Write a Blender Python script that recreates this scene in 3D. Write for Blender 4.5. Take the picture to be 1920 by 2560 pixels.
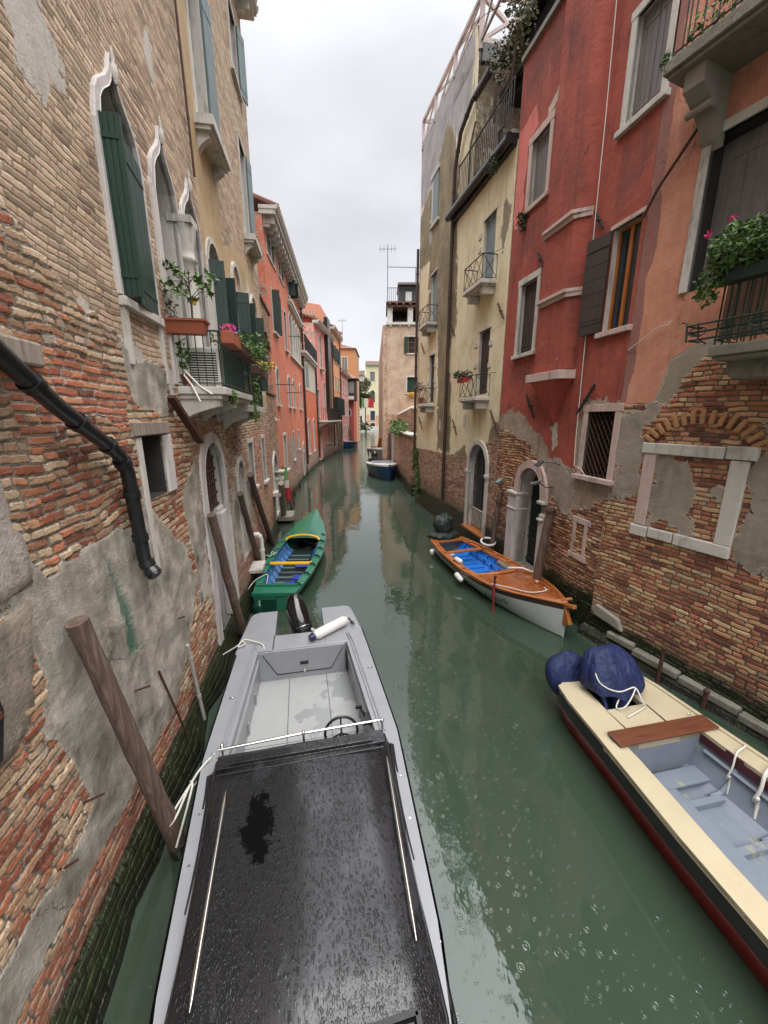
import bpy, bmesh, math, random
import numpy as np
from mathutils import Vector, Matrix, Euler, noise as mnoise
from mathutils.geometry import delaunay_2d_cdt
R = math.radians
random.seed(7)
for o in list(bpy.data.objects): bpy.data.objects.remove(o)
scene = bpy.context.scene
C = scene.collection

# ------------------------------------------------------------------ camera
CAM_H = 4.2
cd = bpy.data.cameras.new('camera'); cam = bpy.data.objects.new('camera', cd); C.objects.link(cam)
cam.location = (0, 0, CAM_H); cam.rotation_euler = (R(90 - 13.87), 0, 0)
cd.sensor_fit = 'VERTICAL'; cd.sensor_height = 36; cd.sensor_width = 27; cd.lens = 13.5
cd.clip_start = .05; cd.clip_end = 2000
scene.camera = cam
# ------------------------------------------------------------------ world: overcast sky
SUN_EL, SUN_AZ = 68, 150     # soft glow behind cloud, from over the right-hand roofs
w = bpy.data.worlds.new('World'); scene.world = w; w.use_nodes = True
nt = w.node_tree; nt.nodes.clear()
def wn(t, **k):
    n = nt.nodes.new(t)
    for a, b in k.items(): setattr(n, a, b)
    return n
out = wn('ShaderNodeOutputWorld'); bg = wn('ShaderNodeBackground'); bg2 = wn('ShaderNodeBackground'); mx = wn('ShaderNodeMixShader')
sky = wn('ShaderNodeTexSky', sky_type='NISHITA', sun_disc=False, sun_elevation=R(SUN_EL), sun_rotation=R(SUN_AZ))
nt.links.new(sky.outputs[0], bg.inputs[0]); bg.inputs[1].default_value = .05
tc = wn('ShaderNodeTexCoord'); mp = wn('ShaderNodeMapping'); mp.inputs['Scale'].default_value = (1.6, 1.1, 4.0)
nz = wn('ShaderNodeTexNoise'); nz.inputs['Scale'].default_value = 1.5; nz.inputs['Detail'].default_value = 5; nz.inputs['Roughness'].default_value = .5
nt.links.new(tc.outputs['Generated'], mp.inputs[0]); nt.links.new(mp.outputs[0], nz.inputs['Vector'])
rp = wn('ShaderNodeValToRGB'); rp.color_ramp.elements[0].position = .32; rp.color_ramp.elements[1].position = .68
rp.color_ramp.elements[0].color = (.66, .665, .70, 1); rp.color_ramp.elements[1].color = (.86, .865, .89, 1)
nt.links.new(nz.outputs[0], rp.inputs[0]); nt.links.new(rp.outputs[0], bg2.inputs[0])
# an overcast sky is brightest overhead and darker toward the horizon
sx = wn('ShaderNodeSeparateXYZ'); mr = wn('ShaderNodeMapRange', interpolation_type='SMOOTHSTEP')
nt.links.new(tc.outputs['Generated'], sx.inputs[0]); nt.links.new(sx.outputs[2], mr.inputs[0])
mr.inputs[1].default_value = .55; mr.inputs[2].default_value = .95; mr.inputs[3].default_value = .39; mr.inputs[4].default_value = 1.6
nt.links.new(mr.outputs[0], bg2.inputs[1])
mx.inputs[0].default_value = .9
nt.links.new(bg.outputs[0], mx.inputs[1]); nt.links.new(bg2.outputs[0], mx.inputs[2]); nt.links.new(mx.outputs[0], out.inputs[0])
sd = bpy.data.lights.new('sun', 'SUN'); sd.energy = 1.5; sd.angle = R(70); sd.color = (1, .97, .93)
sun = bpy.data.objects.new('sun', sd); C.objects.link(sun)
dirv = Vector((math.sin(R(SUN_AZ)) * math.cos(R(SUN_EL)), math.cos(R(SUN_AZ)) * math.cos(R(SUN_EL)), math.sin(R(SUN_EL))))
sun.rotation_euler = (-dirv).to_track_quat('-Z', 'Y').to_euler()
scene.view_settings.view_transform = 'Standard'; scene.view_settings.look = 'None'
scene.view_settings.exposure = 1.53; scene.view_settings.gamma = 1
scene.render.engine = 'CYCLES'
scene.cycles.max_bounces = 6; scene.cycles.diffuse_bounces = 3; scene.cycles.glossy_bounces = 3
scene.cycles.transmission_bounces = 2; scene.cycles.caustics_reflective = False; scene.cycles.caustics_refractive = False

# ------------------------------------------------------------------ objects
def link(name, data): 
    o = bpy.data.objects.new(name, data); C.objects.link(o); return o
def tag(o, label=None, cat=None, group=None, kind=None):
    if label: o['label'] = label
    if cat: o['category'] = cat
    if group: o['group'] = group
    if kind: o['kind'] = kind
    return o
def thing(name, loc, label, cat, group=None, rot=(0, 0, 0), world=True):
    o = link(name, None); o.location = loc; o.rotation_euler = rot
    tag(o, label, cat, group); o['_w'] = 1 if world else 0
    return o
def rootof(o):
    while o.parent: o = o.parent
    return o
class MB:
    def __init__(s): s.v = []; s.f = []; s.m = []; s.uv = []; s.sm = []
    def add(s, vs, fs, mi=0, uv=None, smooth=False):
        b = len(s.v); s.v += [tuple(v) for v in vs]
        for f in fs:
            s.f.append(tuple(b + i for i in f)); s.m.append(mi); s.sm.append(smooth)
            s.uv += [uv[i] for i in f] if uv else [None] * len(f)
        return s
    def hexa(s, p, mi=0):   # 8 pts: bottom 4 ccw, top 4 ccw
        return s.add(p, [(3, 2, 1, 0), (4, 5, 6, 7), (0, 1, 5, 4), (1, 2, 6, 5), (2, 3, 7, 6), (3, 0, 4, 7)], mi)
    def box(s, c, d, rot=None, mi=0):
        M = (Euler(rot).to_matrix() if rot is not None else Matrix.Identity(3)); c = Vector(c)
        p = [c + M @ Vector((x * d[0] / 2, y * d[1] / 2, z * d[2] / 2)) for x, y, z in
             [(-1, -1, -1), (1, -1, -1), (1, 1, -1), (-1, 1, -1), (-1, -1, 1), (1, -1, 1), (1, 1, 1), (-1, 1, 1)]]
        return s.hexa(p, mi)
    def bar(s, a, b, wd, ht=None, up=(0, 0, 1), mi=0):
        a = Vector(a); b = Vector(b); ht = ht or wd; d = (b - a).normalized(); up = Vector(up)
        x = d.cross(up)
        if x.length < 1e-4: x = d.cross(Vector((1, 0, 0)))
        x.normalize(); y = x.cross(d)
        p = [q + x * sx * wd / 2 + y * sy * ht / 2 for q in (a, b) for sx, sy in ((-1, -1), (1, -1), (1, 1), (-1, 1))]
        return s.hexa(p, mi)
    def tube(s, pts, r, n=8, cap=True, mi=0, smooth=True, squash=1):
        pts = [Vector(p) for p in pts]; rs = r if isinstance(r, (list, tuple)) else [r] * len(pts)
        vs = []; prev = None
        for i, p in enumerate(pts):
            d = (pts[min(i + 1, len(pts) - 1)] - pts[max(i - 1, 0)]).normalized()
            if prev is None:
                x = d.cross(Vector((0, 0, 1)))
                if x.length < 1e-3: x = d.cross(Vector((1, 0, 0)))
            else: x = prev - d * prev.dot(d)
            x.normalize(); prev = x; y = d.cross(x)
            vs += [p + (x * math.cos(2 * math.pi * k / n) + y * squash * math.sin(2 * math.pi * k / n)) * rs[i] for k in range(n)]
        fs = [(i * n + k, i * n + (k + 1) % n, (i + 1) * n + (k + 1) % n, (i + 1) * n + k) for i in range(len(pts) - 1) for k in range(n)]
        s.add(vs, fs, mi, smooth=smooth)
        if cap:
            s.add(vs[:n], [tuple(range(n))[::-1]], mi); s.add(vs[-n:], [tuple(range(n))], mi)
        return s
    def loft(s, rings, closed=True, cap=False, mi=0, smooth=True, flip=False):
        n = len(rings[0]); vs = [v for r in rings for v in r]; fs = []
        for i in range(len(rings) - 1):
            for k in range(n if closed else n - 1):
                a, b = i * n + k, i * n + (k + 1) % n
                f = (a, b, b + n, a + n); fs.append(f[::-1] if flip else f)
        s.add(vs, fs, mi, smooth=smooth)
        if cap:
            s.add(rings[0], [tuple(range(n))[::-1]], mi); s.add(rings[-1], [tuple(range(n))], mi)
        return s
    def lathe(s, c, prof, n=16, mi=0, axis=None, smooth=True):
        M = Vector((0, 0, 1)).rotation_difference(Vector(axis)).to_matrix() if axis else Matrix.Identity(3)
        c = Vector(c)
        rings = [[c + M @ Vector((r * math.cos(2 * math.pi * k / n), r * math.sin(2 * math.pi * k / n), z)) for k in range(n)] for r, z in prof]
        return s.loft(rings, True, True, mi, smooth)
    def sphere(s, c, r, n=10, mi=0):
        r = r if hasattr(r, '__len__') else (r, r, r); c = Vector(c)
        rings = [[c + Vector((r[0] * math.cos(2 * math.pi * k / n) * math.sin(t), r[1] * math.sin(2 * math.pi * k / n) * math.sin(t), -r[2] * math.cos(t)))
                  for k in range(n)] for t in [math.pi * (j + .02) / (n // 2 + .04) for j in range(n // 2 + 1)]]
        return s.loft(rings, True, True, mi, True)
def obj(name, mb, mat, parent=None, bevel=0, smooth=False, auto=True, sub=0):
    me = bpy.data.meshes.new(name)
    vs = mb.v
    if parent is not None:
        rt = rootof(parent)
        if rt.get('_w'):
            L = rt.location; vs = [(v[0] - L.x, v[1] - L.y, v[2] - L.z) for v in vs]
    me.from_pydata(vs, [], mb.f)
    mats = mat if isinstance(mat, (list, tuple)) else [mat]
    for m in mats: me.materials.append(m)
    me.polygons.foreach_set('material_index', mb.m)
    me.polygons.foreach_set('use_smooth', [bool(x or smooth) for x in mb.sm])
    if any(u is not None for u in mb.uv):
        l = me.uv_layers.new(name='UVMap')
        for i, u in enumerate(mb.uv): l.data[i].uv = u if u is not None else (0, 0)
    me.update()
    o = link(name, me)
    if parent is not None: o.parent = parent
    if bevel:
        b = o.modifiers.new('bevel', 'BEVEL'); b.width = bevel; b.segments = 2; b.limit_method = 'ANGLE'; b.angle_limit = R(40)
    if sub:
        b = o.modifiers.new('sub', 'SUBSURF'); b.levels = sub; b.render_levels = sub
    return o
def objs(name, mb, mat, parent=None, **k):
    """one object per loose piece of the mesh builder: each rib, stud or post is a part of its own"""
    par = list(range(len(mb.v)))
    def fd(i):
        while par[i] != i: par[i] = par[par[i]]; i = par[i]
        return i
    seen = {}
    for i, p in enumerate(mb.v):
        key = (round(p[0], 4), round(p[1], 4), round(p[2], 4))
        if key in seen: par[fd(i)] = fd(seen[key])
        else: seen[key] = i
    for fc in mb.f:
        for j in fc[1:]: par[fd(j)] = fd(fc[0])
    grp = {}
    for n_, fc in enumerate(mb.f): grp.setdefault(fd(fc[0]), []).append(n_)
    res = []
    for fl in grp.values():
        m2 = MB(); mp = {}
        for n_ in fl:
            for j in mb.f[n_]:
                if j not in mp: mp[j] = len(m2.v); m2.v.append(mb.v[j])
            m2.f.append(tuple(mp[j] for j in mb.f[n_])); m2.m.append(mb.m[n_]); m2.sm.append(mb.sm[n_]); m2.uv += [None] * len(mb.f[n_])
        res.append(obj(name, m2, mat, parent, **k))
    return res
def solo(name, mb, mat, label, cat, group=None, kind=None, **k):
    o = obj(name, mb, mat, None, **k); return tag(o, label, cat, group, kind)

# ------------------------------------------------------------------ facade frame (metres along the wall, metres up, metres out)
class F:
    def __init__(s, A, B):
        s.A = Vector(A); s.B = Vector(B); s.d = (s.B - s.A); s.L = s.d.length; s.d /= s.L
        n = Vector((s.d.y, -s.d.x)); mid = (s.A + s.B) / 2
        if (Vector((0, mid.y)) - mid).dot(n) < 0 : n = -n
        s.n = n
    def P(s, u, z, o=0):
        q = s.A + s.d * u + s.n * o
        return Vector((q.x, q.y, z))
def fbox(mb, f, u0, u1, z0, z1, o0, o1, mi=0):
    p = [f.P(u0, z0, o0), f.P(u1, z0, o0), f.P(u1, z0, o1), f.P(u0, z0, o1), f.P(u0, z1, o0), f.P(u1, z1, o0), f.P(u1, z1, o1), f.P(u0, z1, o1)]
    return mb.hexa(p, mi)
def fprism(mb, f, poly, o0, o1, mi=0):
    n = len(poly)
    a = [f.P(u, z, o0) for u, z in poly]; b = [f.P(u, z, o1) for u, z in poly]
    uv = [(u, z) for u, z in poly] * 2
    return mb.add(a + b, [tuple(range(n))[::-1], tuple(range(n, 2 * n))] + [(i, (i + 1) % n, n + (i + 1) % n, n + i) for i in range(n)], mi, uv)
def ring(mb, f, outer, inner, o0, o1, mi=0):     # frame between two outlines with the same count, open at the foot
    n = len(outer)
    q = [f.P(u, z, o0) for u, z in outer] + [f.P(u, z, o1) for u, z in outer] + [f.P(u, z, o0) for u, z in inner] + [f.P(u, z, o1) for u, z in inner]
    fs = []
    for i in range(n - 1):
        fs += [(n + i, n + i + 1, 3 * n + i + 1, 3 * n + i), (i, i + 1, n + i + 1, n + i), (2 * n + i, 2 * n + i + 1, 3 * n + i + 1, 3 * n + i)]
    fs += [(0, n, 3 * n, 2 * n), (n - 1, 2 * n - 1, 4 * n - 1, 3 * n - 1)]
    return mb.add(q, fs, mi)
def arch(u0, u1, z0, zs, h, kind='round', n=14):
    c = (u0 + u1) / 2; r = (u1 - u0) / 2; pts = [(u0, z0)]
    for i in range(n + 1):
        t = i / n
        if kind == 'ogee':
            s = 2 * t - 1; a = abs(s)
            zz = zs + h * (.62 * math.sqrt(max(0, 1 - a ** 2.2)) + .38 * math.exp(-(a / .22) ** 1.0) * (1 - a))
            pts.append((c + r * s, zz))
        elif kind == 'bell':
            a = math.pi * (1 - t); pts.append((c + r * math.cos(a), zs + h * math.sin(a) ** .8))
        else:
            a = math.pi * (1 - t); pts.append((c + r * math.cos(a), zs + h * math.sin(a)))
    pts.append((u1, z0)); return pts
def sdf(P, poly):
    poly = np.array(poly, float); d = np.full(len(P), 1e9); ins = np.zeros(len(P), bool); n = len(poly)
    for i in range(n):
        a, b = poly[i], poly[(i + 1) % n]; e = b - a; w_ = P - a
        t = np.clip((w_ @ e) / (e @ e), 0, 1); q = w_ - t[:, None] * e
        d = np.minimum(d, (q ** 2).sum(1))
        c1 = P[:, 1] >= a[1]; c2 = P[:, 1] < b[1]; c3 = e[0] * w_[:, 1] > e[1] * w_[:, 0]
        ins ^= ((c1 & c2 & c3) | (~c1 & ~c2 & ~c3))
    return np.where(ins, 1, -1) * np.sqrt(d)
def wall(name, f, outline, holes, mat, parent, sp=.25, attrs={}, bulge=0, out=0, reveal=.3, rmat=None, hm=None, dense=None):
    """one facade sheet with real openings and their reveals; named zone fields are stored on its points"""
    us = [p[0] for p in outline]; zs = [p[1] for p in outline]
    pts = []; edges = []
    def loop(pl):
        b = len(pts); q = []
        for i in range(len(pl)):
            a, c = Vector(pl[i]), Vector(pl[(i + 1) % len(pl)]); k = max(1, int((c - a).length / sp))
            q += [a.lerp(c, j / k) for j in range(k)]
        pts.extend(q); edges.extend([(b + i, b + (i + 1) % len(q)) for i in range(len(q))])
        return q
    loop(outline)
    for h in holes:
        b = len(pts); pts.extend([Vector(p) for p in h]); edges.extend([(b + i, b + (i + 1) % len(h)) for i in range(len(h))])
    g = np.array([(u, z) for u in np.arange(min(us) + sp * .5, max(us), sp) for z in np.arange(min(zs) + sp * .5, max(zs), sp)])
    keep = sdf(g, outline) > sp * .3
    for h in holes: keep &= sdf(g, h) < -sp * .3
    if dense:
        ua, ub, za, zb, s2 = dense
        keep &= ~((g[:, 0] > ua) & (g[:, 0] < ub) & (g[:, 1] > za) & (g[:, 1] < zb)); g = g[keep]
        g2 = np.array([(u + (i % 2) * s2 * .5, z) for i, z in enumerate(np.arange(za, zb, s2)) for u in np.arange(ua, ub, s2)])
        k2 = sdf(g2, outline) > s2 * .5
        for h in holes: k2 &= sdf(g2, h) < -s2 * .5
        g = np.concatenate([g, g2[k2]]); keep = np.ones(len(g), bool)
    pts.extend([Vector((float(a), float(b))) for a, b in g[keep]])
    v, e, fa, _, _, _ = delaunay_2d_cdt(pts, edges, [], 0, 1e-5)
    va = np.array([(p.x, p.y) for p in v]); cen = np.array([va[list(t)].mean(0) for t in fa])
    k = sdf(cen, outline) > 0
    for h in holes: k &= sdf(cen, h) < 0
    fa = [t for t, q in zip(fa, k) if q]
    L = rootof(parent).location if parent is not None else Vector((0, 0, 0))
    bl = np.zeros(len(va))
    if bulge:
        bl = np.array([mnoise.noise(Vector((a * .45, b * .35, 3.1))) * bulge + mnoise.noise(Vector((a * 1.7, b * 1.5, 9))) * bulge * .25 for a, b in va])
        ed = np.minimum(1, np.maximum(0, sdf(va, outline)) / .6)
        for h in holes: ed = np.minimum(ed, np.clip(-sdf(va, h), 0, .3) / .3)
        bl *= ed
    V = [f.P(a, b, out + float(c)) - L for (a, b), c in zip(va, bl)]
    rv = []; nv = len(V); UV = [tuple(p) for p in va]; FA = [tuple(t) for t in fa]; sm = [True] * len(FA)
    # keep faces looking out
    t0 = FA[0]; nn = (V[t0[1]] - V[t0[0]]).cross(V[t0[2]] - V[t0[0]])
    if nn.dot(Vector((f.n.x, f.n.y, 0))) < 0: FA = [t[::-1] for t in FA]
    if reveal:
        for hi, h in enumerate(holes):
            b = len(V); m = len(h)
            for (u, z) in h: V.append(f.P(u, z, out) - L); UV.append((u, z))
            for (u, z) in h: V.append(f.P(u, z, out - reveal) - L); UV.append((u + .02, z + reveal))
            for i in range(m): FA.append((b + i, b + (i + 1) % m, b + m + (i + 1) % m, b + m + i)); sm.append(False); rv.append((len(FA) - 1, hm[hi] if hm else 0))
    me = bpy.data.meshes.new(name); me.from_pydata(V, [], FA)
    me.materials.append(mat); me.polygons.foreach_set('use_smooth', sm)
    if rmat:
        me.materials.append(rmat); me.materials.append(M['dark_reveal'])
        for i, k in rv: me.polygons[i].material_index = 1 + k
    l = me.uv_layers.new(name='UVMap'); li = np.empty(len(me.loops), int); me.loops.foreach_get('vertex_index', li)
    l.data.foreach_set('uv', np.array(UV)[li].ravel())
    UA = np.array(UV)
    for an, polys in attrs.items():
        d = np.full(len(UA), -9.)
        for pl in polys: d = np.maximum(d, sdf(UA, pl))
        at = me.attributes.new(an, 'FLOAT', 'POINT'); at.data.foreach_set('value', np.clip(d, -1, 1).astype(np.float32))
    me.update(); o = link(name, me)
    if parent is not None: o.parent = parent
    return o
def body(mb, f, u0, u1, z1, depth, z0=-1, o=-.32):
    """the rest of the house behind its facade: end walls, back and flat top (its front is left to the facade sheet)"""
    q = [f.P(u0, z0, o), f.P(u1, z0, o), f.P(u1, z0, -depth), f.P(u0, z0, -depth)]
    r = [f.P(u0, z1, o), f.P(u1, z1, o), f.P(u1, z1, -depth), f.P(u0, z1, -depth)]
    w_ = u1 - u0; uv = [(0, z0), (w_, z0), (w_ + depth, z0), (-depth, z0), (0, z1), (w_, z1), (w_ + depth, z1), (-depth, z1)]
    mb.add(q + r, [(0, 1, 5, 4), (1, 2, 6, 5), (2, 3, 7, 6), (3, 0, 4, 7), (4, 5, 6, 7)], 0, uv)
    for u in (u0, u1):          # close the thin gap between facade sheet and end wall
        p = [f.P(u, z0, 0), f.P(u, z0, o), f.P(u, z1, o), f.P(u, z1, 0)]
        mb.add(p, [(0, 1, 2, 3)], 0, [(0, z0), (.3, z0), (.3, z1), (0, z1)])
    p = [f.P(u0, z1, 0), f.P(u1, z1, 0), f.P(u1, z1, o), f.P(u0, z1, o)]
    mb.add(p, [(0, 1, 2, 3)], 0, [(0, 0), (w_, 0), (w_, .3), (0, .3)])
    return mb

# ------------------------------------------------------------------ materials
class NT:
    def __init__(s, name):
        s.mat = bpy.data.materials.new(name); s.mat.use_nodes = True; s.t = s.mat.node_tree; s.t.nodes.clear()
        s.out = s.n('ShaderNodeOutputMaterial'); s.b = s.n('ShaderNodeBsdfPrincipled'); s.l(s.b.outputs[0], s.out.inputs[0])
    def n(s, t, **k):
        x = s.t.nodes.new(t)
        for a, b in k.items(): setattr(x, a, b)
        return x
    def l(s, a, b): s.t.links.new(a, b)
    def put(s, sock, v):
        if isinstance(v, bpy.types.NodeSocket): s.l(v, sock)
        elif v is not None: sock.default_value = (tuple(v) + (1,) if hasattr(v, '__len__') and len(v) == 3 and sock.type == 'RGBA' else v)
    def m(s, op, a, b=None, c=None, clamp=False):
        x = s.n('ShaderNodeMath', operation=op, use_clamp=clamp); s.put(x.inputs[0], a)
        if b is not None: s.put(x.inputs[1], b)
        if c is not None: s.put(x.inputs[2], c)
        return x.outputs[0]
    def sstep(s, v, lo, hi, a=0., b=1.):
        x = s.n('ShaderNodeMapRange', interpolation_type='SMOOTHSTEP'); s.put(x.inputs[0], v)
        for i, q in zip((1, 2, 3, 4), (lo, hi, a, b)): s.put(x.inputs[i], q)
        return x.outputs[0]
    def mix(s, f, a, b, mode='MIX'):
        x = s.n('ShaderNodeMix', data_type='RGBA', blend_type=mode); s.put(x.inputs[0], f); s.put(x.inputs[6], a); s.put(x.inputs[7], b); return x.outputs[2]
    def mixf(s, f, a, b):
        x = s.n('ShaderNodeMix', data_type='FLOAT'); s.put(x.inputs[0], f); s.put(x.inputs[2], a); s.put(x.inputs[3], b); return x.outputs[0]
    def noise(s, v, sc, det=3, ro=.55, col=False, dist=0):
        x = s.n('ShaderNodeTexNoise'); s.put(x.inputs['Vector'], v); x.inputs['Scale'].default_value = sc
        x.inputs['Detail'].default_value = det; x.inputs['Roughness'].default_value = ro; x.inputs['Distortion'].default_value = dist
        return x.outputs[1 if col else 0]
    def ramp(s, f, st, const=False):
        x = s.n('ShaderNodeValToRGB'); s.put(x.inputs[0], f); e = x.color_ramp.elements
        if const: x.color_ramp.interpolation = 'CONSTANT'
        while len(e) < len(st): e.new(.5)
        for q, (p, c) in zip(e, st): q.position = p; q.color = tuple(c) + (1,)
        return x.outputs[0]
    def vec(s, x=0, y=0, z=0):
        c = s.n('ShaderNodeCombineXYZ'); s.put(c.inputs[0], x); s.put(c.inputs[1], y); s.put(c.inputs[2], z); return c.outputs[0]
    def sep(s, v):
        c = s.n('ShaderNodeSeparateXYZ'); s.put(c.inputs[0], v); return c.outputs
    def vm(s, op, a, b):
        x = s.n('ShaderNodeVectorMath', operation=op); s.put(x.inputs[0], a); s.put(x.inputs[1], b); return x.outputs[0]
    def scale(s, v, sc): return s.vm('MULTIPLY', v, sc)
    def uv(s):
        x = s.n('ShaderNodeUVMap'); x.uv_map = 'UVMap'; return x.outputs[0]
    def objc(s): return s.n('ShaderNodeTexCoord').outputs['Object']
    def pos(s): return s.n('ShaderNodeNewGeometry').outputs['Position']
    def attr(s, a):
        x = s.n('ShaderNodeAttribute'); x.attribute_name = a; return x.outputs['Fac']
    def disp(s, h, mid=.018):
        d = s.n('ShaderNodeDisplacement'); s.l(h, d.inputs['Height']); d.inputs['Midlevel'].default_value = mid; d.inputs['Scale'].default_value = 1
        s.l(d.outputs[0], s.out.inputs['Displacement']); s.mat.displacement_method = 'BOTH'; return s.mat
    def bump(s, h, dist=1., st=1., normal=None):
        x = s.n('ShaderNodeBump'); x.inputs['Strength'].default_value = st; x.inputs['Distance'].default_value = dist; s.put(x.inputs['Height'], h)
        if normal: s.put(x.inputs['Normal'], normal)
        return x.outputs[0]
    def fin(s, col, rough=.8, h=None, dist=1., **k):
        s.put(s.b.inputs['Base Color'], col); s.put(s.b.inputs['Roughness'], rough)
        if h is not None: s.l(s.bump(h, dist), s.b.inputs['Normal'])
        for a, v in k.items(): s.put(s.b.inputs[a.replace('_', ' ')], v)
        return s.mat
def bricks(N, v, pal, mortar, bw, bh, gap=.012, ragged=.006, relief=.012, wob=1., bias=.0, smear=.5, con=.5):
    nv = N.noise(v, 1.1, 2, col=True); nv2 = N.noise(v, 9, 2, col=True)
    v = N.vm('ADD', v, N.scale(N.vm('SUBTRACT', nv, (.5, .5, .5)), (.12 * wob, .09 * wob, 0)))
    v = N.vm('ADD', v, N.scale(N.vm('SUBTRACT', nv2, (.5, .5, .5)), (.026 * wob, .020 * wob, 0)))
    x, y, _ = N.sep(v)
    ry = N.m('DIVIDE', y, bh); row = N.m('FLOOR', ry); fy = N.m('SUBTRACT', ry, row)
    wnr = N.n('ShaderNodeTexWhiteNoise', noise_dimensions='1D'); N.put(wnr.inputs['W'], row)
    off = N.m('ADD', N.m('MULTIPLY', row, .5), N.m('MULTIPLY', wnr.outputs[0], .45))
    rx = N.m('ADD', N.m('DIVIDE', x, bw), off); colm = N.m('FLOOR', rx); fx = N.m('SUBTRACT', rx, colm)
    wn_ = N.n('ShaderNodeTexWhiteNoise', noise_dimensions='2D'); N.put(wn_.inputs['Vector'], N.vec(colm, row))
    idv, idc = wn_.outputs[0], N.sep(wn_.outputs[1])
    split = N.m('GREATER_THAN', idc[2], .62)      # some stretchers are two headers
    fx2 = N.m('FRACT', N.m('MULTIPLY', fx, 2)); half = N.m('MULTIPLY', split, N.m('FLOOR', N.m('MULTIPLY', fx, 2)))
    fxx = N.mixf(split, fx, fx2); bwx = N.mixf(split, bw, bw / 2)
    idv = N.m('FRACT', N.m('ADD', idv, N.m('MULTIPLY', half, .37)))
    du = N.m('MULTIPLY', N.m('SUBTRACT', .5, N.m('ABSOLUTE', N.m('SUBTRACT', fxx, .5))), bwx)
    dv = N.m('MULTIPLY', N.m('SUBTRACT', .5, N.m('ABSOLUTE', N.m('SUBTRACT', fy, .5))), bh)
    d = N.m('SMOOTH_MIN', du, dv, .012)
    rg = N.m('MULTIPLY', N.m('SUBTRACT', N.noise(v, 38, 3), .5), ragged * 2)
    d = N.m('ADD', d, rg)
    mask = N.sstep(d, gap * .5, gap * .5 + .006)
    big = N.noise(v, .9, 3)
    sel = N.m('ADD', N.m('MULTIPLY', idv, .72), N.m('MULTIPLY', N.m('SUBTRACT', big, .36), 1.0 + bias), clamp=True)
    c = N.ramp(sel, pal)
    vv_ = N.mixf(idc[0], .66, 1.3); c = N.mix(1., c, N.vec(vv_, vv_, vv_), 'MULTIPLY')
    pit = N.noise(v, 42, 5, .72); c = N.mix(.8, c, N.mix(pit, (.12, .12, .12), (.88, .88, .88)), 'OVERLAY')
    c = N.mix(N.m('MULTIPLY', N.sstep(N.noise(v, 7, 4, .65), .54, .68), .3), c, mortar)
    mc = N.mix(N.noise(v, 13, 5, .7), tuple(q * con for q in mortar), tuple(q * 1.15 for q in mortar))
    col = N.mix(mask, mc, c)
    deep = N.sstep(N.noise(v, 4.5, 4, .6), .42, .58); mc = N.mix(N.m('MULTIPLY', deep, N.sstep(d, gap * .5, -.002)), mc, tuple(q * .16 for q in mortar)); col = N.mix(mask, mc, c)  # dark joints: dirt, plus the shade of missing mortar put into the colour
    sn = N.noise(v, 2.6, 7, .68); sm_ = N.m('MULTIPLY', N.sstep(N.m('ADD', sn, N.m('MULTIPLY', N.m('SUBTRACT', idc[0], .5), .10)), .70 - .14 * smear, .73 - .12 * smear), .8)
    col = N.mix(sm_, col, N.mix(N.noise(v, 22, 4, .7), tuple(q * .7 for q in mortar), tuple(q * 1.2 for q in mortar)))
    dome = N.m('MULTIPLY', N.sstep(d, gap * .3, gap * .5 + bh * .16), relief)
    hh = N.m('ADD', dome, N.m('MULTIPLY', N.m('SUBTRACT', idc[1], .5), relief * .9))
    h = N.m('MULTIPLY', mask, hh)
    h = N.mixf(sm_, h, relief * .8)
    h = N.m('ADD', h, N.m('MULTIPLY', pit, relief * .6)); h = N.m('ADD', h, N.m('MULTIPLY', N.noise(v, 2.3, 4, .6), relief * 1.1))
    return col, h
def stucco(N, v, cols, sc=1.5, rough=.003, streak=.5, chips=.6):
    x, y, _ = N.sep(v)
    n1 = N.noise(v, sc, 5, .6, dist=.4); n2 = N.noise(N.vec(N.m('MULTIPLY', x, 6), N.m('MULTIPLY', y, .5)), 1.2, 4, .6)
    f = N.m('ADD', N.m('MULTIPLY', n1, 1 - streak * .5), N.m('MULTIPLY', n2, streak * .5))
    st = [(.34 + .34 * i / max(1, len(cols) - 1), c) for i, c in enumerate(cols)]
    c = N.ramp(f, st)
    gr = N.noise(v, 55, 4, .75); c = N.mix(.7, c, N.mix(gr, (.18, .18, .18), (.82, .82, .82)), 'OVERLAY'); c = N.mix(.4, c, N.mix(N.noise(v, 11, 5, .7), (.25, .25, .25), (.75, .75, .75)), 'OVERLAY')
    h = N.m('ADD', N.m('MULTIPLY', gr, rough * 1.6), N.m('MULTIPLY', N.noise(v, 8, 4), rough * 3))
    vo = N.n('ShaderNodeTexVoronoi', feature='DISTANCE_TO_EDGE', voronoi_dimensions='2D'); vo.inputs['Scale'].default_value = .9
    N.put(vo.inputs['Vector'], N.vm('ADD', v, N.scale(N.vm('SUBTRACT', N.noise(v, 2.2, 6, .7, col=True), (.5, .5, .5)), (.5, .5, 0))))
    ck = N.m('MULTIPLY', N.sstep(vo.outputs['Distance'], .007, .001), N.sstep(N.noise(v, .8, 2), .48, .56))
    c = N.mix(N.m('MULTIPLY', ck, .75), c, (.05, .04, .03)); h = N.m('SUBTRACT', h, N.m('MULTIPLY', ck, .006))
    chip = N.sstep(N.noise(v, 4.5, 7, .72), .70, .715); c = N.mix(N.m('MULTIPLY', chip, chips), c, (.46, .41, .34)); h = N.m('SUBTRACT', h, N.m('MULTIPLY', chip, .004))
    return c, h
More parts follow.
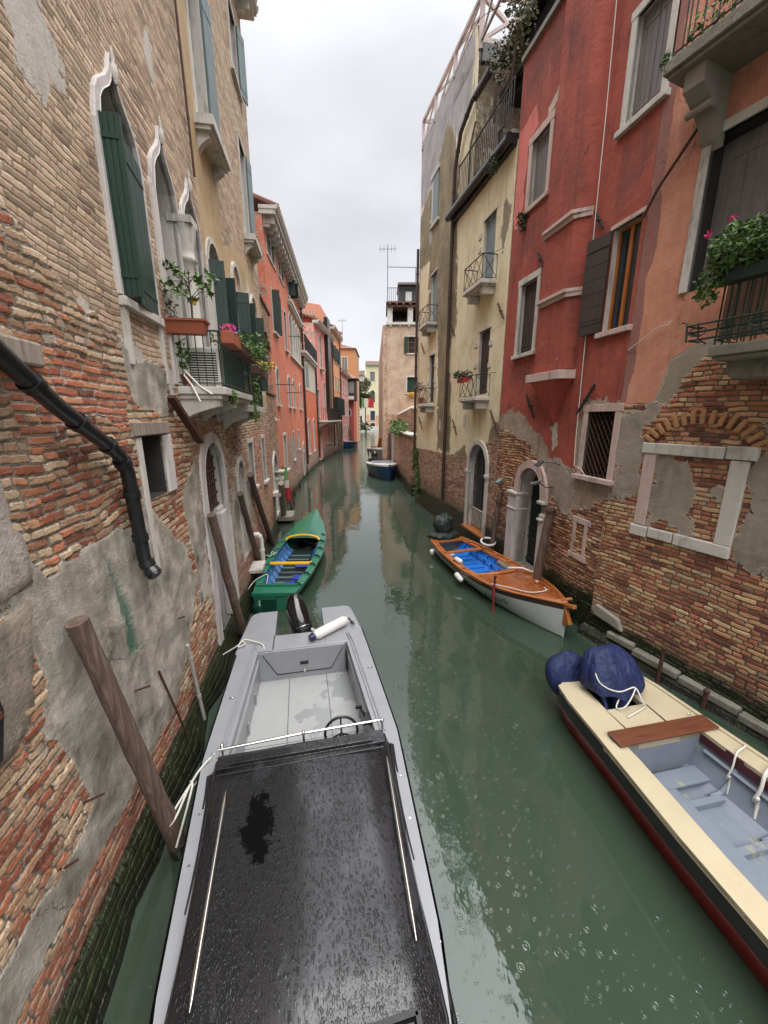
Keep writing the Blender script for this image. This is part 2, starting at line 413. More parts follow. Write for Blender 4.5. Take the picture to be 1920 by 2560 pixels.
def masonry(name, base, layers=(), moss=(.35, .9), streaks=.35, rough=.85, dirt=(.16, .13, .10), disp=0):
    N = NT(name); v = N.uv()
    def mk(d):
        d = dict(d); k = d.pop('k')
        return bricks(N, v, **d) if k == 'b' else stucco(N, v, **d)
    c, h = mk(base); ro = rough
    for L in layers:
        c2, h2 = mk(L['s']); amp = L.get('amp', .25)
        nn = N.m('MULTIPLY', N.m('SUBTRACT', N.noise(v, L.get('fs', 2.2), 6, .62), .5), amp * 2)
        if L.get('vert'):
            x, y, _ = N.sep(v); nn = N.m('ADD', nn, N.m('MULTIPLY', N.m('SUBTRACT', N.noise(N.vec(N.m('MULTIPLY', x, 7), y), 1.4, 3), .5), L['vert']))
        a = N.m('ADD', N.attr(L['a']), nn) if L.get('a') else N.m('ADD', L.get('lvl', -.2), nn)
        mk_ = N.sstep(a, -.006, .006 if not L.get('soft') else L['soft'])
        if L.get('lim'): mk_ = N.m('MULTIPLY', mk_, L['lim'])
        th = L.get('th', .012)
        c = N.mix(mk_, c, c2); h = N.mixf(mk_, h, N.m('ADD', h2, th))
        if th:   # a thin paler broken lip where the coat ends
            lip = N.m('MULTIPLY', mk_, N.sstep(a, .03, .012)); c = N.mix(N.m('MULTIPLY', lip, .45), c, (.55, .5, .42))
    x, y, _ = N.sep(v)
    big = N.noise(v, .35, 4, .6)
    st = N.noise(N.vec(N.m('MULTIPLY', x, 5), N.m('MULTIPLY', y, .35)), 1.1, 5, .65)
    c = N.mix(N.m('MULTIPLY', N.sstep(st, .52, .75), streaks), c, dirt, 'MIX')
    c = N.mix(.3, c, N.mix(big, (.25, .25, .25), (.75, .75, .75)), 'OVERLAY')
    if moss:
        nn = N.noise(v, 1.8, 5, .65); zz = N.m('ADD', y, N.m('MULTIPLY', N.m('SUBTRACT', nn, .5), -.55))
        damp = N.sstep(zz, moss[1] + .5, moss[0] + .1); c = N.mix(N.m('MULTIPLY', damp, .45), c, (.07, .055, .04))
        mk_ = N.sstep(zz, moss[0] + .12, moss[0] - .05)
        mc = N.ramp(N.noise(v, 7, 4, .7), [(.3, (.010, .011, .007)), (.55, (.022, .028, .010)), (.78, (.055, .07, .022))])
        dk = N.sstep(zz, .22, .02); mc = N.mix(dk, mc, (.012, .012, .008))
        c = N.mix(mk_, c, mc); h = N.m('ADD', h, N.m('MULTIPLY', mk_, N.m('MULTIPLY', N.noise(v, 18, 3), .02)))
        ro = N.mixf(mk_, ro, .35)
    if disp:
        N.fin(c, ro, None); return N.disp(h, disp)
    return N.fin(c, ro, h)
def plain(name, col, rough=.6, var=.25, sc=6, bump=0, bs=40, metal=0, wet=0, **k):
    N = NT(name); v = N.objc()
    c = N.mix(N.noise(v, sc, 4, .6), tuple(q * (1 - var) for q in col), tuple(min(1, q * (1 + var)) for q in col))
    h = N.m('MULTIPLY', N.noise(v, bs, 3), bump) if bump else None
    if metal: k['Metallic'] = metal
    return N.fin(c, rough, h, **k)
def woodm(name, cols, rough=.6, sc=(3, 30, 30), bump=.002, **k):
    N = NT(name); v = N.scale(N.objc(), sc)
    n = N.noise(v, 1.2, 5, .6, dist=.6); n2 = N.noise(N.objc(), 3, 3)
    c = N.ramp(N.m('ADD', N.m('MULTIPLY', n, .75), N.m('MULTIPLY', n2, .25)), [(.3 + .4 * i / (len(cols) - 1), q) for i, q in enumerate(cols)])
    return N.fin(c, rough, N.m('MULTIPLY', n, bump), **k)
def stonem(name, a, b, grime=(.12, .11, .09), bump=.006):
    N = NT(name); v = N.objc()
    c = N.mix(N.noise(v, 5, 5, .65), a, b)
    g = N.noise(N.scale(v, (3, 3, .8)), 1.6, 5, .65); c = N.mix(N.m('MULTIPLY', N.sstep(g, .5, .72), .6), c, grime)
    return N.fin(c, .8, N.m('MULTIPLY', N.noise(v, 28, 4, .65), bump))
M = {}
M['stone'] = stonem('istrian_stone', (.50, .47, .42), (.66, .63, .58))
M['stone_pink'] = stonem('pink_tinted_stone', (.52, .36, .31), (.62, .5, .45))
M['stone_dark'] = stonem('wet_dark_stone', (.16, .15, .12), (.3, .28, .24), (.05, .05, .035), .01)
M['marble'] = stonem('veined_marble', (.52, .48, .46), (.68, .64, .62))
M['dark_reveal'] = plain('dark_reveal', (.035, .03, .026), .8, .4, 4)  # near-black: shade of deep openings put into the colour; also dark wood
M['stone_grey'] = stonem('grimy_grey_stone', (.22, .20, .17), (.36, .33, .29), (.07, .065, .05))
M['iron'] = plain('dark_iron', (.02, .022, .022), .5, .3, 20, .001)
M['iron_green'] = plain('green_painted_iron', (.02, .045, .035), .45, .3, 20, .001)
M['rust'] = plain('rusty_iron', (.07, .028, .018), .7, .4, 20, .002)
M['pipe_black'] = plain('black_drainpipe', (.016, .017, .019), .22, .5, 8, .002, 14)
M['pipe_brown'] = plain('brown_drainpipe', (.055, .033, .028), .4, .3, 8, .001)
M['white_pl'] = plain('white_plastic', (.72, .71, .66), .35, .06, 4)
M['glass'] = plain('window_glass', (.03, .035, .04), .06, .3, 2)
M['glass_pale'] = plain('curtained_glass', (.25, .27, .28), .15, .3, 6)
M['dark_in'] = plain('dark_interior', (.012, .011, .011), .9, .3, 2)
M['terracotta'] = plain('terracotta', (.36, .10, .05), .7, .18, 9, .001)
M['tarp_blue'] = None
M['rope'] = plain('white_rope', (.62, .6, .54), .8, .15, 60, .002, 120)
M['roof'] = plain('roof_tiles', (.20, .10, .07), .85, .5, 3, .006, 12)
M['wood_or'] = woodm('varnished_wood', [(.20, .055, .018), (.42, .14, .035), (.55, .22, .06)], .28, (30, 3, 30), .0015, Coat_Weight=.4)
M['wood_or2'] = woodm('varnished_deck_planks', [(.12, .032, .012), (.33, .095, .03), (.47, .16, .045)], .25, (24, 2.2, 30), .0015, Coat_Weight=.5)
M['wood_brown'] = woodm('dark_brown_plank', [(.07, .022, .012), (.13, .045, .024), (.17, .06, .03)], .35, (2, 25, 30), .001)
M['wood_pole'] = woodm('weathered_pole_wood', [(.06, .038, .028), (.13, .085, .065), (.24, .175, .14)], .8, (34, 34, 1.3), .014)
M['wood_grey'] = woodm('old_grey_timber', [(.14, .11, .085), (.3, .25, .2), (.4, .35, .3)], .8, (26, 26, 3), .004)
M['sh_green'] = woodm('green_shutter_paint', [(.005, .028, .019), (.008, .038, .025), (.012, .05, .033)], .5, (20, 20, 2), .001)
M['sh_dkgreen'] = woodm('dark_green_shutter_paint', [(.012, .028, .024), (.02, .04, .034), (.03, .055, .048)], .5, (20, 20, 2), .001)
M['sh_blue'] = woodm('grey_blue_shutter_paint', [(.13, .17, .18), (.19, .24, .25), (.25, .3, .31)], .55, (20, 20, 2), .001)
M['sh_grey'] = woodm('grey_shutter_paint', [(.12, .11, .11), (.17, .155, .15), (.21, .195, .19)], .6, (20, 20, 2), .001)
M['sh_brown'] = woodm('brown_shutter_paint', [(.03, .022, .019), (.05, .037, .032), (.07, .05, .042)], .6, (20, 20, 2), .001)
M['orange_frame'] = woodm('orange_window_wood', [(.3, .09, .02), (.45, .15, .03), (.5, .18, .05)], .4, (20, 20, 3), .001)
M['leaf'] = None
def leafm(name, a, b, c_):
    N = NT(name); v = N.objc()
    f = N.n('ShaderNodeObjectInfo'); n = N.noise(v, 9, 3, .7)
    c = N.ramp(n, [(.3, a), (.52, b), (.72, c_)])
    return N.fin(c, .45, None, Subsurface_Weight=0)
M['leaf'] = leafm('leaves', (.02, .045, .01), (.08, .16, .03), (.2, .32, .07))
M['leaf_dk'] = leafm('dark_leaves', (.01, .018, .008), (.03, .05, .018), (.07, .10, .035))
M['leaf_olive'] = leafm('olive_leaves', (.03, .035, .012), (.08, .085, .03), (.15, .14, .05))
M['leaf_dry'] = leafm('dry_leaves', (.05, .03, .02), (.10, .06, .045), (.15, .12, .06))
M['pink'] = plain('pink_petals', (.7, .05, .2), .6, .2, 20)
M['yellow'] = plain('yellow_petals', (.75, .45, .03), .6, .3, 20)
M['violet'] = plain('violet_petals', (.25, .12, .5), .6, .3, 20)
M['lemon'] = plain('lemon_peel', (.75, .55, .06), .5, .1, 20)
M['bark'] = plain('bark', (.09, .065, .045), .9, .3, 20, .003)
def leaves(mb, c, r, n, size, rnd, droop=0, shape=None):
    c = Vector(c)
    for i in range(n):
        while True:
            p = Vector((rnd.uniform(-1, 1), rnd.uniform(-1, 1), rnd.uniform(-1, 1)))
            if .15 < p.length < 1 and (mnoise.noise(p * 2.3 + c) > -.18): break
        p = Vector((p.x * r[0], p.y * r[1], p.z * r[2])) + c
        a = Vector((rnd.gauss(0, 1), rnd.gauss(0, 1), rnd.gauss(0, .6) - droop)).normalized()
        b = a.cross(Vector((rnd.gauss(0, 1), rnd.gauss(0, 1), rnd.gauss(0, 1)))).normalized()
        s = size * rnd.choice((.5, .7, 1, 1, 1.25, 1.6)); k = a.cross(b) * s * .12
        mb.add([p, p + a * s * .5 + b * s * .28 + k, p + a * s, p + a * s * .5 - b * s * .28 + k], [(0, 1, 2), (0, 2, 3)])
    return mb
# ================================================================== building helpers
def leafmb(f, uh, oh, z0, z1, wd, ang=0, dirn=1, th=.035, n=4, horiz=False, straps=True, arched=0):
    mb = MB(); a = R(ang)
    D = (f.d * dirn * math.cos(a) + f.n * math.sin(a)); Nn = Vector((-D.y, D.x))
    if Nn.dot(f.n) < 0: Nn = -Nn
    o = f.A + f.d * uh + f.n * oh
    def bx(s0, s1, a0, a1, t0, t1):
        p = [o + D * s + Nn * t for s, t in ((s0, t0), (s1, t0), (s1, t1), (s0, t1))]
        mb.hexa([(q.x, q.y, a0) for q in p] + [(q.x, q.y, a1) for q in p])
    bx(.004, wd - .004, z0 + .004, z1 - .004 - arched * .5, th * .25, th * .75)
    g = .004
    if horiz:
        n = max(3, int((z1 - z0) / .22))
        for i in range(n): bx(0, wd, z0 + (z1 - z0) * i / n + g, z0 + (z1 - z0) * (i + 1) / n - g, 0, th)
    else:
        for i in range(n):
            t = (i + .5) / n
            top = z1 - (arched * (2 * abs(t - .5)) ** 2 if arched else 0)
            bx(wd * i / n + g, wd * (i + 1) / n - g, z0, top, 0, th)
    if straps:
        for q in (.12, .88): bx(0, wd * .85, z0 + (z1 - z0) * q - .02, z0 + (z1 - z0) * q + .02, th, th + .008)
    return mb
class Bld:
    def __init__(s, name, f, label, cat, top, u0=0, u1=None, base=0):
        s.f = f; s.u0 = u0; s.u1 = f.L if u1 is None else u1; s.top = top; s.holes = []; s.hm = []; s.todo = []
        s.root = thing(name, f.P(s.u0, base, 0), label, cat)
    def part(s, name, mb, mat, parent=None, **k): return obj(name, mb, mat, parent or s.root, **k)
    def win(s, u0, u1, z0, z1, depth=.16, fr=.11, fo=.025, fm='stone', fill='sh_grey', leaves_=2, horiz=False, sill=.05, opens=(), rev=None,
            lintel=True, jambs=True, mull=None, name='window', label=None, bars=None, sh_mat=None, panes=None, rdark=False):
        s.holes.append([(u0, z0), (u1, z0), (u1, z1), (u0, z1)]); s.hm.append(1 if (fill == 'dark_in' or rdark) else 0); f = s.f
        def go():
            mb = MB(); d = s.rev - .01
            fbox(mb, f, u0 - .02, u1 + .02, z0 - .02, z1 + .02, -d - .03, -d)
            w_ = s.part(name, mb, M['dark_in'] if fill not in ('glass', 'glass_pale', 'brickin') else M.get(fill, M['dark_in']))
            if label: w_['label'] = label
            if fr:
                m2 = MB()
                if jambs:
                    fbox(m2, f, u0 - fr, u0, z0, z1, -.06, fo); fbox(m2, f, u1, u1 + fr, z0, z1, -.06, fo)
                if lintel: fbox(m2, f, u0 - fr * 1.15, u1 + fr * 1.15, z1, z1 + fr * 1.1, -.05, fo + .006)
                s.part('frame', m2, M[fm], w_, bevel=.006)
            if sill:
                m2 = MB(); fbox(m2, f, u0 - fr - .04, u1 + fr + .04, z0 - .09, z0, -.08, fo + sill)
                s.part('sill', m2, M[fm], w_, bevel=.008)
            if fill in M and fill.startswith('sh') and not opens:
                ww = (u1 - u0) / leaves_
                for i in range(leaves_):
                    s.part('shutter', leafmb(f, u0 + ww * i + .003, -depth, z0 + .01, z1 - .01, ww - .006, 0, 1, n=3 if leaves_ > 1 else 5, horiz=horiz), M[fill], w_)
            for (side, ang, wd) in opens:
                uh = u0 if side < 0 else u1
                s.part('shutter', leafmb(f, uh, fo + .01, z0 + .01, z1 - .01, wd, ang if ang <= 90 else 180 - ang, (1 if side < 0 else -1) * (1 if ang <= 90 else -1), horiz=horiz),
                       M[sh_mat or fill], w_)
            if mull:
                m2 = MB(); fw = .045; dd = -depth
                fbox(m2, f, u0, u0 + fw, z0, z1, dd, dd + .05); fbox(m2, f, u1 - fw, u1, z0, z1, dd, dd + .05)
                fbox(m2, f, u0, u1, z1 - fw, z1, dd + .001, dd + .051); fbox(m2, f, u0, u1, z0, z0 + fw, dd + .001, dd + .051)
                c = (u0 + u1) / 2; fbox(m2, f, c - fw * .7, c + fw * .7, z0, z1, dd + .002, dd + .055)
                for q in (panes or ()): fbox(m2, f, u0, u1, z0 + (z1 - z0) * q - .012, z0 + (z1 - z0) * q + .012, dd + .01, dd + .04)
                s.part('casement', m2, M[mull], w_)
                m3 = MB(); fbox(m3, f, u0, u1, z0, z1, dd + .015, dd + .022); s.part('pane', m3, M['glass'], w_)
            if bars == 'diamond':
                m2 = MB(); st = .115; W_, H_ = u1 - u0, z1 - z0; sl = 1.45
                k = -int(H_ / st) - 2
                while k * st < W_ + H_:
                    for sg in (1, -1):
                        pts = []
                        for zz in np.linspace(0, H_, 41):
                            uu = k * st + sg * zz / sl + (H_ / sl if sg < 0 else 0)
                            if 0 <= uu <= W_: pts.append((uu, zz))
                        if len(pts) > 1:
                            a, b = pts[0], pts[-1]
                            m2.tube([f.P(u0 + a[0], z0 + a[1], -.05 + .012 * sg), f.P(u0 + b[0], z0 + b[1], -.05 + .012 * sg)], .008, 5)
                    k += 1
                s.part('grille', m2, M['rust'], w_)
        s.todo.append(go)
    def awin(s, u0, u1, z0, zs, h, kind='round', fr=.12, fo=.03, fm='stone', fill='glass', depth=.14, leaf='sh_green', leafs=0, sill=.05, opens=(), name='window',
             capital=False, grille=None, backmat=None, label=None, legs=True, rdark=False):
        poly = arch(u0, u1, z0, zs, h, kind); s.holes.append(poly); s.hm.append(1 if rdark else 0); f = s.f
        def go():
            mb = MB(); d = s.rev - .01
            fprism(mb, f, arch(u0 - .03, u1 + .03, z0 - .03, zs, h + .03, kind), -d - .04, -d)
            w_ = s.part(name, mb, M[backmat or ('dark_in' if fill.startswith('sh') else fill)])
            if label: w_['label'] = label
            if fr:
                m2 = MB(); hk = 1.0 if kind != 'ogee' else 1.12
                n = len(poly)
                outer = arch(u0 - fr, u1 + fr, z0, zs, h * hk + fr * (.9 if kind != 'ogee' else .35), kind)
                if not legs:
                    ring(m2, f, outer[1:-1], poly[1:-1], -.05, fo)
                else: ring(m2, f, outer, poly, -.05, fo)
                if capital:
                    for uu in ((u0 - fr - .02, u0 + .015), (u1 - .015, u1 + fr + .02)):
                        fbox(m2, f, uu[0], uu[1], zs - .1, zs, -.08, fo + .05); fbox(m2, f, uu[0] + .02, uu[1] - .02, zs - .14, zs - .1, -.08, fo + .03)
                        if capital == 2: fbox(m2, f, uu[0] + .01, uu[1] - .01, zs - .38, zs - .34, -.08, fo + .03)
                s.part('frame', m2, M[fm], w_, bevel=.008)
            if sill:
                m2 = MB(); fbox(m2, f, u0 - fr - .05, u1 + fr + .05, z0 - .1, z0, -.08, fo + sill); s.part('sill', m2, M[fm], w_, bevel=.008)
            if leafs:
                ww = (u1 - u0) / leafs
                for i in range(leafs): s.part('shutter', leafmb(f, u0 + ww * i + .003, -depth, z0 + .01, zs, ww - .006, n=3), M[leaf], w_)
            for (side, ang, wd, za, zb) in opens:
                uh = u0 if side < 0 else u1
                s.part('shutter', leafmb(f, uh, .0, za, zb, wd, ang, (1 if side < 0 else -1)), M[leaf], w_)
            if grille: grille(s, w_)
        s.todo.append(go)
    def finish(s, mat, attrs={}, sp=.25, dense=None, bulge=0, reveal=.3, rmat='stone', outline=None, depth=8, back=None, bodymat=None, z0=-.6):
        s.rev = reveal
        ol = outline or [(s.u0, z0), (s.u1, z0), (s.u1, s.top), (s.u0, s.top)]
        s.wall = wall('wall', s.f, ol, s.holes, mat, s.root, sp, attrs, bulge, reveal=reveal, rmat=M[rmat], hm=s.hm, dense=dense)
        b = body(MB(), s.f, s.u0, s.u1, s.top, depth, o=-reveal - .06); s.part('outer_walls', b, bodymat or mat)
        for t in s.todo: t()
    def cornice(s, z, h=.35, out=.35, mat='stone', corb=.6, csize=(.14, .3, .22), tiles=True, u0=None, u1=None):
        f = s.f; u0 = s.u0 if u0 is None else u0; u1 = s.u1 if u1 is None else u1
        m2 = MB(); fbox(m2, f, u0 - .02, u1 + .02, z, z + h * .4, -.1, out); fbox(m2, f, u0 - .04, u1 + .04, z + h * .4, z + h * .7, -.1, out + .07)
        m2.tube([f.P(u0, z + h * .7, out + .06), f.P(u1, z + h * .7, out + .06)], .06, 8)
        if corb:
            k = u0 + .15
            while k < u1:
                fbox(m2, f, k, k + csize[0], z - csize[2], z - .002, -.05, out * .85); fbox(m2, f, k + .02, k + csize[0] - .02, z - csize[2] * 1.4, z - csize[2], -.05, out * .5)
                k += corb
        s.part('cornice', m2, M[mat])
        if tiles: tileroof(s, u0, u1, z + h * .72, out + .08)
def tileroof(s, u0, u1, z, out, depth=3.2, pitch=.35, pr=None):
    f = s.f; m2 = MB()
    fprism_pts = [f.P(u0, z, out), f.P(u1, z, out), f.P(u1, z + depth * pitch, out - depth), f.P(u0, z + depth * pitch, out - depth)]
    lo = [p - Vector((0, 0, .06)) for p in fprism_pts]
    m2.hexa([lo[0], lo[1], lo[2], lo[3], *fprism_pts])
    k = u0 + .1
    while k < u1:
        m2.tube([f.P(k, z + .02, out + .04), f.P(k, z + .02 + depth * pitch, out - depth)], .075, 6); k += .22
    return s.part('roof', m2, M['roof'])
def railing(f, u0, u1, z0, z1, out, step=.11, r=.008, diag=False, sides=True, rail=.02, vertical=True):
    mb = MB()
    path = ([(u0, 0)] if sides else []) + [(u0, out), (u1, out)] + ([(u1, 0)] if sides else [])
    for a, b in zip(path, path[1:]):
        A_, B_ = f.P(a[0], z1, a[1]), f.P(b[0], z1, b[1]); Lh = (B_ - A_).length
        mb.bar(A_, B_, rail * 1.6, rail); mb.bar(f.P(a[0], z0 + .05, a[1]), f.P(b[0], z0 + .05, b[1]), rail, rail * .6)
        n = max(1, int(Lh / step))
        for i in range(n + 1):
            t = i / n; q = A_.lerp(B_, t)
            if vertical or i in (0, n): mb.tube([(q.x, q.y, z0), (q.x, q.y, z1)], r if vertical else rail * .5, 5)
        if diag:
            m = max(1, int(Lh / .38))
            for i in range(m):
                p, q = A_.lerp(B_, i / m), A_.lerp(B_, (i + 1) / m)
                mb.bar((p.x, p.y, z0 + .06), (q.x, q.y, z1), .012); mb.bar((q.x, q.y, z0 + .06), (p.x, p.y, z1), .012)
    return mb
def scroll_bracket(f, u, w_, z1, out, h, mb):
    pts = [(0, z1), (out, z1), (out, z1 - h * .28)]
    for i in range(9):
        t = i / 8; pts.append((out * (1 - t) ** 1.0 * (1 - .35 * math.sin(t * math.pi)), z1 - h * (.28 + .72 * t) - .03 * h * math.sin(t * 2 * math.pi)))
    n = len(pts); a = [f.P(u, z, o - .03) for o, z in pts]; b = [f.P(u + w_, z, o - .03) for o, z in pts]
    mb.add(a + b, [tuple(range(n)), tuple(range(n, 2 * n))[::-1]] + [(i, i + n, (i + 1) % n + n, (i + 1) % n) for i in range(n)])
def tie(s, u, z, L, ang, mat='rust'):   # iron wall tie
    f = s.f; a = R(ang); du, dz = math.sin(a) * L / 2, math.cos(a) * L / 2; m2 = MB()
    m2.bar(f.P(u - du, z - dz, .05), f.P(u + du, z + dz, .05), .045, .03, up=(f.n.x, f.n.y, 0)); m2.tube([f.P(u, z, -.05), f.P(u, z, .1)], .02, 6)
    return s.part('wall_tie', m2, M[mat])
def pipe(s, pts, r, mat, name='downpipe', brk=True):
    m2 = MB(); P_ = [s.f.P(u, z, o) for u, z, o in pts]; m2.tube(P_, r, 12)
    for a, b in zip(P_, P_[1:]):
        L_ = (b - a).length; n = int(L_ / 2.2)
        for i in range(n + 1):
            c = a.lerp(b, (i + .5) / (n + 1)); d = (b - a).normalized(); m2.tube([c - d * .03, c + d * .03], r * 1.22, 12)
    return s.part(name, m2, M[mat], smooth=False)

# ------------------------------------------------------------------ masonry materials
TAN = [(.05, (.30, .19, .13)), (.25, (.42, .29, .185)), (.5, (.50, .36, .235)), (.75, (.56, .42, .29)), (.95, (.44, .29, .22))]
ROUGH = [(.08, (.26, .08, .045)), (.28, (.50, .17, .085)), (.42, (.42, .24, .14)), (.62, (.46, .32, .20)), (.92, (.50, .38, .26))]
REDB = [(.1, (.28, .08, .045)), (.4, (.49, .165, .09)), (.65, (.53, .22, .12)), (.9, (.44, .29, .17))]
RBR = [(.05, (.17, .06, .04)), (.25, (.36, .12, .07)), (.45, (.46, .19, .10)), (.65, (.48, .27, .14)), (.82, (.50, .34, .18)), (.95, (.30, .22, .16))]
PLAST = [(.12, .105, .08), (.26, .235, .19), (.36, .33, .275), (.50, .46, .395), (.62, .57, .50)]
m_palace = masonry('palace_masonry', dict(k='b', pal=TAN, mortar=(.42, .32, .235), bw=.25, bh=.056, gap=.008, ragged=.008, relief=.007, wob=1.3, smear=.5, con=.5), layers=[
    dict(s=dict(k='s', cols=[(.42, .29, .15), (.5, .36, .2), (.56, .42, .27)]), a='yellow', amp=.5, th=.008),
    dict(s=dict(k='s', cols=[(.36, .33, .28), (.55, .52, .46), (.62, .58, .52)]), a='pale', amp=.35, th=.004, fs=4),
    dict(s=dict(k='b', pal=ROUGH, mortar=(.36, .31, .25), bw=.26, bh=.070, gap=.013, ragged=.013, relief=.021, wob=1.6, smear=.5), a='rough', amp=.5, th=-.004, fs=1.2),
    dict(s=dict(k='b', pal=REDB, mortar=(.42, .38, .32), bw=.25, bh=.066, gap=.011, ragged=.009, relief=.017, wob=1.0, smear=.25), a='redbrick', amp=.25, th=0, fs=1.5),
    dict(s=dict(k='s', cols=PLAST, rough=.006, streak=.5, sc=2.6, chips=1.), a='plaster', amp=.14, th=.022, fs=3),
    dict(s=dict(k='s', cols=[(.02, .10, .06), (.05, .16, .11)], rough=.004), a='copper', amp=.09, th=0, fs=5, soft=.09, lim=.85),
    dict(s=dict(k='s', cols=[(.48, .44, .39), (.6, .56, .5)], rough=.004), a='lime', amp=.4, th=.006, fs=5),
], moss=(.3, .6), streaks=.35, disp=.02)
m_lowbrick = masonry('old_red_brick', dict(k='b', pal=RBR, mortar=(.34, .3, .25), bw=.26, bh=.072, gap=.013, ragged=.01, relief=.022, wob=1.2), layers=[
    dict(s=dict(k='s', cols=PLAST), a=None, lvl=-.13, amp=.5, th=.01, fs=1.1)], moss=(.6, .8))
m_red_far = masonry('red_stucco_house', dict(k='s', cols=[(.52, .16, .10), (.63, .20, .12), (.68, .26, .17)], streak=.9), layers=[
    dict(s=dict(k='b', pal=[(.1, (.4, .16, .1)), (.5, (.5, .24, .16)), (.9, (.42, .3, .22))], mortar=(.45, .38, .32), bw=.26, bh=.075, relief=.015), a='brick', amp=.6, th=-.012, fs=1.2)], moss=(.35, .5), streaks=.12)
ORED = [(.52, .12, .06), (.62, .16, .08), (.68, .22, .12)]
m_ored = masonry('orange_red_stucco', dict(k='s', cols=ORED, streak=.8), layers=[
    dict(s=dict(k='b', pal=[(.1, (.4, .17, .11)), (.5, (.48, .26, .18)), (.9, (.42, .32, .24))], mortar=(.45, .38, .32), bw=.26, bh=.075, relief=.015), a='brick', amp=.15, th=-.012, fs=1.2)], moss=(.3, .5), streaks=.1)
m_pink = masonry('pink_stucco', dict(k='s', cols=[(.56, .2, .17), (.66, .27, .23), (.72, .34, .29)], streak=.6), layers=[
    dict(s=dict(k='b', pal=[(.1, (.32, .15, .1)), (.9, (.42, .32, .24))], mortar=(.4, .35, .3), bw=.26, bh=.075, relief=.015), a='brick', amp=.3, th=-.012)], moss=(.3, .5), streaks=.1)
m_palepink = masonry('pale_pink_stucco', dict(k='s', cols=[(.6, .27, .25), (.68, .34, .31)]), moss=(.3, .5), streaks=.1)
m_peach = masonry('peach_stucco', dict(k='s', cols=[(.62, .27, .12), (.7, .34, .17), (.72, .4, .22)]), layers=[
    dict(s=dict(k='b', pal=[(.1, (.32, .2, .13)), (.9, (.42, .35, .27))], mortar=(.4, .35, .3), bw=.26, bh=.075, relief=.015), a='brick', amp=.3, th=-.012)], moss=(.3, .5), streaks=.1)
m_cream = masonry('cream_stucco', dict(k='s', cols=[(.5, .45, .36), (.66, .61, .52)]), moss=None, streaks=.15)
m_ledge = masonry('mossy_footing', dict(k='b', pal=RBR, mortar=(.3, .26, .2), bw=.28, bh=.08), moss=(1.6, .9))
RED = [(.18, .045, .032), (.31, .068, .045), (.38, .082, .055), (.43, .12, .085)]
m_red = masonry('red_stucco_over_brick', dict(k='s', cols=RED, rough=.006, streak=.7, sc=1.2), layers=[
    dict(s=dict(k='s', cols=[(.62, .16, .13), (.68, .22, .19)]), a='pinkpatch', amp=.2, th=0, soft=.05),
    dict(s=dict(k='s', cols=[(.13, .05, .035), (.2, .07, .05)]), a='runs', amp=.5, vert=.7, th=0, fs=3, soft=.35, lim=.65),
    dict(s=dict(k='s', cols=[(.45, .38, .3), (.6, .53, .43)]), a='chips', amp=.18, th=-.006, fs=5),
    dict(s=dict(k='s', cols=[(.22, .17, .12), (.36, .28, .21), (.44, .36, .28)], rough=.006), a='grey', amp=.3, vert=.25, th=-.01, fs=2.5),
    dict(s=dict(k='b', pal=RBR, mortar=(.24, .19, .14), bw=.25, bh=.068, gap=.012, ragged=.012, relief=.024, wob=1.5, smear=.4), a='brick', amp=.22, th=-.03, fs=2),
    dict(s=dict(k='s', cols=[(.24, .19, .15), (.4, .34, .28)], rough=.006), a='greylow', amp=.6, th=.004, fs=1.6)],
    moss=(.8, 1.1), streaks=.5, dirt=(.13, .05, .035), disp=.012)
m_orange = masonry('orange_stucco_over_brick', dict(k='s', cols=[(.45, .185, .12), (.58, .255, .165), (.63, .32, .215)], rough=.003, streak=.6), layers=[
    dict(s=dict(k='s', cols=[(.22, .10, .065), (.3, .14, .09)]), a='runs', amp=.5, vert=.7, th=0, fs=3, soft=.35, lim=.5),
    dict(s=dict(k='s', cols=[(.25, .11, .09), (.34, .16, .13)]), a='seam', amp=.1, th=0),
    dict(s=dict(k='s', cols=[(.27, .23, .17), (.36, .31, .24)], rough=.002), a='cement', amp=.12, th=-.004),
    dict(s=dict(k='b', pal=RBR, mortar=(.23, .185, .14), bw=.25, bh=.07, gap=.010, ragged=.009, relief=.018, wob=1.1, smear=.3), a='brick', amp=.16, th=-.02, fs=2),
    dict(s=dict(k='s', cols=[(.2, .17, .13), (.32, .27, .21), (.38, .33, .27)], rough=.006), a='greylow', amp=.45, th=.006, fs=2.2)],
    moss=(.42, .5), streaks=.22, dirt=(.12, .06, .04), disp=.012)
m_yellow = masonry('yellow_stucco_house', dict(k='s', cols=[(.60, .49, .31), (.74, .63, .40), (.80, .71, .50), (.83, .76, .58)], rough=.003, streak=1.0), layers=[
    dict(s=dict(k='s', cols=[(.14, .11, .065), (.25, .2, .115), (.36, .29, .18)], rough=.005, streak=.8), a='olive', amp=.3, vert=.6, th=-.002, fs=3),
    dict(s=dict(k='s', cols=[(.28, .26, .25), (.38, .36, .36), (.46, .44, .44)], rough=.003), a='greytop', amp=.25, vert=.9, th=.004, fs=2.5),
    dict(s=dict(k='s', cols=[(.2, .16, .1), (.3, .25, .17)], rough=.003), a='grey', amp=.3, th=-.003, fs=2),
    dict(s=dict(k='b', pal=[(p, tuple(q * .95 for q in c)) for p, c in RBR], mortar=(.38, .32, .26), bw=.25, bh=.066, gap=.014, ragged=.01, relief=.02, wob=1.2), a='brick', amp=.1, th=-.02, fs=1.5)],
    moss=(.85, 1.1), streaks=.2, dirt=(.3, .23, .13))
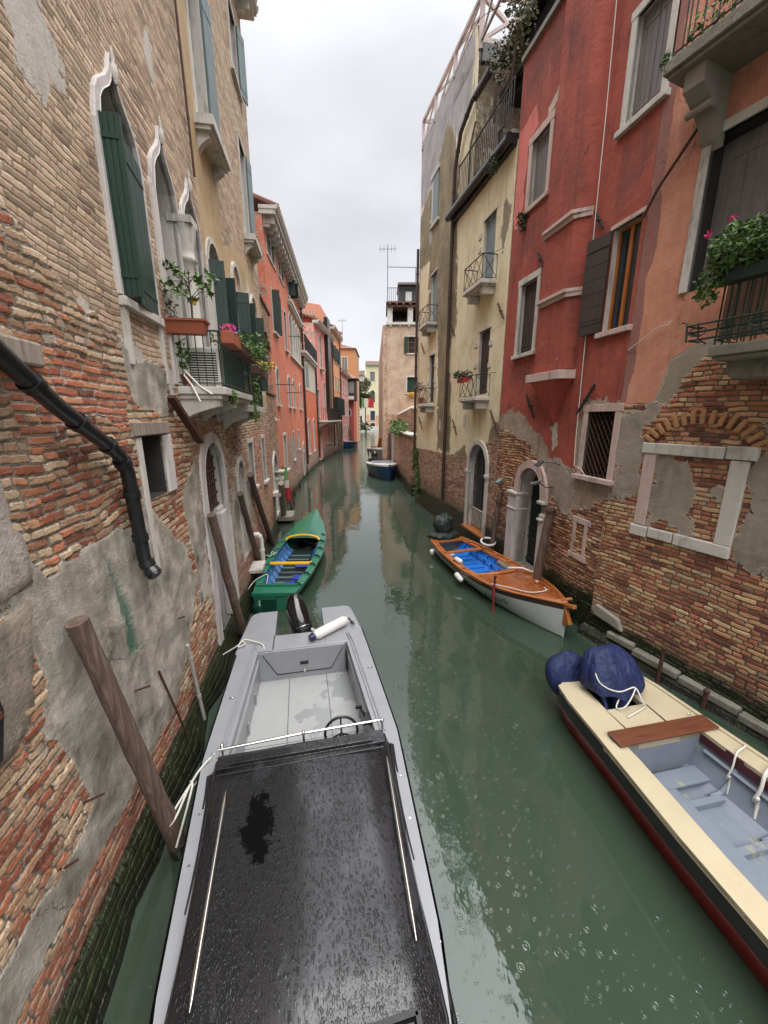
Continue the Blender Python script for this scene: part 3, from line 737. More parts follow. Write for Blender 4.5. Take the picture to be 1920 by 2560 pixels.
m_beige = masonry('beige_stucco_house', dict(k='s', cols=[(.38, .26, .18), (.5, .36, .26), (.58, .44, .34)]), layers=[
    dict(s=dict(k='b', pal=[(.1, (.42, .17, .09)), (.5, (.5, .24, .13)), (.9, (.5, .36, .26))], mortar=(.5, .42, .35), bw=.25, bh=.07, relief=.01), a='brick', amp=.4, th=-.01)], moss=(.3, .5), streaks=.12)
m_far = masonry('pale_far_stucco', dict(k='s', cols=[(.6, .52, .33), (.7, .62, .42)]), layers=[
    dict(s=dict(k='s', cols=[(.5, .25, .16), (.6, .42, .3)]), a='patch', amp=1.2, th=0, fs=1)], moss=(.4, .6), streaks=.1)

M['pipe_old'] = plain('old_grey_pipe', (.36, .34, .31), .6, .3, 8)
# ================================================================== PALACE (left, nearest)
fL1 = F((-2.0, .5), (-4.75, 18))
B1 = Bld('brick_palace', fL1, 'tall tan brick palace with gothic windows and crumbling plaster, nearest on the left', 'palace', 15.6, u0=-2, u1=13.75)
f = fL1
B1.awin(3.74, 4.53, 5.36, 6.78, .68, 'ogee', fr=.085, fm='marble', fill='sh_green', leaf='sh_green', sill=0, opens=[(-1, 86, .2, 5.36, 6.85), (1, 6, .62, 5.34, 6.84)])
B1.awin(4.95, 5.72, 4.62, 6.88, .72, 'ogee', fr=.085, fm='marble', fill='dark_in', sill=0)
B1.awin(5.98, 6.82, 4.62, 6.88, .72, 'ogee', fr=.085, fm='marble', fill='dark_in', sill=0)
B1.awin(7.22, 8.15, 4.62, 6.8, .5, 'round', fr=.10, fill='sh_dkgreen', leaf='sh_dkgreen', sill=0, opens=[(-1, 75, .28, 4.7, 6.9), (1, 85, .28, 4.7, 6.9)])
B1.win(9.55, 10.45, 5.3, 7.05, fr=.08, fill='sh_dkgreen', sh_mat='sh_dkgreen', opens=[(-1, 70, .27), (1, 85, .27)])
B1.win(11.75, 12.7, 4.95, 7.0, fr=.08, fill='sh_dkgreen', sh_mat='sh_dkgreen', opens=[(-1, 85, .3)])
B1.win(7.52, 8.35, 9.1, 11.6, fr=.1, fill='sh_blue', sh_mat='sh_blue', opens=[(1, 172, .42)], sill=.0)
B1.win(11.7, 12.55, 9.05, 11.35, fr=.1, fill='sh_blue', sh_mat='sh_blue', opens=[(1, 172, .42)], sill=.0)
B1.win(11.65, 12.5, 12.7, 14.2, fr=.09, fill='sh_blue', sh_mat='sh_blue', opens=[(1, 165, .42)], sill=.05)
B1.win(3.63, 4.16, 3.32, 4.0, fr=0, fill='dark_in', sill=0)
def door_grid(s, w_):
    m2 = MB(); f = s.f
    for i in range(9):
        u = 5.66 + i * .125; m2.tube([f.P(u, 2.62, -.12), f.P(u, 3.72, -.12)], .014, 6)
    for i in range(5): fbox(m2, f, 5.58, 6.72, 2.6 + i * .22, 2.645 + i * .22, -.13, -.09)
    s.part('grille', m2, M['rust'], w_)
    m3 = MB(); fbox(m3, f, 6.42, 6.78, .1, 2.58, -.42, -.02); fbox(m3, f, 6.40, 7.0, .45, 2.5, -.1, .035); fbox(m3, f, 6.9, 7.02, .5, 2.3, -.05, .05)
    s.part('pier', m3, M['marble'], w_, bevel=.02)
B1.awin(5.6, 6.75, -.3, 3.1, .68, 'bell', fr=.2, fo=.04, fm='marble', fill='dark_in', sill=0, name='doorway', grille=door_grid)
B1.awin(7.98, 8.75, .95, 2.75, .5, 'bell', fr=.1, fo=.03, fill='brickin', sill=0, backmat='brickin', name='walled_doorway')
B1.win(9.5, 10.15, 2.38, 3.55, fr=.1, fill='sh_dkgreen', leaves_=1, sill=.08)
B1.win(11.78, 12.3, 2.22, 3.55, fr=.1, fill='sh_dkgreen', leaves_=1, sill=.08)
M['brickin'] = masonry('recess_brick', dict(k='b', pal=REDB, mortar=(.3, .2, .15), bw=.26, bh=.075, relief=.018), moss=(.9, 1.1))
B1.finish(m_palace, sp=.14, dense=(.85, 5.35, .25, 5.3, .017), bulge=.05, reveal=.42, depth=10, attrs=dict(
    yellow=[[(6.95, 13), (8.8, 12), (8.75, 7.75), (10.2, 8.2), (11.6, 8.3), (13.8, 7.6), (13.8, 4.6), (7.0, 4.6)]],
    pale=[[(2.55, 6.9), (2.85, 7.3), (3.1, 7.15), (3.3, 6.75), (2.95, 6.4), (2.7, 6.45)], [(10.9, 7.4), (11.6, 7.9), (12, 7.3), (11.3, 6.6)], [(5.2, 8.4), (5.5, 8.8), (5.55, 8.2)], [(2.7, 5.2), (3.25, 5.12), (3.15, 4.98), (2.75, 5.0)]],
    rough=[[(-2, -1), (13.8, -1), (13.8, 4.45), (9, 4.4), (7, 4.3), (5.2, 4.7), (4.2, 4.75), (3.5, 5.0), (2.7, 5.15), (2.2, 5.6), (1.0, 6.6), (-2, 8)]],
    redbrick=[[(1.95, 4.55), (2.3, 4.66), (3.1, 4.72), (3.55, 4.5), (3.45, 4.08), (2.7, 4.2), (2.1, 3.95)], [(7.3, 2.6), (9.4, 2.6), (9.4, .5), (7.2, .6)], [(10.2, 3.9), (13.8, 3.9), (13.8, .4), (9.4, .4)], [(-2, .82), (3.2, .82), (3.9, .62), (5.3, .6), (5.4, .2), (-2, .2)]],
    plaster=[[(1.4, 4.0), (1.95, 3.12), (2.82, 3.2), (3.18, 3.14), (3.45, 3.3), (3.55, 4.0), (3.66, 4.0), (3.66, 3.2), (4.45, 2.5), (4.7, 1.9), (4.2, 1.3), (3.5, .72), (3.2, .78), (2.7, .76), (1.95, .8), (.5, .86), (-2, .9), (-2, 1.4), (.9, 1.2), (1.3, 1.22), (1.6, 1.12), (1.9, 1.25), (1.82, 1.8), (1.6, 2.2), (1.75, 2.5), (1.62, 3.0), (1.1, 3.3), (1.0, 4.2)],
             [(4.6, 3.2), (5.35, 3.6), (5.35, 1.6), (4.8, 1.5)], [(7.3, 2.7), (7.9, 2.9), (7.9, 1.3), (7.4, 1.0)], [(3.55, 4.9), (4.6, 4.75), (4.5, 4.2), (3.6, 4.35)], [(8.8, 2.6), (9.35, 2.6), (9.1, .8)]],
    copper=[[(2.58, 3.06), (2.68, 3.05), (2.9, 2.45), (2.97, 1.9), (2.74, 1.95), (2.68, 2.5)]],
    lime=[[(4.55, 5.0), (4.85, 4.7), (4.8, 4.2), (4.6, 4.5)], [(4.8, 1.7), (5.35, 2.3), (5.35, 1.2)], [(3.6, 4.95), (4.2, 4.9), (4.0, 4.7)]]))
B1.cornice(15.3, .3, .4, 'stone', corb=.75)
# sloping mossy footing in the water
mb = MB(); n = 40; rings = []
for i in range(n + 1):
    u = -2 + i * 15.75 / n; k = mnoise.noise(Vector((u * 1.3, 0, 5))) * .07
    rings.append([f.P(u, .42 + k, .0), f.P(u, .38 + k, .05), f.P(u, .2 + k * .5, .09 + k), f.P(u, .06, .16 + k * 2), f.P(u, -.4, .3 + k)])
mb.loft(rings, closed=False); mb.uv = [(q, .1) for q in range(len(mb.uv))]
uvl = []
for fc in mb.f:
    for i in fc: uvl.append(((i // 5) * 15.75 / n, [.42, .38, .2, .06, -.4][i % 5]))
mb.uv = uvl; B1.part('footing', mb, m_ledge)
# lower window's stone surround, carved door-jamb blocks, old sill ends
mb = MB(); fbox(mb, f, 3.48, 4.36, 4.01, 4.15, -.06, .05); B1.part('lintel', mb, M['wood_grey'], bevel=.01)
mb = MB(); fbox(mb, f, 3.52, 3.63, 2.5, 4.0, -.06, .03); B1.part('jamb', mb, M['stone'], bevel=.015)
mb = MB(); fbox(mb, f, 4.17, 4.42, 3.3, 4.0, -.3, .04); B1.part('jamb', mb, M['marble'], bevel=.02)
def chunk(f, poly, o, mat, name, seed=0, sp=.07, B=B1, rough=.03):
    g = [(u, z) for u in np.arange(min(p[0] for p in poly), max(p[0] for p in poly), sp) for z in np.arange(min(p[1] for p in poly), max(p[1] for p in poly), sp)]
    q = np.array(g); q = q[sdf(q, poly) > sp * .4]; pts = [Vector(p) for p in poly] + [Vector((float(a), float(b))) for a, b in q]
    v, e, fa, *_ = delaunay_2d_cdt(pts, [(i, (i + 1) % len(poly)) for i in range(len(poly))], [], 1, 1e-5)
    va = np.array([(p.x, p.y) for p in v]); d = np.maximum(0, sdf(va, poly)); V = []
    for (a, b), dd in zip(va, d):
        n_ = mnoise.noise(Vector((a * 4, b * 4, seed))) * rough + mnoise.noise(Vector((a * 13, b * 13, seed))) * rough * .35
        V.append(f.P(a, b, -.02 + (o + n_) * min(1, dd / .012)))
    FA = [tuple(t) for t in fa]; nn = (V[FA[0][1]] - V[FA[0][0]]).cross(V[FA[0][2]] - V[FA[0][0]])
    if nn.dot(Vector((f.n.x, f.n.y, 0))) < 0: FA = [t[::-1] for t in FA]
    mb = MB(); mb.add(V, FA, smooth=True); return B.part(name, mb, mat)
st_old = stonem('old_pier_stone', (.36, .31, .27), (.52, .47, .42), (.14, .12, .09), .014)
chunk(f, [(.9, 4.12), (1.72, 4.08), (1.80, 3.98), (1.82, 3.6), (1.86, 3.3), (1.84, 3.14), (1.5, 3.1), (.9, 3.12)], .05, st_old, 'stone_pier', 1, rough=.012)
chunk(f, [(.9, 3.18), (1.5, 3.08), (1.78, 3.1), (1.72, 2.7), (1.62, 2.35), (1.35, 2.2), (.9, 2.3)], .045, stonem('old_cement', (.24, .2, .15), (.36, .31, .25), (.1, .08, .06), .012), 'cement_base', 4)
mb = MB(); fbox(mb, f, 1.4, 2.28, 4.52, 4.68, -.05, .07); B1.part('timber_beam', mb, M['wood_grey'], bevel=.02)
mb = MB(); fprism(mb, f, [(.9, 2.25), (1.25, 2.35), (1.33, 2.6), (1.3, 2.95), (1.22, 3.0), (.9, 3.05)], .07, .075); B1.part('recess_shade_plate', mb, M['dark_in'])  # flat near-black plate standing in for the shade of a broken recess
mb = MB(); mb.bar(f.P(.9, 2.86, .1), f.P(1.3, 2.92, .09), .035); mb.bar(f.P(.95, 2.56, .1), f.P(1.28, 2.62, .09), .035); mb.bar(f.P(1.18, 2.35, .1), f.P(1.2, 2.95, .1), .03); [B1.part('broken_lath', MB().bar(a_, b_, .035), M['wood_brown']) for a_, b_ in ((f.P(.9, 2.86, .1), f.P(1.3, 2.92, .09)), (f.P(.95, 2.56, .1), f.P(1.28, 2.62, .09)))]
# thin stone strips beside the window, sills on brackets, string pieces
for (u, za, zb) in ((3.68, 4.72, 5.33), (4.56, 4.6, 5.33)):
    mb = MB(); fbox(mb, f, u, u + .07, za, zb, -.03, .03); B1.part('stone_strip', mb, M['stone'], bevel=.008)
mb = MB(); fbox(mb, f, 3.66, 4.62, 5.26, 5.35, -.1, .06); B1.part('sill', mb, M['stone'], bevel=.01)
for (ua, ub, z) in ((7.3, 8.6, 9.0), (11.5, 12.8, 8.95)):
    mb = MB(); fbox(mb, f, ua, ub, z - .06, z + .08, -.1, .3); fbox(mb, f, ua + .03, ub - .03, z - .12, z - .06, -.1, .24)
    scroll_bracket(f, ua + .1, .14, z - .12, .22, .3, mb); scroll_bracket(f, ub - .25, .14, z - .12, .22, .3, mb); B1.part('bracketed_sill', mb, M['stone'])
for (ua, ub) in ((9.2, 10.25), (11.55, 12.75)):
    mb = MB(); ring(mb, f, arch(ua, ub, 7.05, 7.15, .55), arch(ua + .09, ub - .09, 7.05, 7.15, .46), -.02, .05); B1.part('blind_arch', mb, M['stone'])
for (u, z) in ((4.14, 7.42), (5.335, 7.62), (6.4, 7.62)):      # carved finials on the ogee tips
    mb = MB(); mb.lathe(f.P(u, z, .05), [(.015, -.1), (.038, -.03), (.03, .04), (.014, .08), (.022, .11), (.005, .2)], 8); B1.part('finial', mb, M['stone'])
mb = MB(); mb.lathe(f.P(5.85, 4.62, .06), [(.13, 0), (.13, .1), (.10, .14), (.095, 1.5), (.1, 1.75), (.14, 1.78), (.1, 1.82), (.105, 1.9), (.14, 2.1), (.15, 2.22)], 16); fbox(mb, f, 5.7, 6.0, 6.84, 6.93, -.12, .2); B1.part('column', mb, M['stone'])
mb = MB(); fbox(mb, f, 6.9, 7.12, 4.6, 6.6, -.05, .1); B1.part('pilaster', mb, M['stone'], bevel=.01)
pipe(B1, [(1.2, 4.95, .14), (1.83, 4.51, .14), (2.15, 4.29, .14), (2.61, 4.04, .14), (2.86, 3.9, .14), (2.98, 3.72, .14), (3.03, 3.3, .13), (3.08, 2.85, .12), (3.07, 2.74, .16), (3.04, 2.68, .22)], .06, 'pipe_black')
pipe(B1, [(6.6, 10.9, .05), (6.75, 7.9, .05)], .018, 'rust', 'conduit')
mb = MB(); mb.bar(f.P(4.5, 4.45, .06), f.P(5.15, 3.85, .16), .1, .05); B1.part('iron_bracket', mb, M['rust'])
pipe(B1, [(3.93, 1.35, .08), (4.0, .9, .08), (4.05, .1, .12)], .024, 'pipe_old', 'waste_pipe')
pipe(B1, [(9.15, 1.2, .0), (9.15, 1.25, .14), (9.2, 1.1, .2), (9.25, .45, .2)], .06, 'white_pl', 'waste_pipe')
for (u, z, l) in ((2.72, 1.62, .13), (1.82, 1.35, .12), (3.86, 1.75, .1), (1.5, 1.15, .08)):
    mb = MB(); mb.bar(f.P(u, z, -.02), f.P(u + .06, z + .01, l), .014); B1.part('iron_spike', mb, M['rust'])
mb = MB(); mb.bar(f.P(3.2, 1.5, .03), f.P(3.5, .35, .1), .018, .018); B1.part('iron_strap', mb, M['rust'])
mb = MB(); fbox(mb, f, 8.3, 8.95, .5, .59, -.1, .32); B1.part('landing_slab', mb, M['stone'], bevel=.01)
# balconies of the palace
mb = MB(); fbox(mb, f, 4.92, 7.05, 4.5, 4.6, -.05, .62); fbox(mb, f, 4.95, 7.02, 4.44, 4.5, -.05, .56)
bal = B1.part('balcony', mb, M['stone'], bevel=.012)
for u in (4.98, 5.9, 6.85):
    mb = MB(); scroll_bracket(f, u, .16, 4.44, .55, .32, mb); B1.part('bracket', mb, M['stone'], bal)
B1.part('railing', railing(f, 4.95, 7.0, 4.6, 5.3, .58, .085, .007), M['iron_green'], bal)
mb = MB(); fbox(mb, f, 7.15, 8.75, 4.3, 4.42, -.05, .6); bal2 = B1.part('balcony', mb, M['stone'], bevel=.012)
for u in (7.25, 8.5):
    mb = MB(); scroll_bracket(f, u, .18, 4.3, .5, .35, mb); B1.part('bracket', mb, M['stone'], bal2)
B1.part('railing', railing(f, 7.18, 8.72, 4.42, 5.2, .56, .085, .007), M['iron_green'], bal2)
# ---------------- things on that balcony
GB = 'planters on the palace balcony'
t = thing('planter', f.P(4.9, 5.2, .25), 'long terracotta trough with a lemon sapling on the palace balcony end', 'planter')
mb = MB()
for k in range(1): 
    p = [f.P(4.82, 5.24, -.08), f.P(4.98, 5.24, -.08), f.P(4.98, 5.24, .44), f.P(4.82, 5.24, .44), f.P(4.79, 5.4, -.11), f.P(5.01, 5.4, -.11), f.P(5.01, 5.4, .47), f.P(4.79, 5.4, .47)]
    mb.hexa(p); fbox(mb, f, 4.775, 5.025, 5.385, 5.41, -.125, .485)
obj('trough', mb, M['terracotta'], t)
rnd = random.Random(3); mb = MB(); base = f.P(4.9, 5.4, .3); tips = []
mb.tube([base, base + Vector((.01, 0, .2)), base + Vector((-.01, .03, .42)), base + Vector((.0, .03, .6))], [.013, .011, .009, .005], 6)
for i in range(16):
    s = base + Vector((0, .02, rnd.uniform(.15, .55))); a = rnd.uniform(0, 6.28); e = s + Vector((math.cos(a) * .24, math.sin(a) * .22, rnd.uniform(.02, .2))); mb.tube([s, s.lerp(e, .5) + Vector((0, 0, .04)), e], [.006, .004, .003], 5); tips.append(e)
obj('stem', mb, M['bark'], t)
mb = MB()
for e in tips: leaves(mb, e, (.09, .09, .07), 9, .085, rnd)
obj('leaves', mb, M['leaf'], t)
mb = MB(); mb.sphere(tips[2] + Vector((0, 0, -.05)), (.026, .026, .034), 10); obj('lemon', mb, M['lemon'], t)
mb = MB(); leaves(mb, f.P(4.9, 5.52, .02), (.1, .1, .16), 150, .04, rnd); obj('dry_herbs', mb, M['leaf_olive'], t)
t = thing('planter', f.P(6, 5.2, .66), 'window boxes with green trailing plants and pink flowers along the balcony front', 'planter')
mb = MB(); fbox(mb, f, 5.0, 5.55, 5.16, 5.32, .6, .76); obj('box', mb, M['terracotta'], t, bevel=.01)
mb = MB(); fbox(mb, f, 5.6, 6.25, 5.14, 5.3, .6, .76); obj('box', mb, M['rust'], t, bevel=.01)
mb = MB(); fbox(mb, f, 6.3, 6.95, 5.14, 5.3, .6, .76); obj('box', mb, M['rust'], t, bevel=.01)
mb = MB(); leaves(mb, f.P(5.9, 5.34, .7), (.45, .5, .1), 500, .05, rnd); obj('greenery', mb, M['leaf'], t)
mb = MB(); leaves(mb, f.P(6.5, 5.3, .74), (.3, .4, .14), 400, .05, rnd, .4); obj('greenery', mb, M['leaf'], t)
mb = MB(); leaves(mb, f.P(5.15, 5.38, .68), (.12, .14, .05), 60, .04, rnd); obj('petals', mb, M['pink'], t)
mb = MB(); leaves(mb, f.P(5.6, 5.44, .68), (.06, .1, .04), 40, .035, rnd); obj('petals', mb, M['violet'], t)
t = thing('planter', f.P(7.6, 5.1, .6), 'window box of yellow pansies and hanging leaves on the farther palace balcony', 'planter')
mb = MB(); fbox(mb, f, 7.3, 8.6, 5.02, 5.16, .58, .74); obj('box', mb, M['rust'], t)
for q, rd, k_ in (((7.7, 5.2, .68), (.35, .45, .12), 300), ((7.3, 4.75, .66), (.1, .12, .3), 160), ((7.25, 4.3, .6), (.1, .12, .25), 140)): mb = MB(); leaves(mb, f.P(*q), rd, k_, .05, rnd); obj('greenery', mb, M['leaf'], t)
mb = MB(); leaves(mb, f.P(7.6, 5.22, .74), (.3, .35, .08), 120, .04, rnd); obj('petals', mb, M['yellow'], t)
t = thing('air_conditioner', f.P(5.2, 4.62, .3), 'white air conditioner unit standing inside the palace balcony railing', 'air conditioner')
mb = MB(); fbox(mb, f, 5.14, 5.42, 4.66, 5.13, .12, .52); obj('casing', mb, M['white_pl'], t, bevel=.015)
mb = MB(); fbox(mb, f, 5.132, 5.14, 4.7, 5.06, .15, .49); obj('vent', mb, M['dark_in'], t)
mb = MB()
for i in range(11): fbox(mb, f, 5.12, 5.132, 4.71 + i * .032, 4.722 + i * .032, .15, .49)
obj('louvres', mb, M['white_pl'], t)
mb = MB(); mb.tube([f.P(4.96, 4.75, .1), f.P(4.9, 4.62, .2), f.P(4.86, 4.4, .3)], .013, 6); mb.tube([f.P(4.96, 4.8, .12), f.P(4.92, 4.6, .3), f.P(4.9, 4.5, .45)], .013, 6)
solo('drain_hose', mb, M['white_pl'], 'short white plastic drain hoses hanging out under the palace balcony railing', 'hose')
mb = MB(); leaves(mb, f.P(5.35, 4.5, .62), (.07, .07, .13), 90, .05, rnd)
solo('weed', mb, M['leaf'], 'small leafy weed growing from the edge of the palace balcony slab', 'weed')
t = thing('plant', f.P(5.05, 4.62, .15), 'leafy green plant standing behind the near end of the balcony railing', 'potted plant')
mb = MB(); mb.lathe(f.P(5.05, 4.62, .1), [(.05, 0), (.08, .14)], 10); obj('pot', mb, M['terracotta'], t)
mb = MB(); leaves(mb, f.P(5.02, 5.0, .1), (.08, .08, .22), 110, .06, rnd); obj('leaves', mb, M['leaf'], t)

# ---------------- low wall with the gate arch, and the arch bridging the alley
BW = Bld('boundary_wall', fL1, 'low brick wall with a stone gate arch between tan palace and red house', 'wall', 5.0, u0=13.77, u1=16.4)
BW.awin(14.15, 15.6, .35, 1.95, .85, 'round', fr=.14, fill='brickin', backmat='stone_dark', capital=False, sill=0, name='gate_arch')
BW.finish(m_lowbrick, sp=.25, bulge=.04, reveal=.5, depth=.6, attrs={})
mb = MB(); 
for i in range(24): mb.tube([f.P(13.8 + i * .11, 5.06, .06), f.P(13.8 + i * .11, 5.12, -.6)], .05, 6)
BW.part('coping', mb, M['roof'])
mb = MB(); fbox(mb, f, 15.62, 16.0, .3, 1.62, -.35, .12); fbox(mb, f, 15.56, 16.1, 1.62, 1.75, -.4, .2); fbox(mb, f, 15.6, 16.05, 1.75, 1.95, -.38, .14); fbox(mb, f, 15.52, 16.14, 1.95, 2.03, -.42, .24); BW.part('capital', mb, M['stone'], bevel=.02)
mb = MB(); fbox(mb, f, 13.5, 14.1, 1.35, 1.5, 0, .3); BW.part('stone_corbel', mb, M['stone'], bevel=.02)
mb = MB(); fbox(mb, f, 14.6, 15.7, .12, .3, .0, .6); BW.part('step', mb, M['stone_dark'], bevel=.02)
mb = MB(); pl = [(13.77, 6.7)] + [(13.77 + 2.6 * i / 10, 6.7 + .55 * math.sin(math.pi * i / 10)) for i in range(1, 10)] + [(16.37, 6.7), (16.37, 8.05), (13.77, 8.35)]
fprism(mb, f, pl, -.35, -.02)
bt = thing('flying_arch', f.P(13.8, 6.7), 'flat brick arch bridging the alley high between palace and red house', 'arch'); obj('arch', mb, m_lowbrick, bt)
mb = MB(); fbox(mb, f, 13.8, 16.36, 8.1, 8.2, -.4, .04); obj('coping', mb, M['roof'], bt)
mb = MB(); mb.lathe(f.P(15.9, 4.1, .0), [(.05, -.05), (.07, 0), (.05, .08)], 10); mb.bar(f.P(15.9, 4.1, 0), f.P(15.9, 4.1, .18), .05)
solo('security_camera', mb, M['white_pl'], 'small white security camera on the brick wall beside the red house', 'camera')

# ================================================================== RED HOUSE (left)
fL2 = F((-4.6, 17), (-5.95, 31)); f = fL2
B2 = Bld('red_house', fL2, 'tall salmon red house with dark shutters and a five-light gothic window', 'house', 11.6, u0=-.5, u1=11.4)
B2.win(.15, 1.0, 10.5, 11.3, fr=.07, fill='glass_pale', sill=.03, mull='white_pl'); B2.win(1.1, 1.9, 10.5, 11.3, fr=.07, fill='glass_pale', sill=.03, mull='white_pl')
B2.win(2.9, 3.5, 10.6, 11.3, fr=.07, fill='glass_pale', sill=.03, mull='white_pl'); B2.win(3.7, 4.4, 10.6, 11.3, fr=.07, fill='glass_pale', sill=.03, mull='white_pl')
B2.win(6.0, 6.7, 10.6, 11.4, fr=.07, fill='sh_dkgreen', sh_mat='sh_dkgreen', opens=[(-1, 80, .35), (1, 70, .45)])
B2.win(.5, 1.3, 7.7, 9.3, fr=.08, fill='sh_dkgreen', sh_mat='sh_dkgreen', opens=[(-1, 80, .3), (1, 150, .3)], sill=.1)
B2.win(3.7, 4.4, 7.5, 9.3, fr=.08, fill='sh_dkgreen', sill=.1)
for i in range(5): B2.awin(5.6 + i * 1.05, 6.35 + i * 1.05, 7.55, 9.4, .45, 'ogee', fr=.09, fill='glass_pale' if i < 4 else 'sh_dkgreen', leafs=0 if i < 4 else 2, leaf='sh_dkgreen', sill=0)
for (a, b) in ((.35, .9), (3.85, 4.5), (5.75, 6.35), (8.9, 9.55)): B2.awin(a, b, 4.75, 5.95, .32, 'round', fr=.08, fill='glass_pale', sill=.1)
B2.win(1.35, 2.05, 1.75, 3.35, fr=.12, fill='glass_pale', sill=.12); B2.win(4.55, 5.1, 1.9, 3.35, fr=.08, fill='stone_dark', sill=.05); B2.win(7.0, 7.5, 2.3, 3.4, fr=.08, fill='glass_pale')
B2.awin(9.3, 10.1, .3, 2.0, .5, 'bell', fr=.12, fill='dark_in', sill=0, capital=True, name='doorway')
B2.finish(m_red_far, sp=.3, reveal=.3, depth=9, attrs=dict(brick=[[(2.3, .3), (2.7, 3.0), (4.5, 3.3), (6.5, 2.9), (8.5, 2.2), (11.5, 2.2), (11.5, -1), (2, -1)], [(-.5, 1.2), (2.4, 1.4), (2.4, -1), (-.5, -1)]]))
B2.cornice(11.55, .4, .5, 'stone', corb=.55, csize=(.16, .3, .25))
mb = MB(); fbox(mb, f, 5.4, 11.2, 10.15, 10.3, 0, .22); fbox(mb, f, 5.45, 11.1, 10.02, 10.15, 0, .15); B2.part('string_course', mb, M['stone'])
mb = MB(); fbox(mb, f, 5.4, 11.0, 7.42, 7.52, 0, .12); B2.part('string_course', mb, M['stone'])
for i in range(4):
    mb = MB(); mb.lathe(f.P(6.475 + i * 1.05, 7.55, .05), [(.06, 0), (.05, .1), (.045, 1.6), (.09, 1.8), (.1, 1.9)], 10); B2.part('column', mb, M['stone'])
pipe(B2, [(11.2, 11.6, .12), (11.2, .9, .12)], .07, 'pipe_brown')
tie(B2, 2.6, 9.0, .9, 5); 
for (u, z) in ((.2, 5.55), (3.2, 5.4), (4.9, 8.35), (10.6, 7.9)):
    mb = MB(); mb.bar(f.P(u, z, 0), f.P(u + .1, z, .75), .03); B2.part('iron_bracket', mb, M['rust'])
# ================================================================== LOW ORANGE HOUSE with terrace
fL3 = F((-5.6, 28.25), (-6.0, 35.5)); f = fL3
B3 = Bld('low_orange_house', fL3, 'low orange red house with a white upper room and a railed roof terrace', 'house', 6.15, u1=7.3)
B3.awin(1.0, 1.9, 1.5, 3.5, .55, 'bell', fr=.08, fill='stone_dark', sill=.04); B3.awin(4.0, 4.9, 1.5, 3.5, .55, 'bell', fr=.08, fill='stone_dark', sill=.04)
B3.finish(m_ored, sp=.3, reveal=.3, depth=3, attrs=dict(brick=[[(-.1, 1.4), (7.4, 1.5), (7.4, -1), (-.1, -1)]]))
mb = MB(); fbox(mb, f, .0, 6.6, 6.15, 8.45, -2.8, .02); w3 = B3.part('upper_room', mb, m_cream)
mb = MB(); fbox(mb, f, 1.0, 2.3, 6.4, 7.9, .0, .05); B3.part('window', mb, M['sh_blue'], w3)
mb = MB(); fbox(mb, f, -.3, 7.1, 8.45, 8.62, -2.9, .3); fbox(mb, f, -.2, 7.0, 8.3, 8.45, -2.9, .2); tr = B3.part('terrace_slab', mb, M['stone'], bevel=.02)
B3.part('railing', railing(f, -.2, 7.0, 8.62, 9.65, .22, .14, .014), M['iron'], tr)
mb = MB(); mb.bar(f.P(-.2, 9.65, .2), f.P(-.2, 9.65, -2.6), .04)
for i in range(22): mb.tube([f.P(-.2, 8.62, .2 - i * .13), f.P(-.2, 9.65, .2 - i * .13)], .014, 5)
B3.part('railing', mb, M['rust'], tr)
pipe(B3, [(6.9, 8.4, .1), (7.1, .6, .1)], .06, 'pipe_black')
t = thing('potted_tree', f.P(1.2, 8.62, -.6), 'thin olive-coloured shrub growing on the roof terrace', 'shrub')
mb = MB(); mb.lathe(f.P(1.2, 8.62, -.6), [(.2, 0), (.28, .5)], 12); obj('pot', mb, M['terracotta'], t)
mb = MB(); leaves(mb, f.P(1.2, 10.1, -.6), (.7, .7, 1.0), 500, .14, rnd); obj('leaves', mb, M['leaf_olive'], t)
# ================================================================== RED-PINK HOUSE behind terrace and along the canal
fL4 = F((-6.0, 35.5), (-5.72, 44.2)); f = fL4
B4 = Bld('pink_house', fL4, 'rose pink house with a tall chimney shaft and an iron balcony over the water', 'house', 12.0, u1=8.7)
B4.awin(2.2, 3.2, 8.6, 11.0, .6, 'bell', fr=.15, fill='glass_pale', sill=.3); B4.awin(3.4, 4.3, 5.0, 7.0, .5, 'bell', fr=.12, fill='glass_pale', sill=0)
B4.win(.4, 1.2, 4.3, 6.6, fr=.12, fill='glass_pale'); B4.awin(.5, 2.0, .3, 2.6, .7, 'bell', fr=.1, fill='stone_dark', sill=0, name='doorway'); B4.awin(5.2, 6.1, 1.6, 2.9, .5, 'bell', fr=.1, fill='dark_in'); B4.win(7.4, 8.0, 1.4, 3.2, fr=.08, fill='dark_in')
B4.finish(m_pink, sp=.35, reveal=.3, depth=9, attrs=dict(brick=[[(2.3, 1.4), (8.8, 1.8), (8.8, -1), (2.3, -1)]]))
mb = MB(); fbox(mb, f, 5.0, 6.4, 4.6, 13.6, 0, .35); B4.part('chimney_shaft', mb, m_pink)
B4.cornice(12.0, .3, .4, 'stone', corb=0)
mb = MB(); fbox(mb, f, -.02, 8.7, 3.75, 3.9, 0, 1.0); bl = B4.part('balcony', mb, M['stone'], bevel=.02); B4.part('railing', railing(f, .05, 8.6, 3.9, 5.0, .95, .16, .014, rail=.03), M['iron'], bl)
for u in (.2, 4.0, 8.0):
    mb = MB(); scroll_bracket(f, u, .25, 3.75, .9, .5, mb); B4.part('bracket', mb, M['stone'], bl)
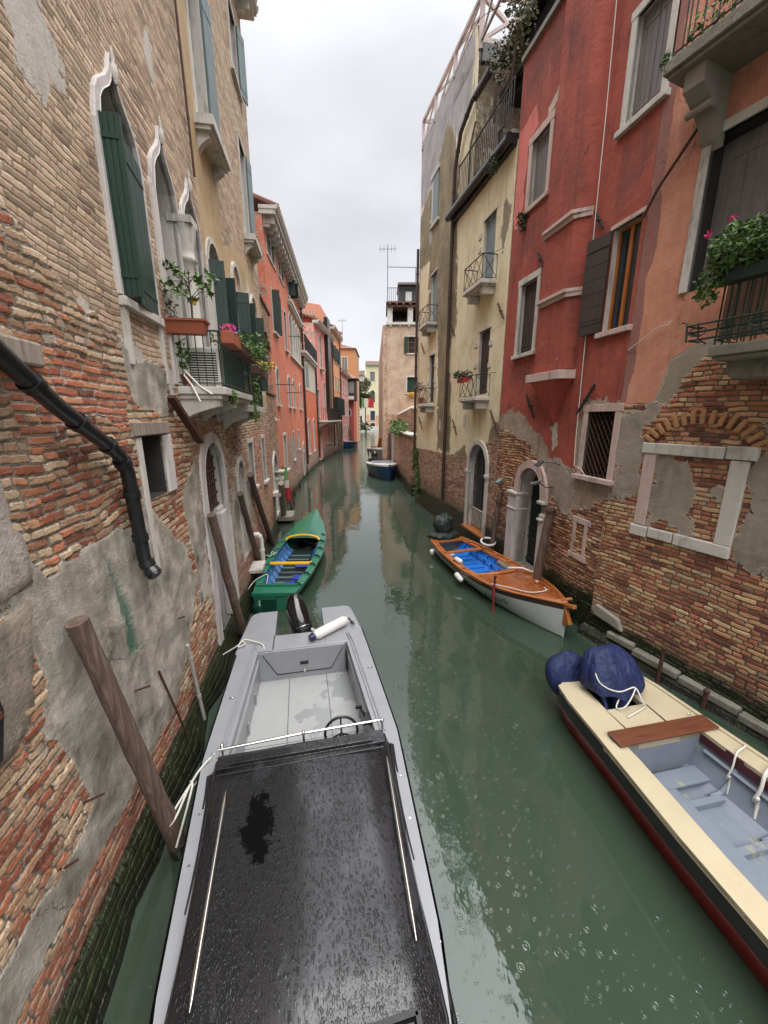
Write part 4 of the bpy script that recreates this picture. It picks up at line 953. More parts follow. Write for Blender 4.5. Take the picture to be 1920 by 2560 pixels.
# side wall of the pink house facing us over the terrace
mb = MB(); fl = Vector((fL3.P(7.4, 0, -.4).x, fL3.P(7.4, 0, -.4).y)); 
BS = thing('set_back_red_house', (-9, 35.9, 0), 'bright red house end wall with tiled roof rising behind the roof terrace', 'house')
mb = MB(); mb.box((-9.3, 39.6, 6.2), (6.4, 7.4, 12.6)); mb.uv = [(0, 5)] * len(mb.uv); obj('wall', mb, plain('bright_red_stucco', (.55, .085, .045), .85, .12, 1.2), BS)
mb = MB(); mb.add([(-12.7, 35.6, 12.5), (-5.7, 35.6, 12.45), (-6.2, 43.5, 12.5), (-12.7, 43.5, 12.5), (-12.3, 39.6, 13.9), (-7.6, 39.6, 13.9)], [(0, 1, 5, 4), (1, 2, 5), (2, 3, 4, 5), (3, 0, 4)])
for i in range(30): mb.tube([(-12.6 + i * .23, 35.55, 12.5), (-12.4 + i * .2, 39.6, 13.92)], .08, 6)
obj('roof', mb, M['roof'], BS)
mb = MB(); mb.box((-9.3, 47, 7.5), (5.6, 8, 15.6)); mb.add([(-12.1, 43, 15.3), (-6.5, 43, 15.3), (-6.5, 51, 15.3), (-12.1, 51, 15.3), (-10, 43, 15.9), (-10, 51, 15.9)], [(0, 1, 4), (1, 2, 5, 4), (3, 0, 4, 5), (2, 3, 5)])
PH = thing('peach_attic', (-9, 47, 0), 'pale salmon attic block with a shallow gable rising above the red roofs', 'house'); obj('wall', mb, plain('salmon_render', (.58, .25, .16), .85, .15, 1), PH)
mb = MB(); fbox(mb, f, .5, 1.9, 2.0, 2.6, .2, .25); 
# ================================================================== PEACH HOUSE
fL5 = F((-5.7, 44.3), (-5.62, 51.5)); f = fL5
B5 = Bld('peach_house', fL5, 'tall peach orange house with dark green shutters on the left bank', 'house', 13.4, u1=7.2)
for z0, z1 in ((10.4, 12.0), (7.3, 8.8)):
    for k in range(3):
        u = .7 + k * 2.2; B5.win(u, u + .8, z0, z1, fr=.06, fill='sh_dkgreen' if z0 > 9 else 'sh_grey', opens=[(-1, 160, .5), (1, 160, .5)] if z0 > 9 else (), sh_mat='sh_dkgreen')
for k in range(4):
    u = .4 + k * 1.75; B5.win(u, u + .8, 4.4, 6.4, fr=.06, fill='sh_dkgreen', opens=[(-1, 110, .6), (1, 110, .6)], sh_mat='sh_dkgreen', sill=0)
B5.finish(m_peach, sp=.4, reveal=.3, depth=8, attrs=dict(brick=[[(-.1, 3.4), (7.4, 3.4), (7.4, -1), (-.1, -1)]]))
B5.cornice(13.35, .3, .4, 'stone', corb=0); pipe(B5, [(.1, 13.3, .1), (.1, 1.0, .1)], .07, 'pipe_brown'); pipe(B5, [(7.1, 13.3, .1), (7.1, 1.0, .1)], .07, 'pipe_brown')
# ================================================================== PALE PINK HOUSE
fL6 = F((-5.62, 51.6), (-5.45, 62)); f = fL6
B6 = Bld('pale_pink_house', fL6, 'pale pink house with rows of white-framed windows on the left bank', 'house', 9.9, u1=10.3)
for z0, z1 in ((7.4, 9.0), (4.4, 6.4), (1.8, 3.0)):
    for k in range(4): B6.win(.9 + k * 2.4, 1.8 + k * 2.4, z0, z1, fr=.14, fill='glass_pale')
B6.finish(m_palepink, sp=.5, reveal=.25, depth=8, attrs={}); B6.cornice(9.85, .3, .35, 'stone', corb=0)
# ================================================================== TALL BROWN-ORANGE HOUSE with the wooden oriel
BO = thing('ochre_house', (-7, 66, 0), 'tall ochre house end wall with a brick chimney and a wooden oriel over the canal', 'house')
mo = plain('ochre_render', (.5, .24, .11), .85, .25, 1.2)
mb = MB(); mb.box((-7.6, 70, 7.3), (6.0, 9, 15)); obj('wall', mb, mo, BO)
mb = MB(); mb.add([(-10.8, 65.2, 14.8), (-4.4, 65.2, 14.8), (-4.4, 75, 14.8), (-10.8, 75, 14.8), (-7.6, 67.5, 15.9), (-7.6, 73, 15.9)], [(0, 1, 4), (1, 2, 5, 4), (2, 3, 5), (3, 0, 4, 5)]); obj('roof', mb, M['roof'], BO)
mb = MB(); mb.box((-7.2, 66.0, 15.6), (.8, .9, 3.2)); mb.box((-7.2, 66.0, 17.2), (1.0, 1.1, .2)); obj('chimney', mb, plain('chimney_brick', (.5, .2, .12), .9, .2, 3), BO)
mb = MB(); mb.box((-6.3, 65.46, 12.6), (1.1, .1, 2.0)); w_ = obj('window', mb, M['stone'], BO)
mb = MB(); mb.box((-6.52, 65.38, 12.6), (.36, .08, 1.8)); mb.box((-6.08, 65.38, 12.6), (.36, .08, 1.8)); obj('shutter', mb, M['sh_grey'], w_)
BR = thing('red_corner_house', (-5.5, 62.2, 0), 'low red house end with an oval window and a tiled wooden oriel', 'house')
mb = MB(); mb.box((-6.9, 64.0, 4), (4.2, 3.5, 8.6)); obj('wall', mb, plain('dull_red_stucco', (.46, .10, .075), .85, .15, 1.5), BR)
mb = MB(); mb.box((-5.35, 66.8, 3.4), (1.2, 9, 7.4)); obj('wall', mb, plain('dull_red_stucco_b', (.46, .10, .075), .85, .15, 1.5), BR)
mb = MB(); mb.box((-5.2, 62.1, 8.2), (2.0, 1.4, 3.2)); orl = obj('oriel', mb, M['sh_brown'], BR)
mb = MB(); mb.box((-5.1, 61.38, 8.6), (1.0, .06, 1.6)); obj('window', mb, M['glass_pale'], orl)
mb = MB(); mb.box((-5.1, 61.38, 7.1), (1.0, .06, .5)); obj('panel', mb, M['white_pl'], orl)
mb = MB(); mb.add([(-7.2, 61.0, 9.9), (-3.9, 61.0, 9.9), (-3.9, 66, 9.9), (-7.2, 66, 9.9), (-6.9, 64, 10.9), (-5.2, 64, 10.9)], [(0, 1, 5, 4), (1, 2, 5), (2, 3, 4, 5), (3, 0, 4)]); obj('roof', mb, M['roof'], BR)
mb = MB(); mb.tube([(-5.5, 62.2, 4.9), (-5.5, 62.12, 4.9)], .45, 16, squash=1.6); obj('oval_window', mb, M['stone'], BR)
mb = MB(); mb.tube([(-5.5, 62.15, 4.9), (-5.5, 62.05, 4.9)], .3, 16, squash=1.6); obj('oval_pane', mb, M['glass'], BR)
# houses further along the left bank
fL7 = F((-5.3, 71.5), (-5.9, 98)); f = fL7
B7 = Bld('far_bank_house', fL7, 'narrow strip of cream fronts at the far left corner by the wide canal', 'house', 7.5, u1=26)
B7.finish(m_cream, sp=1.5, reveal=.2, depth=8, attrs={})
# ================================================================== ORANGE HOUSE (right, nearest)
fR1 = F((5.6, 3.3), (4.07, 6.87)); f = fR1
BOR = Bld('orange_house', fR1, 'orange stucco house over bare brick with two balconies, nearest on the right', 'house', 12.5, u0=-3, u1=3.88)
BOR.win(1.2, 3.1, 5.95, 7.8, fr=.11, fill='sh_grey', leaves_=2, sill=.0, depth=.3, lintel=True, rdark=True)
BOR.win(.6, 2.6, 9.2, 11.6, fr=.15, fill='glass_pale', sill=0)
BOR.finish(m_orange, sp=.12, dense=(.9, 3.86, .1, 5.2, .018), bulge=.04, reveal=.45, depth=9, attrs=dict(
    runs=[[(3.3, 5.8), (2.3, 5.8), (2.5, 5.2), (3.2, 5.1)], [(3.8, 8.4), (2.6, 8.4), (2.7, 8.0), (3.8, 7.4)], [(3.9, 12), (3.2, 12), (3.2, 9.6), (3.9, 9.4)]],
    seam=[[(3.9, 13), (3.68, 13), (3.72, 10), (3.7, 8), (3.66, 6.6), (3.74, 6.3), (3.72, 5.2), (3.8, 4.4), (3.9, 4.4)]],
    cement=[[(3.32, 4.44), (3.22, 5.0), (2.9, 5.24), (2.5, 5.3), (2.4, 4.3)]],
    brick=[[(-3, 5.0), (2.2, 5.1), (2.7, 5.08), (2.95, 4.75), (3.1, 4.42), (4, 4.46), (4, -1), (-3, -1)]],
    greylow=[[(3.9, 4.2), (3.3, 4.3), (3.38, 3.0), (3.9, 2.6)], [(1.9, 4.1), (1.2, 4.2), (1.0, 2.3), (1.9, 2.2)], [(2.5, 2.5), (3.15, 2.45), (3.15, 3.6), (2.65, 3.6)], [(2.2, 3.3), (2.1, 3.2), (2.15, 3.0), (2.35, 3.1)]]))
mb = MB(); fbox(mb, f, 3.13, 3.32, 2.44, 3.63, -.04, .035); bf = BOR.part('blind_window', mb, M['stone_pink'], bevel=.015); bf['label'] = 'bricked-up window outlined by cracked stone beams'
mb = MB(); fbox(mb, f, 1.93, 2.14, 2.44, 3.63, -.04, .04); BOR.part('jamb', mb, M['stone'], bf, bevel=.015)
mb = MB(); fbox(mb, f, 2.22, 3.36, 3.63, 3.8, -.04, .05); fbox(mb, f, 1.86, 2.2, 3.64, 3.82, -.04, .055); BOR.part('lintel', mb, M['stone'], bf, bevel=.015)
mb = MB(); fbox(mb, f, 1.93, 2.66, 2.26, 2.44, -.04, .05); fbox(mb, f, 2.68, 3.06, 2.27, 2.435, -.04, .045); fbox(mb, f, 3.08, 3.36, 2.25, 2.43, -.04, .05); BOR.part('sill', mb, M['stone'], bf, bevel=.015)
mb = MB()    # relieving arch of upright bricks
for i in range(15):
    t = math.pi * (.16 + .68 * i / 14); c = f.P(2.58 + .72 * math.cos(t), 3.55 + .55 * math.sin(t), .012); d = f.P(2.58 + .9 * math.cos(t), 3.55 + .75 * math.sin(t), .012)
    mb.bar(c, d, .062, .05, up=(f.n.x, f.n.y, 0))
BOR.part('relieving_arch', mb, plain('ochre_brick', (.42, .22, .1), .9, .35, 9, .006, 30), bevel=.012)
# stone ledge at the waterline
for i, (a, b, z, o) in enumerate([(2.95, 3.45, .2, .1), (2.2, 2.93, .15, .13), (1.4, 2.18, .12, .12), (.4, 1.38, .08, .14), (-1, .38, .06, .13)]):
    mb = MB(); fbox(mb, f, a, b, z, z + .12, -.05, o); BOR.part('ledge_stone', mb, M['stone_dark'], bevel=.02)
mb = MB(); rings = []
for i in range(33):
    u = -3 + i * 7.0 / 32; k = mnoise.noise(Vector((u * 1.5, 4, 5))) * .05
    rings.append([f.P(u, .2, 0), f.P(u, .14 + k, .08), f.P(u, .02, .16 + k), f.P(u, -.5, .26)])
mb.loft(rings, closed=False)
uvl = []
for fc in mb.f:
    for i in fc: uvl.append((i // 4 * .22, [.2, .14, .02, -.5][i % 4]))
mb.uv = uvl; BOR.part('footing', mb, m_ledge)
mb = MB(); fprism(mb, f, [(3.2, .42), (3.78, .5), (3.85, .62), (3.76, .72), (3.3, .62)], -.05, .07); BOR.part('loose_stone', mb, M['stone_grey'], bevel=.02)
# balconies
def bal_slab(B, ua, ub, z0, z1, out, name='balcony', mat='stone_dark'):
    m2 = MB(); fbox(m2, B.f, ua, ub, z0, z1, -.05, out); fbox(m2, B.f, ua + .04, ub - .04, z0 - .05, z0, -.05, out - .05)
    return B.part(name, m2, M[mat], bevel=.012)
b1 = bal_slab(BOR, -.5, 3.42, 8.46, 8.6, .72)
for u in (2.98, .6):
    mb = MB(); scroll_bracket(f, u, .24, 8.41, .6, .75, mb); mb.tube([f.P(u - .03, 8.02, .38), f.P(u + .27, 8.02, .38)], .045, 10); BOR.part('bracket', mb, M['stone_grey'], b1)
BOR.part('railing', railing(f, -.4, 3.36, 8.62, 9.6, .66, .16, .01), M['iron'], b1)
b2 = bal_slab(BOR, .2, 2.25, 4.92, 5.04, .8)
mb = MB(); fprism(mb, f, [(.4, 4.92), (2.2, 4.92), (2.2, 4.74), (2.12, 4.66), (.5, 4.64)], -.02, .5); BOR.part('bracket', mb, M['stone_dark'], b2, bevel=.05)
BOR.part('railing', railing(f, .25, 2.22, 5.06, 6.05, .75, .13, .009), M['iron_green'], b2)
mb = MB()
for z, o in ((5.12, .93), (5.2, .97), (5.28, 1.0)):
    mb.tube([f.P(2.42, z, .7), f.P(2.42, z, o), f.P(.3, z, o)], .012, 6); 
for i in range(7):
    u = .5 + i * .3; mb.tube([f.P(u, 5.3, 1.0), f.P(u, 5.12, .95), f.P(u, 5.08, .78)], .009, 5)
    mb.tube([f.P(u + .1 * math.cos(a / 8 * 6.28), 5.2 + .05 * math.sin(a / 8 * 6.28), .985) for a in range(9)], .008, 5)
mb.tube([f.P(2.42, 5.1, .97), f.P(2.44, 5.32, .97), f.P(2.5, 5.34, .97)], .012, 6)
BOR.part('flower_rack', mb, M['iron_green'], b2)
mb = MB(); fbox(mb, f, .3, 2.2, 5.1, 6.0, .735, .74)
BOR.part('mesh_screen', mb, plain('green_mesh', (.02, .05, .035), .8, .3, 60, Alpha=.55), b2)
mb = MB(); mb.tube([f.P(3.9, 7.2, .06), f.P(3.72, 7.5, .07), f.P(3.35, 7.9, .08), f.P(3.05, 8.25, .08)], .022, 6); BOR.part('iron_rod', mb, M['rust'])
mb = MB(); mb.tube([f.P(3.87, 5.28, .02), f.P(3.6, 5.42, .04), f.P(3.4, 5.55, .03), f.P(3.26, 5.55, .05), f.P(3.24, 5.6, .02)], .008, 6)
solo('cord', mb, M['rope'], 'short white cord strung across the seam between orange and red stucco', 'cord')
t = thing('planter', f.P(1.5, 5.6, .8), 'bright green geraniums with two pink blooms in a basket on the lower orange-house balcony', 'planter')
mb = MB(); fbox(mb, f, .9, 2.3, 5.7, 5.84, .74, .9); obj('basket', mb, M['iron_green'], t, bevel=.01)
mb = MB(); rnd = random.Random(5)
leaves(mb, f.P(2.05, 6.05, .88), (.3, .32, .25), 1500, .055, rnd); leaves(mb, f.P(2.3, 5.75, .92), (.13, .13, .26), 400, .05, rnd, .5); leaves(mb, f.P(1.6, 6.05, .88), (.28, .32, .22), 900, .055, rnd); obj('leaves', mb, M['leaf'], t)
mb = MB()
for u, z in ((2.42, 6.28), (2.2, 6.36)): leaves(mb, f.P(u, z, .9), (.035, .035, .03), 26, .03, rnd)
obj('petals', mb, M['pink'], t)
mb = MB(); leaves(mb, f.P(1.5, 6.32, .82), (.3, .4, .24), 1000, .06, rnd); solo('dark_shrub', mb, M['leaf_dry'], 'dry dark purple plant growing behind the geraniums on the balcony', 'plant')
for q, rd, k_, lab in (((2.9, 8.68, .7), (.25, .3, .06), 150, 'long tuft of green weed on the upper orange-house balcony edge'), ((3.4, 8.62, .7), (.06, .06, .14), 70, 'small weed hanging at the outer corner of the upper balcony slab'), ((2.2, 8.7, .72), (.3, .3, .06), 120, 'weed on the upper balcony edge nearest the right picture border')):
    mb = MB(); leaves(mb, f.P(*q), rd, k_, .05, rnd); solo('wall_weed', mb, M['leaf'], lab, 'weed', 'weeds on the upper balcony')

# ================================================================== RED HOUSE right + YELLOW HOUSE right
fR2 = F((4.07, 6.87), (1.35, 20.6)); f = fR2
BRR = Bld('dark_red_house', fR2, 'deep red stucco house with chimney breast, grated window and arched water gate', 'house', 12.1, u0=0, u1=4.28)
BRR.win(2.93, 3.6, 8.9, 10.2, fr=.13, fill='sh_grey', depth=.13, fm='stone_pink'); BRR.win(.06, .72, 8.78, 10.2, fr=.11, fill='sh_grey', depth=.13)
BRR.win(2.92, 3.6, 5.72, 7.3, fr=.13, fill='sh_brown', depth=.13, fm='stone')
BRR.win(.08, .66, 5.68, 7.3, fr=.06, fill='glass_pale', depth=.15, mull='orange_frame', jambs=False, sh_mat='sh_brown', horiz=True, opens=[(1, 172, .5)], fm='stone_pink')
BRR.win(.06, .74, 3.1, 4.3, fr=.12, fill='dark_in', bars='diamond', sill=.08, fm='stone_pink')
def gate_grille(s, w_):
    f = s.f; m2 = MB(); u0, u1, o = 1.95, 2.92, -.34
    fprism(m2, f, arch(u0 - .03, u1 + .03, .4, 2.3, .72, 'bell'), o - .05, o - .03); g = s.part('gate', m2, plain('dark_green_gate', (.008, .014, .012), .4, .3, 9), w_)
    m2 = MB()
    for i in range(12):
        u = u0 + .05 + i * (u1 - u0 - .1) / 11; top = 2.3 + .72 * max(0, 1 - abs((u - (u0 + u1) / 2) / .5) ** 2) ** .5 - .05
        m2.tube([f.P(u, 1.15, o), f.P(u, top, o)], .011, 6)
        if i % 2:
            for k in range(4):
                z = 1.35 + k * .4; m2.tube([f.P(u + .045 * math.cos(a), z + .06 * math.sin(a), o + .015) for a in [q * .7 for q in range(9)]], .009, 5)
    m2.bar(f.P(u0, 1.13, o), f.P(u1, 1.13, o), .04); m2.bar(f.P(u0, .55, o), f.P(u1, .55, o), .04)
    s.part('ironwork', m2, M['iron_green'], w_)
    m3 = MB()
    for a, b in ((2.93, 3.34), (1.56, 1.94)):
        fbox(m3, f, a, b, .1, 2.24, -.3, .09) if a > 2 else fbox(m3, f, a + .2, b, .3, 2.0, -.3, .06)
        fbox(m3, f, a - .02 if a > 2 else a + .17, b + .03, 2.24, 2.32, -.3, .13); fbox(m3, f, a - .005 if a > 2 else a + .19, b + .015, 1.84, 1.9, -.3, .11)
    s.part('pier', m3, M['stone'], w_, bevel=.02)
    m3 = MB(); fbox(m3, f, 1.7, 3.1, .3, .42, -.35, .42); s.part('step', m3, M['stone_dark'], w_, bevel=.02)
BRR.awin(1.93, 2.93, .3, 2.3, .72, 'bell', fr=.2, fo=.07, fm='stone_pink', fill='dark_in', sill=0, name='water_gate', legs=False, grille=gate_grille)
BRR.finish(m_red, sp=.12, dense=(.02, 4.26, .1, 4.5, .024), bulge=.035, reveal=.4, depth=9, attrs=dict(
    runs=[[(4.1, 12.2), (2.6, 12.2), (2.7, 11.2), (4.25, 11.0)], [(1.0, 8.6), (0, 8.6), (.1, 7.6), (.8, 7.6)], [(1.3, 12.2), (0, 12.2), (.2, 11.4), (1.2, 10.9)], [(3.9, 8.7), (2.8, 8.7), (3, 7.8), (3.8, 7.7)], [(3.9, 5.6), (2.8, 5.6), (2.9, 4.9), (3.8, 4.9)], [(.8, 5.6), (.3, 5.6), (.4, 4.7), (.7, 4.7)], [(2.9, 8.0), (2.6, 8), (2.6, 6.8), (2.9, 6.8)]],
    pinkpatch=[[(4.3, 10.75), (3.55, 11.0), (3.42, 10.4), (3.8, 10.4), (3.85, 8.7), (4.3, 8.7)]],
    chips=[[(3.31, 10.4), (2.72, 10.75), (2.85, 10.4)], [(2.18, 10.37), (2.36, 10.04), (2.28, 9.78), (2.1, 10.1)], [(2.25, 9.7), (2.4, 9.7), (2.38, 9.4), (2.3, 9.4)], [(1.9, 9.35), (2.0, 9.4), (1.98, 9.2)], [(1.95, 7.4), (2.1, 7.4), (2.0, 7.1)], [(1.9, 4.0), (1.7, 4.1), (1.6, 3.6), (1.75, 3.5)]],
    grey=[[(4.3, 4.25), (3.57, 4.37), (2.99, 4.22), (2.61, 3.88), (2.15, 3.73), (1.76, 3.26), (.98, 3.2), (1.0, 2.95), (-.1, 3.0), (-.1, -1), (4.3, -1)], [(1.0, 4.5), (-.1, 4.48), (-.1, 2), (.95, 2.9)]],
    brick=[[(4.3, 3.95), (3.8, 3.85), (3.2, 3.7), (2.5, 3.5), (2.25, 3.25), (3.5, 2.2), (3.5, -1), (4.3, -1)], [(1.6, 2.5), (1.0, 2.35), (.4, 2.5), (-.1, 2.9), (-.1, -1), (1.9, -1)], [(.0, 4.4), (-.1, 4.4), (-.1, 2.5), (.0, 2.5)]],
    greylow=[[(2.4, 3.4), (2.0, 3.2), (1.5, 2.2), (1.0, 2.2), (.8, 3.0), (1.6, 3.3)]]))
# chimney breast with its stone bands and brick corbel
mb = MB(); q = [(1.3, 5.12), (1.3, 12.1), (2.55, 12.1), (2.55, 5.12)]
p = [f.P(1.3, 5.15, -.02), f.P(1.5, 5.15, .22), f.P(2.4, 5.15, .22), f.P(2.58, 5.15, -.02)]; p2 = [v + Vector((0, 0, 6.95)) for v in p]
uvp = [(1.3, 5.15), (1.5, 5.15), (2.4, 5.15), (2.6, 5.15), (1.3, 12.1), (1.5, 12.1), (2.4, 12.1), (2.6, 12.1)]
mb.add(p + p2, [(0, 1, 5, 4), (1, 2, 6, 5), (2, 3, 7, 6), (4, 5, 6, 7), (0, 3, 2, 1)], 0, uvp)
m_chim = masonry('red_chimney_stucco', dict(k='s', cols=RED, rough=.006, streak=.7, sc=1.2), layers=[dict(s=dict(k='s', cols=[(.5, .43, .34), (.6, .53, .43)]), a=None, lvl=-.195, amp=.5, th=-.004, fs=3.5)], moss=None, streaks=.4, dirt=(.11, .05, .035))
ch = BRR.part('chimney_breast', mb, m_chim)
for z in (7.88, 6.56):
    mb = MB(); 
    for za, zb, o in ((z - .08, z, .25), (z, z + .06, .3)):
        pp = [f.P(1.26, za, -.02), f.P(1.48, za, o), f.P(2.43, za, o), f.P(2.64, za, -.02)]; mb.hexa(pp + [v + Vector((0, 0, zb - za)) for v in pp])
    BRR.part('stone_band', mb, M['stone_pink'], ch)
mb = MB(); pp = [f.P(1.24, 4.95, -.02), f.P(1.3, 4.95, .36), f.P(2.5, 4.95, .36), f.P(2.66, 4.95, -.02)]; mb.hexa(pp + [v + Vector((0, 0, .17)) for v in pp]); BRR.part('stone_shelf', mb, M['stone_pink'], ch, bevel=.01)
mb = MB(); rings = []
for i in range(11):
    t = i / 10; hw = .52 * (1 - t) ** 1.35 + .05; c = 1.86 - .04 * t; z = 4.95 - .85 * t; o = .3 * (1 - t) ** .9 + .05
    rings.append([f.P(c - hw, z, -.02), f.P(c - hw * .8, z, o), f.P(c + hw * .8, z, o), f.P(c + hw, z, -.02)])
mb.loft(rings, closed=False, smooth=False); mb.uv = [(i * .1, i * .07) for i in range(len(mb.uv))]
BRR.part('brick_corbel', mb, plain('red_painted_brick', (.36, .07, .045), .9, .3, 8, .01, 24), ch)
for (u, z, L_, a) in ((2.8, 7.58, .5, 38), (2.72, 4.46, .68, 36), (.82, 4.52, .68, -38), (1.03, 7.6, .45, 35), (4.6, 10.2, .01, 0)): tie(BRR, u, z, L_, a, 'iron') if u < 4.3 else None
mb = MB(); mb.tube([f.P(.4 + .75, 12.1, .05), f.P(1.22, 10.79, .05), f.P(1.15, 9.17, .06), f.P(1.11, 7.78, .07), f.P(1.11, 7.3, .06), f.P(1.03, 5.9, .05), f.P(.99, 4.68, .05), f.P(.96, 3.7, .05), f.P(.93, 3.25, .04), f.P(.7, 3.2, .05), f.P(.6, 3.08, .02)], .009, 6)
solo('cable', mb, M['rope'], 'long loose white cable hanging down the dark red wall', 'cable')
t = thing('floodlight', f.P(1.6, 3.2, .3), 'square floodlight on a bracket above the arched water gate', 'lamp')
mb = MB(); mb.bar(f.P(1.62, 3.27, .32), f.P(1.62, 3.17, .44), .17, .03, up=(0, 0, 1)); obj('lamp_head', mb, M['iron'], t)
mb = MB(); mb.bar(f.P(1.62, 3.255, .318), f.P(1.62, 3.165, .425), .15, .036, up=(0, 0, 1)); obj('glass', mb, M['white_pl'], t)
mb = MB(); mb.tube([f.P(1.62, 3.22, .38), f.P(1.45, 3.26, .2), f.P(1.42, 3.2, 0)], .01, 6); mb.tube([f.P(1.6, 3.2, .36), f.P(1.75, 2.78, .15)], .006, 5); obj('bracket', mb, M['iron'], t)
t = thing('floodlight', f.P(3.85, 2.48, .1), 'small grey floodlight on the brick between the two water gates', 'lamp')
mb = MB(); mb.bar(f.P(3.85, 2.52, .05), f.P(3.85, 2.42, .18), .16, .04); obj('lamp_head', mb, M['sh_blue'], t)
mb = MB(); mb.tube([f.P(3.85, 2.47, .1), f.P(3.85, 2.4, 0)], .01, 6); obj('bracket', mb, M['iron'], t)
t = thing('security_camera', f.P(1.85, 2.75, .2), 'dark security camera clamped to the red gate arch', 'camera')
mb = MB(); mb.tube([f.P(1.98, 2.7, .3), f.P(1.82, 2.76, .2)], .04, 10); mb.sphere(f.P(1.82, 2.78, .2), .045); obj('camera_body', mb, M['sh_grey'], t)
mb = MB(); mb.tube([f.P(1.82, 2.76, .2), f.P(1.6, 2.68, .16), f.P(1.6, 2.68, 0)], .013, 6); obj('bracket', mb, M['iron'], t)
mb = MB(); leaves(mb, f.P(3.65, 8.7, .08), (.14, .1, .22), 190, .07, rnd, .3); solo('wall_plant', mb, M['leaf_dk'], 'dark green bush sprouting from the sill of the upper red-house window', 'plant')
pt = BRR.part
for za, zb, ua, ub in ((2.12, 2.24, .30, .82), (1.36, 1.48, .32, .84), (1.48, 2.12, .36, .45), (1.48, 2.12, .69, .78)):
    mb = MB(); fbox(mb, f, ua, ub, za, zb, -.03, .025); BRR.part('blocked_slit_frame', mb, M['stone_pink'], bevel=.01)
mb = MB(); fbox(mb, f, 0, 4.28, 12.1, 12.2, -.3, .08); BRR.part('parapet_cap', mb, M['stone_dark'])

BY = Bld('yellow_house', fR2, 'weathered yellow stucco house stained olive and grey, with four narrow balconies', 'house', 10.7, u0=4.32, u1=12.72)
for (u0, u1, z0, z1, fl) in ((5.25, 5.98, 7.98, 9.66, 'sh_blue'), (5.2, 5.9, 4.88, 6.7, 'sh_brown'), (10.2, 10.88, 7.95, 9.8, 'sh_blue'), (10.2, 10.85, 4.82, 6.72, 'sh_brown')):
    BY.win(u0, u1, z0, z1, fr=.06, fill=fl, sill=0, fm='stone', jambs=False, depth=.12)
def grille_y(s, w_):
    f = s.f; m2 = MB(); u0, u1 = 4.86, 6.14; o = -.2
    for i in range(14):
        u = u0 + i * (u1 - u0) / 13; top = 2.5 + .85 * max(0, 1 - abs((u - 5.5) / .66) ** 2.2) ** .5 - .02; m2.tube([f.P(u, .62, o), f.P(u, top, o)], .012, 6)
    for z in (.66, 1.2, 1.75, 2.3): m2.bar(f.P(u0, z, o), f.P(u1, z, o), .03)
    for i in range(6):
        for k in range(2): m2.tube([f.P(u0 + .13 + k * .12 + .04 * math.cos(a), 1.4 + i * .22 + .05 * math.sin(a), o + .02) for a in [q * .75 for q in range(8)]], .008, 5)
    m2.bar(f.P(5.5, .6, o), f.P(5.5, 3.3, o), .05); s.part('gate', m2, M['iron'], w_)
    m3 = MB()
    for i in range(14):
        u = u0 + i * (u1 - u0) / 13; m3.tube([f.P(u, .62, o + .03), f.P(u, 1.18, o + .03)], .014, 6)
    m3.bar(f.P(u0, 1.2, o + .03), f.P(u1, 1.2, o + .03), .035); s.part('gate_rails', m3, M['stone'], w_)
    m3 = MB(); fbox(m3, f, 4.72, 6.3, .5, .56, -.2, .14); s.part('threshold_board', m3, M['wood_or'], w_)
BY.awin(4.84, 6.16, .55, 2.5, .88, 'bell', fr=.14, fo=.05, fill='glass', backmat='stone_dark', sill=0, capital=True, name='water_gate', grille=grille_y)
BY.finish(m_yellow, sp=.16, bulge=.02, reveal=.3, depth=9, outline=[(4.32, -.6), (12.72, -.6), (12.72, 15.35), (7.25, 15.2), (7.0, 14.3), (7.0, 10.7), (4.32, 10.7)], attrs=dict(
    olive=[[(12.75, 12.5), (8.3, 12.5), (7.9, 7.3), (8.6, 6.45), (8.2, 5.4), (8.0, 2.9), (9.5, 2.9), (9.75, 6.0), (9.9, 7.5), (11.2, 8.2), (11.3, 10.4), (12.75, 10.6)], [(9.8, 14.2), (9.2, 14.4), (8.7, 13.2), (8.2, 12), (12.75, 12), (12.75, 12.6), (10.6, 13.4)]],
    greytop=[[(12.75, 15.4), (7.4, 15.2), (7.3, 13.6), (8.4, 13.0), (9.5, 14.2), (10.6, 13.3), (11.6, 13.1), (12.2, 12.8), (12.75, 13.0)], [(10.9, 11.5), (11.5, 11.5), (11.2, 10.9)]],
    grey=[[(7.9, 2.7), (6.6, 3.35), (6.4, 2.7)], [(4.8, 3.95), (4.25, 4.1), (4.25, 3), (4.9, 3.3)], [(5.0, 9.4), (4.7, 9.8), (4.4, 9.2), (4.8, 8.4)]],
    brick=[[(12.8, 2.72), (8.0, 2.82), (6.3, 2.9), (4.9, 3.5), (4.25, 3.65), (4.25, -1), (12.8, -1)]]))
b = body(MB(), f, 7.3, 12.72, 14.35, 8, z0=10.6); BY.part('upper_storey', b, m_yellow)
b = MB(); fbox(b, f, 7.27, 12.72, 14.3, 15.1, -.3, -.004); BY.part('parapet', b, M['stone_grey'])
for (u, z) in ((6.22, 8.95), (6.22, 9.3), (6.1, 6.3), (6.1, 5.7), (5.1, 6.2), (5.1, 5.6), (11.05, 9.2), (11.0, 6.2), (11.0, 5.6), (10.1, 6.2), (10.1, 5.6), (11.1, 12.9), (11.1, 11.75)):
    mb = MB(); fbox(mb, f, u - .1, u + .1, z, z + .14, -.02, .03); BY.part('stone_block', mb, M['stone'], bevel=.01)
BY.todo = []
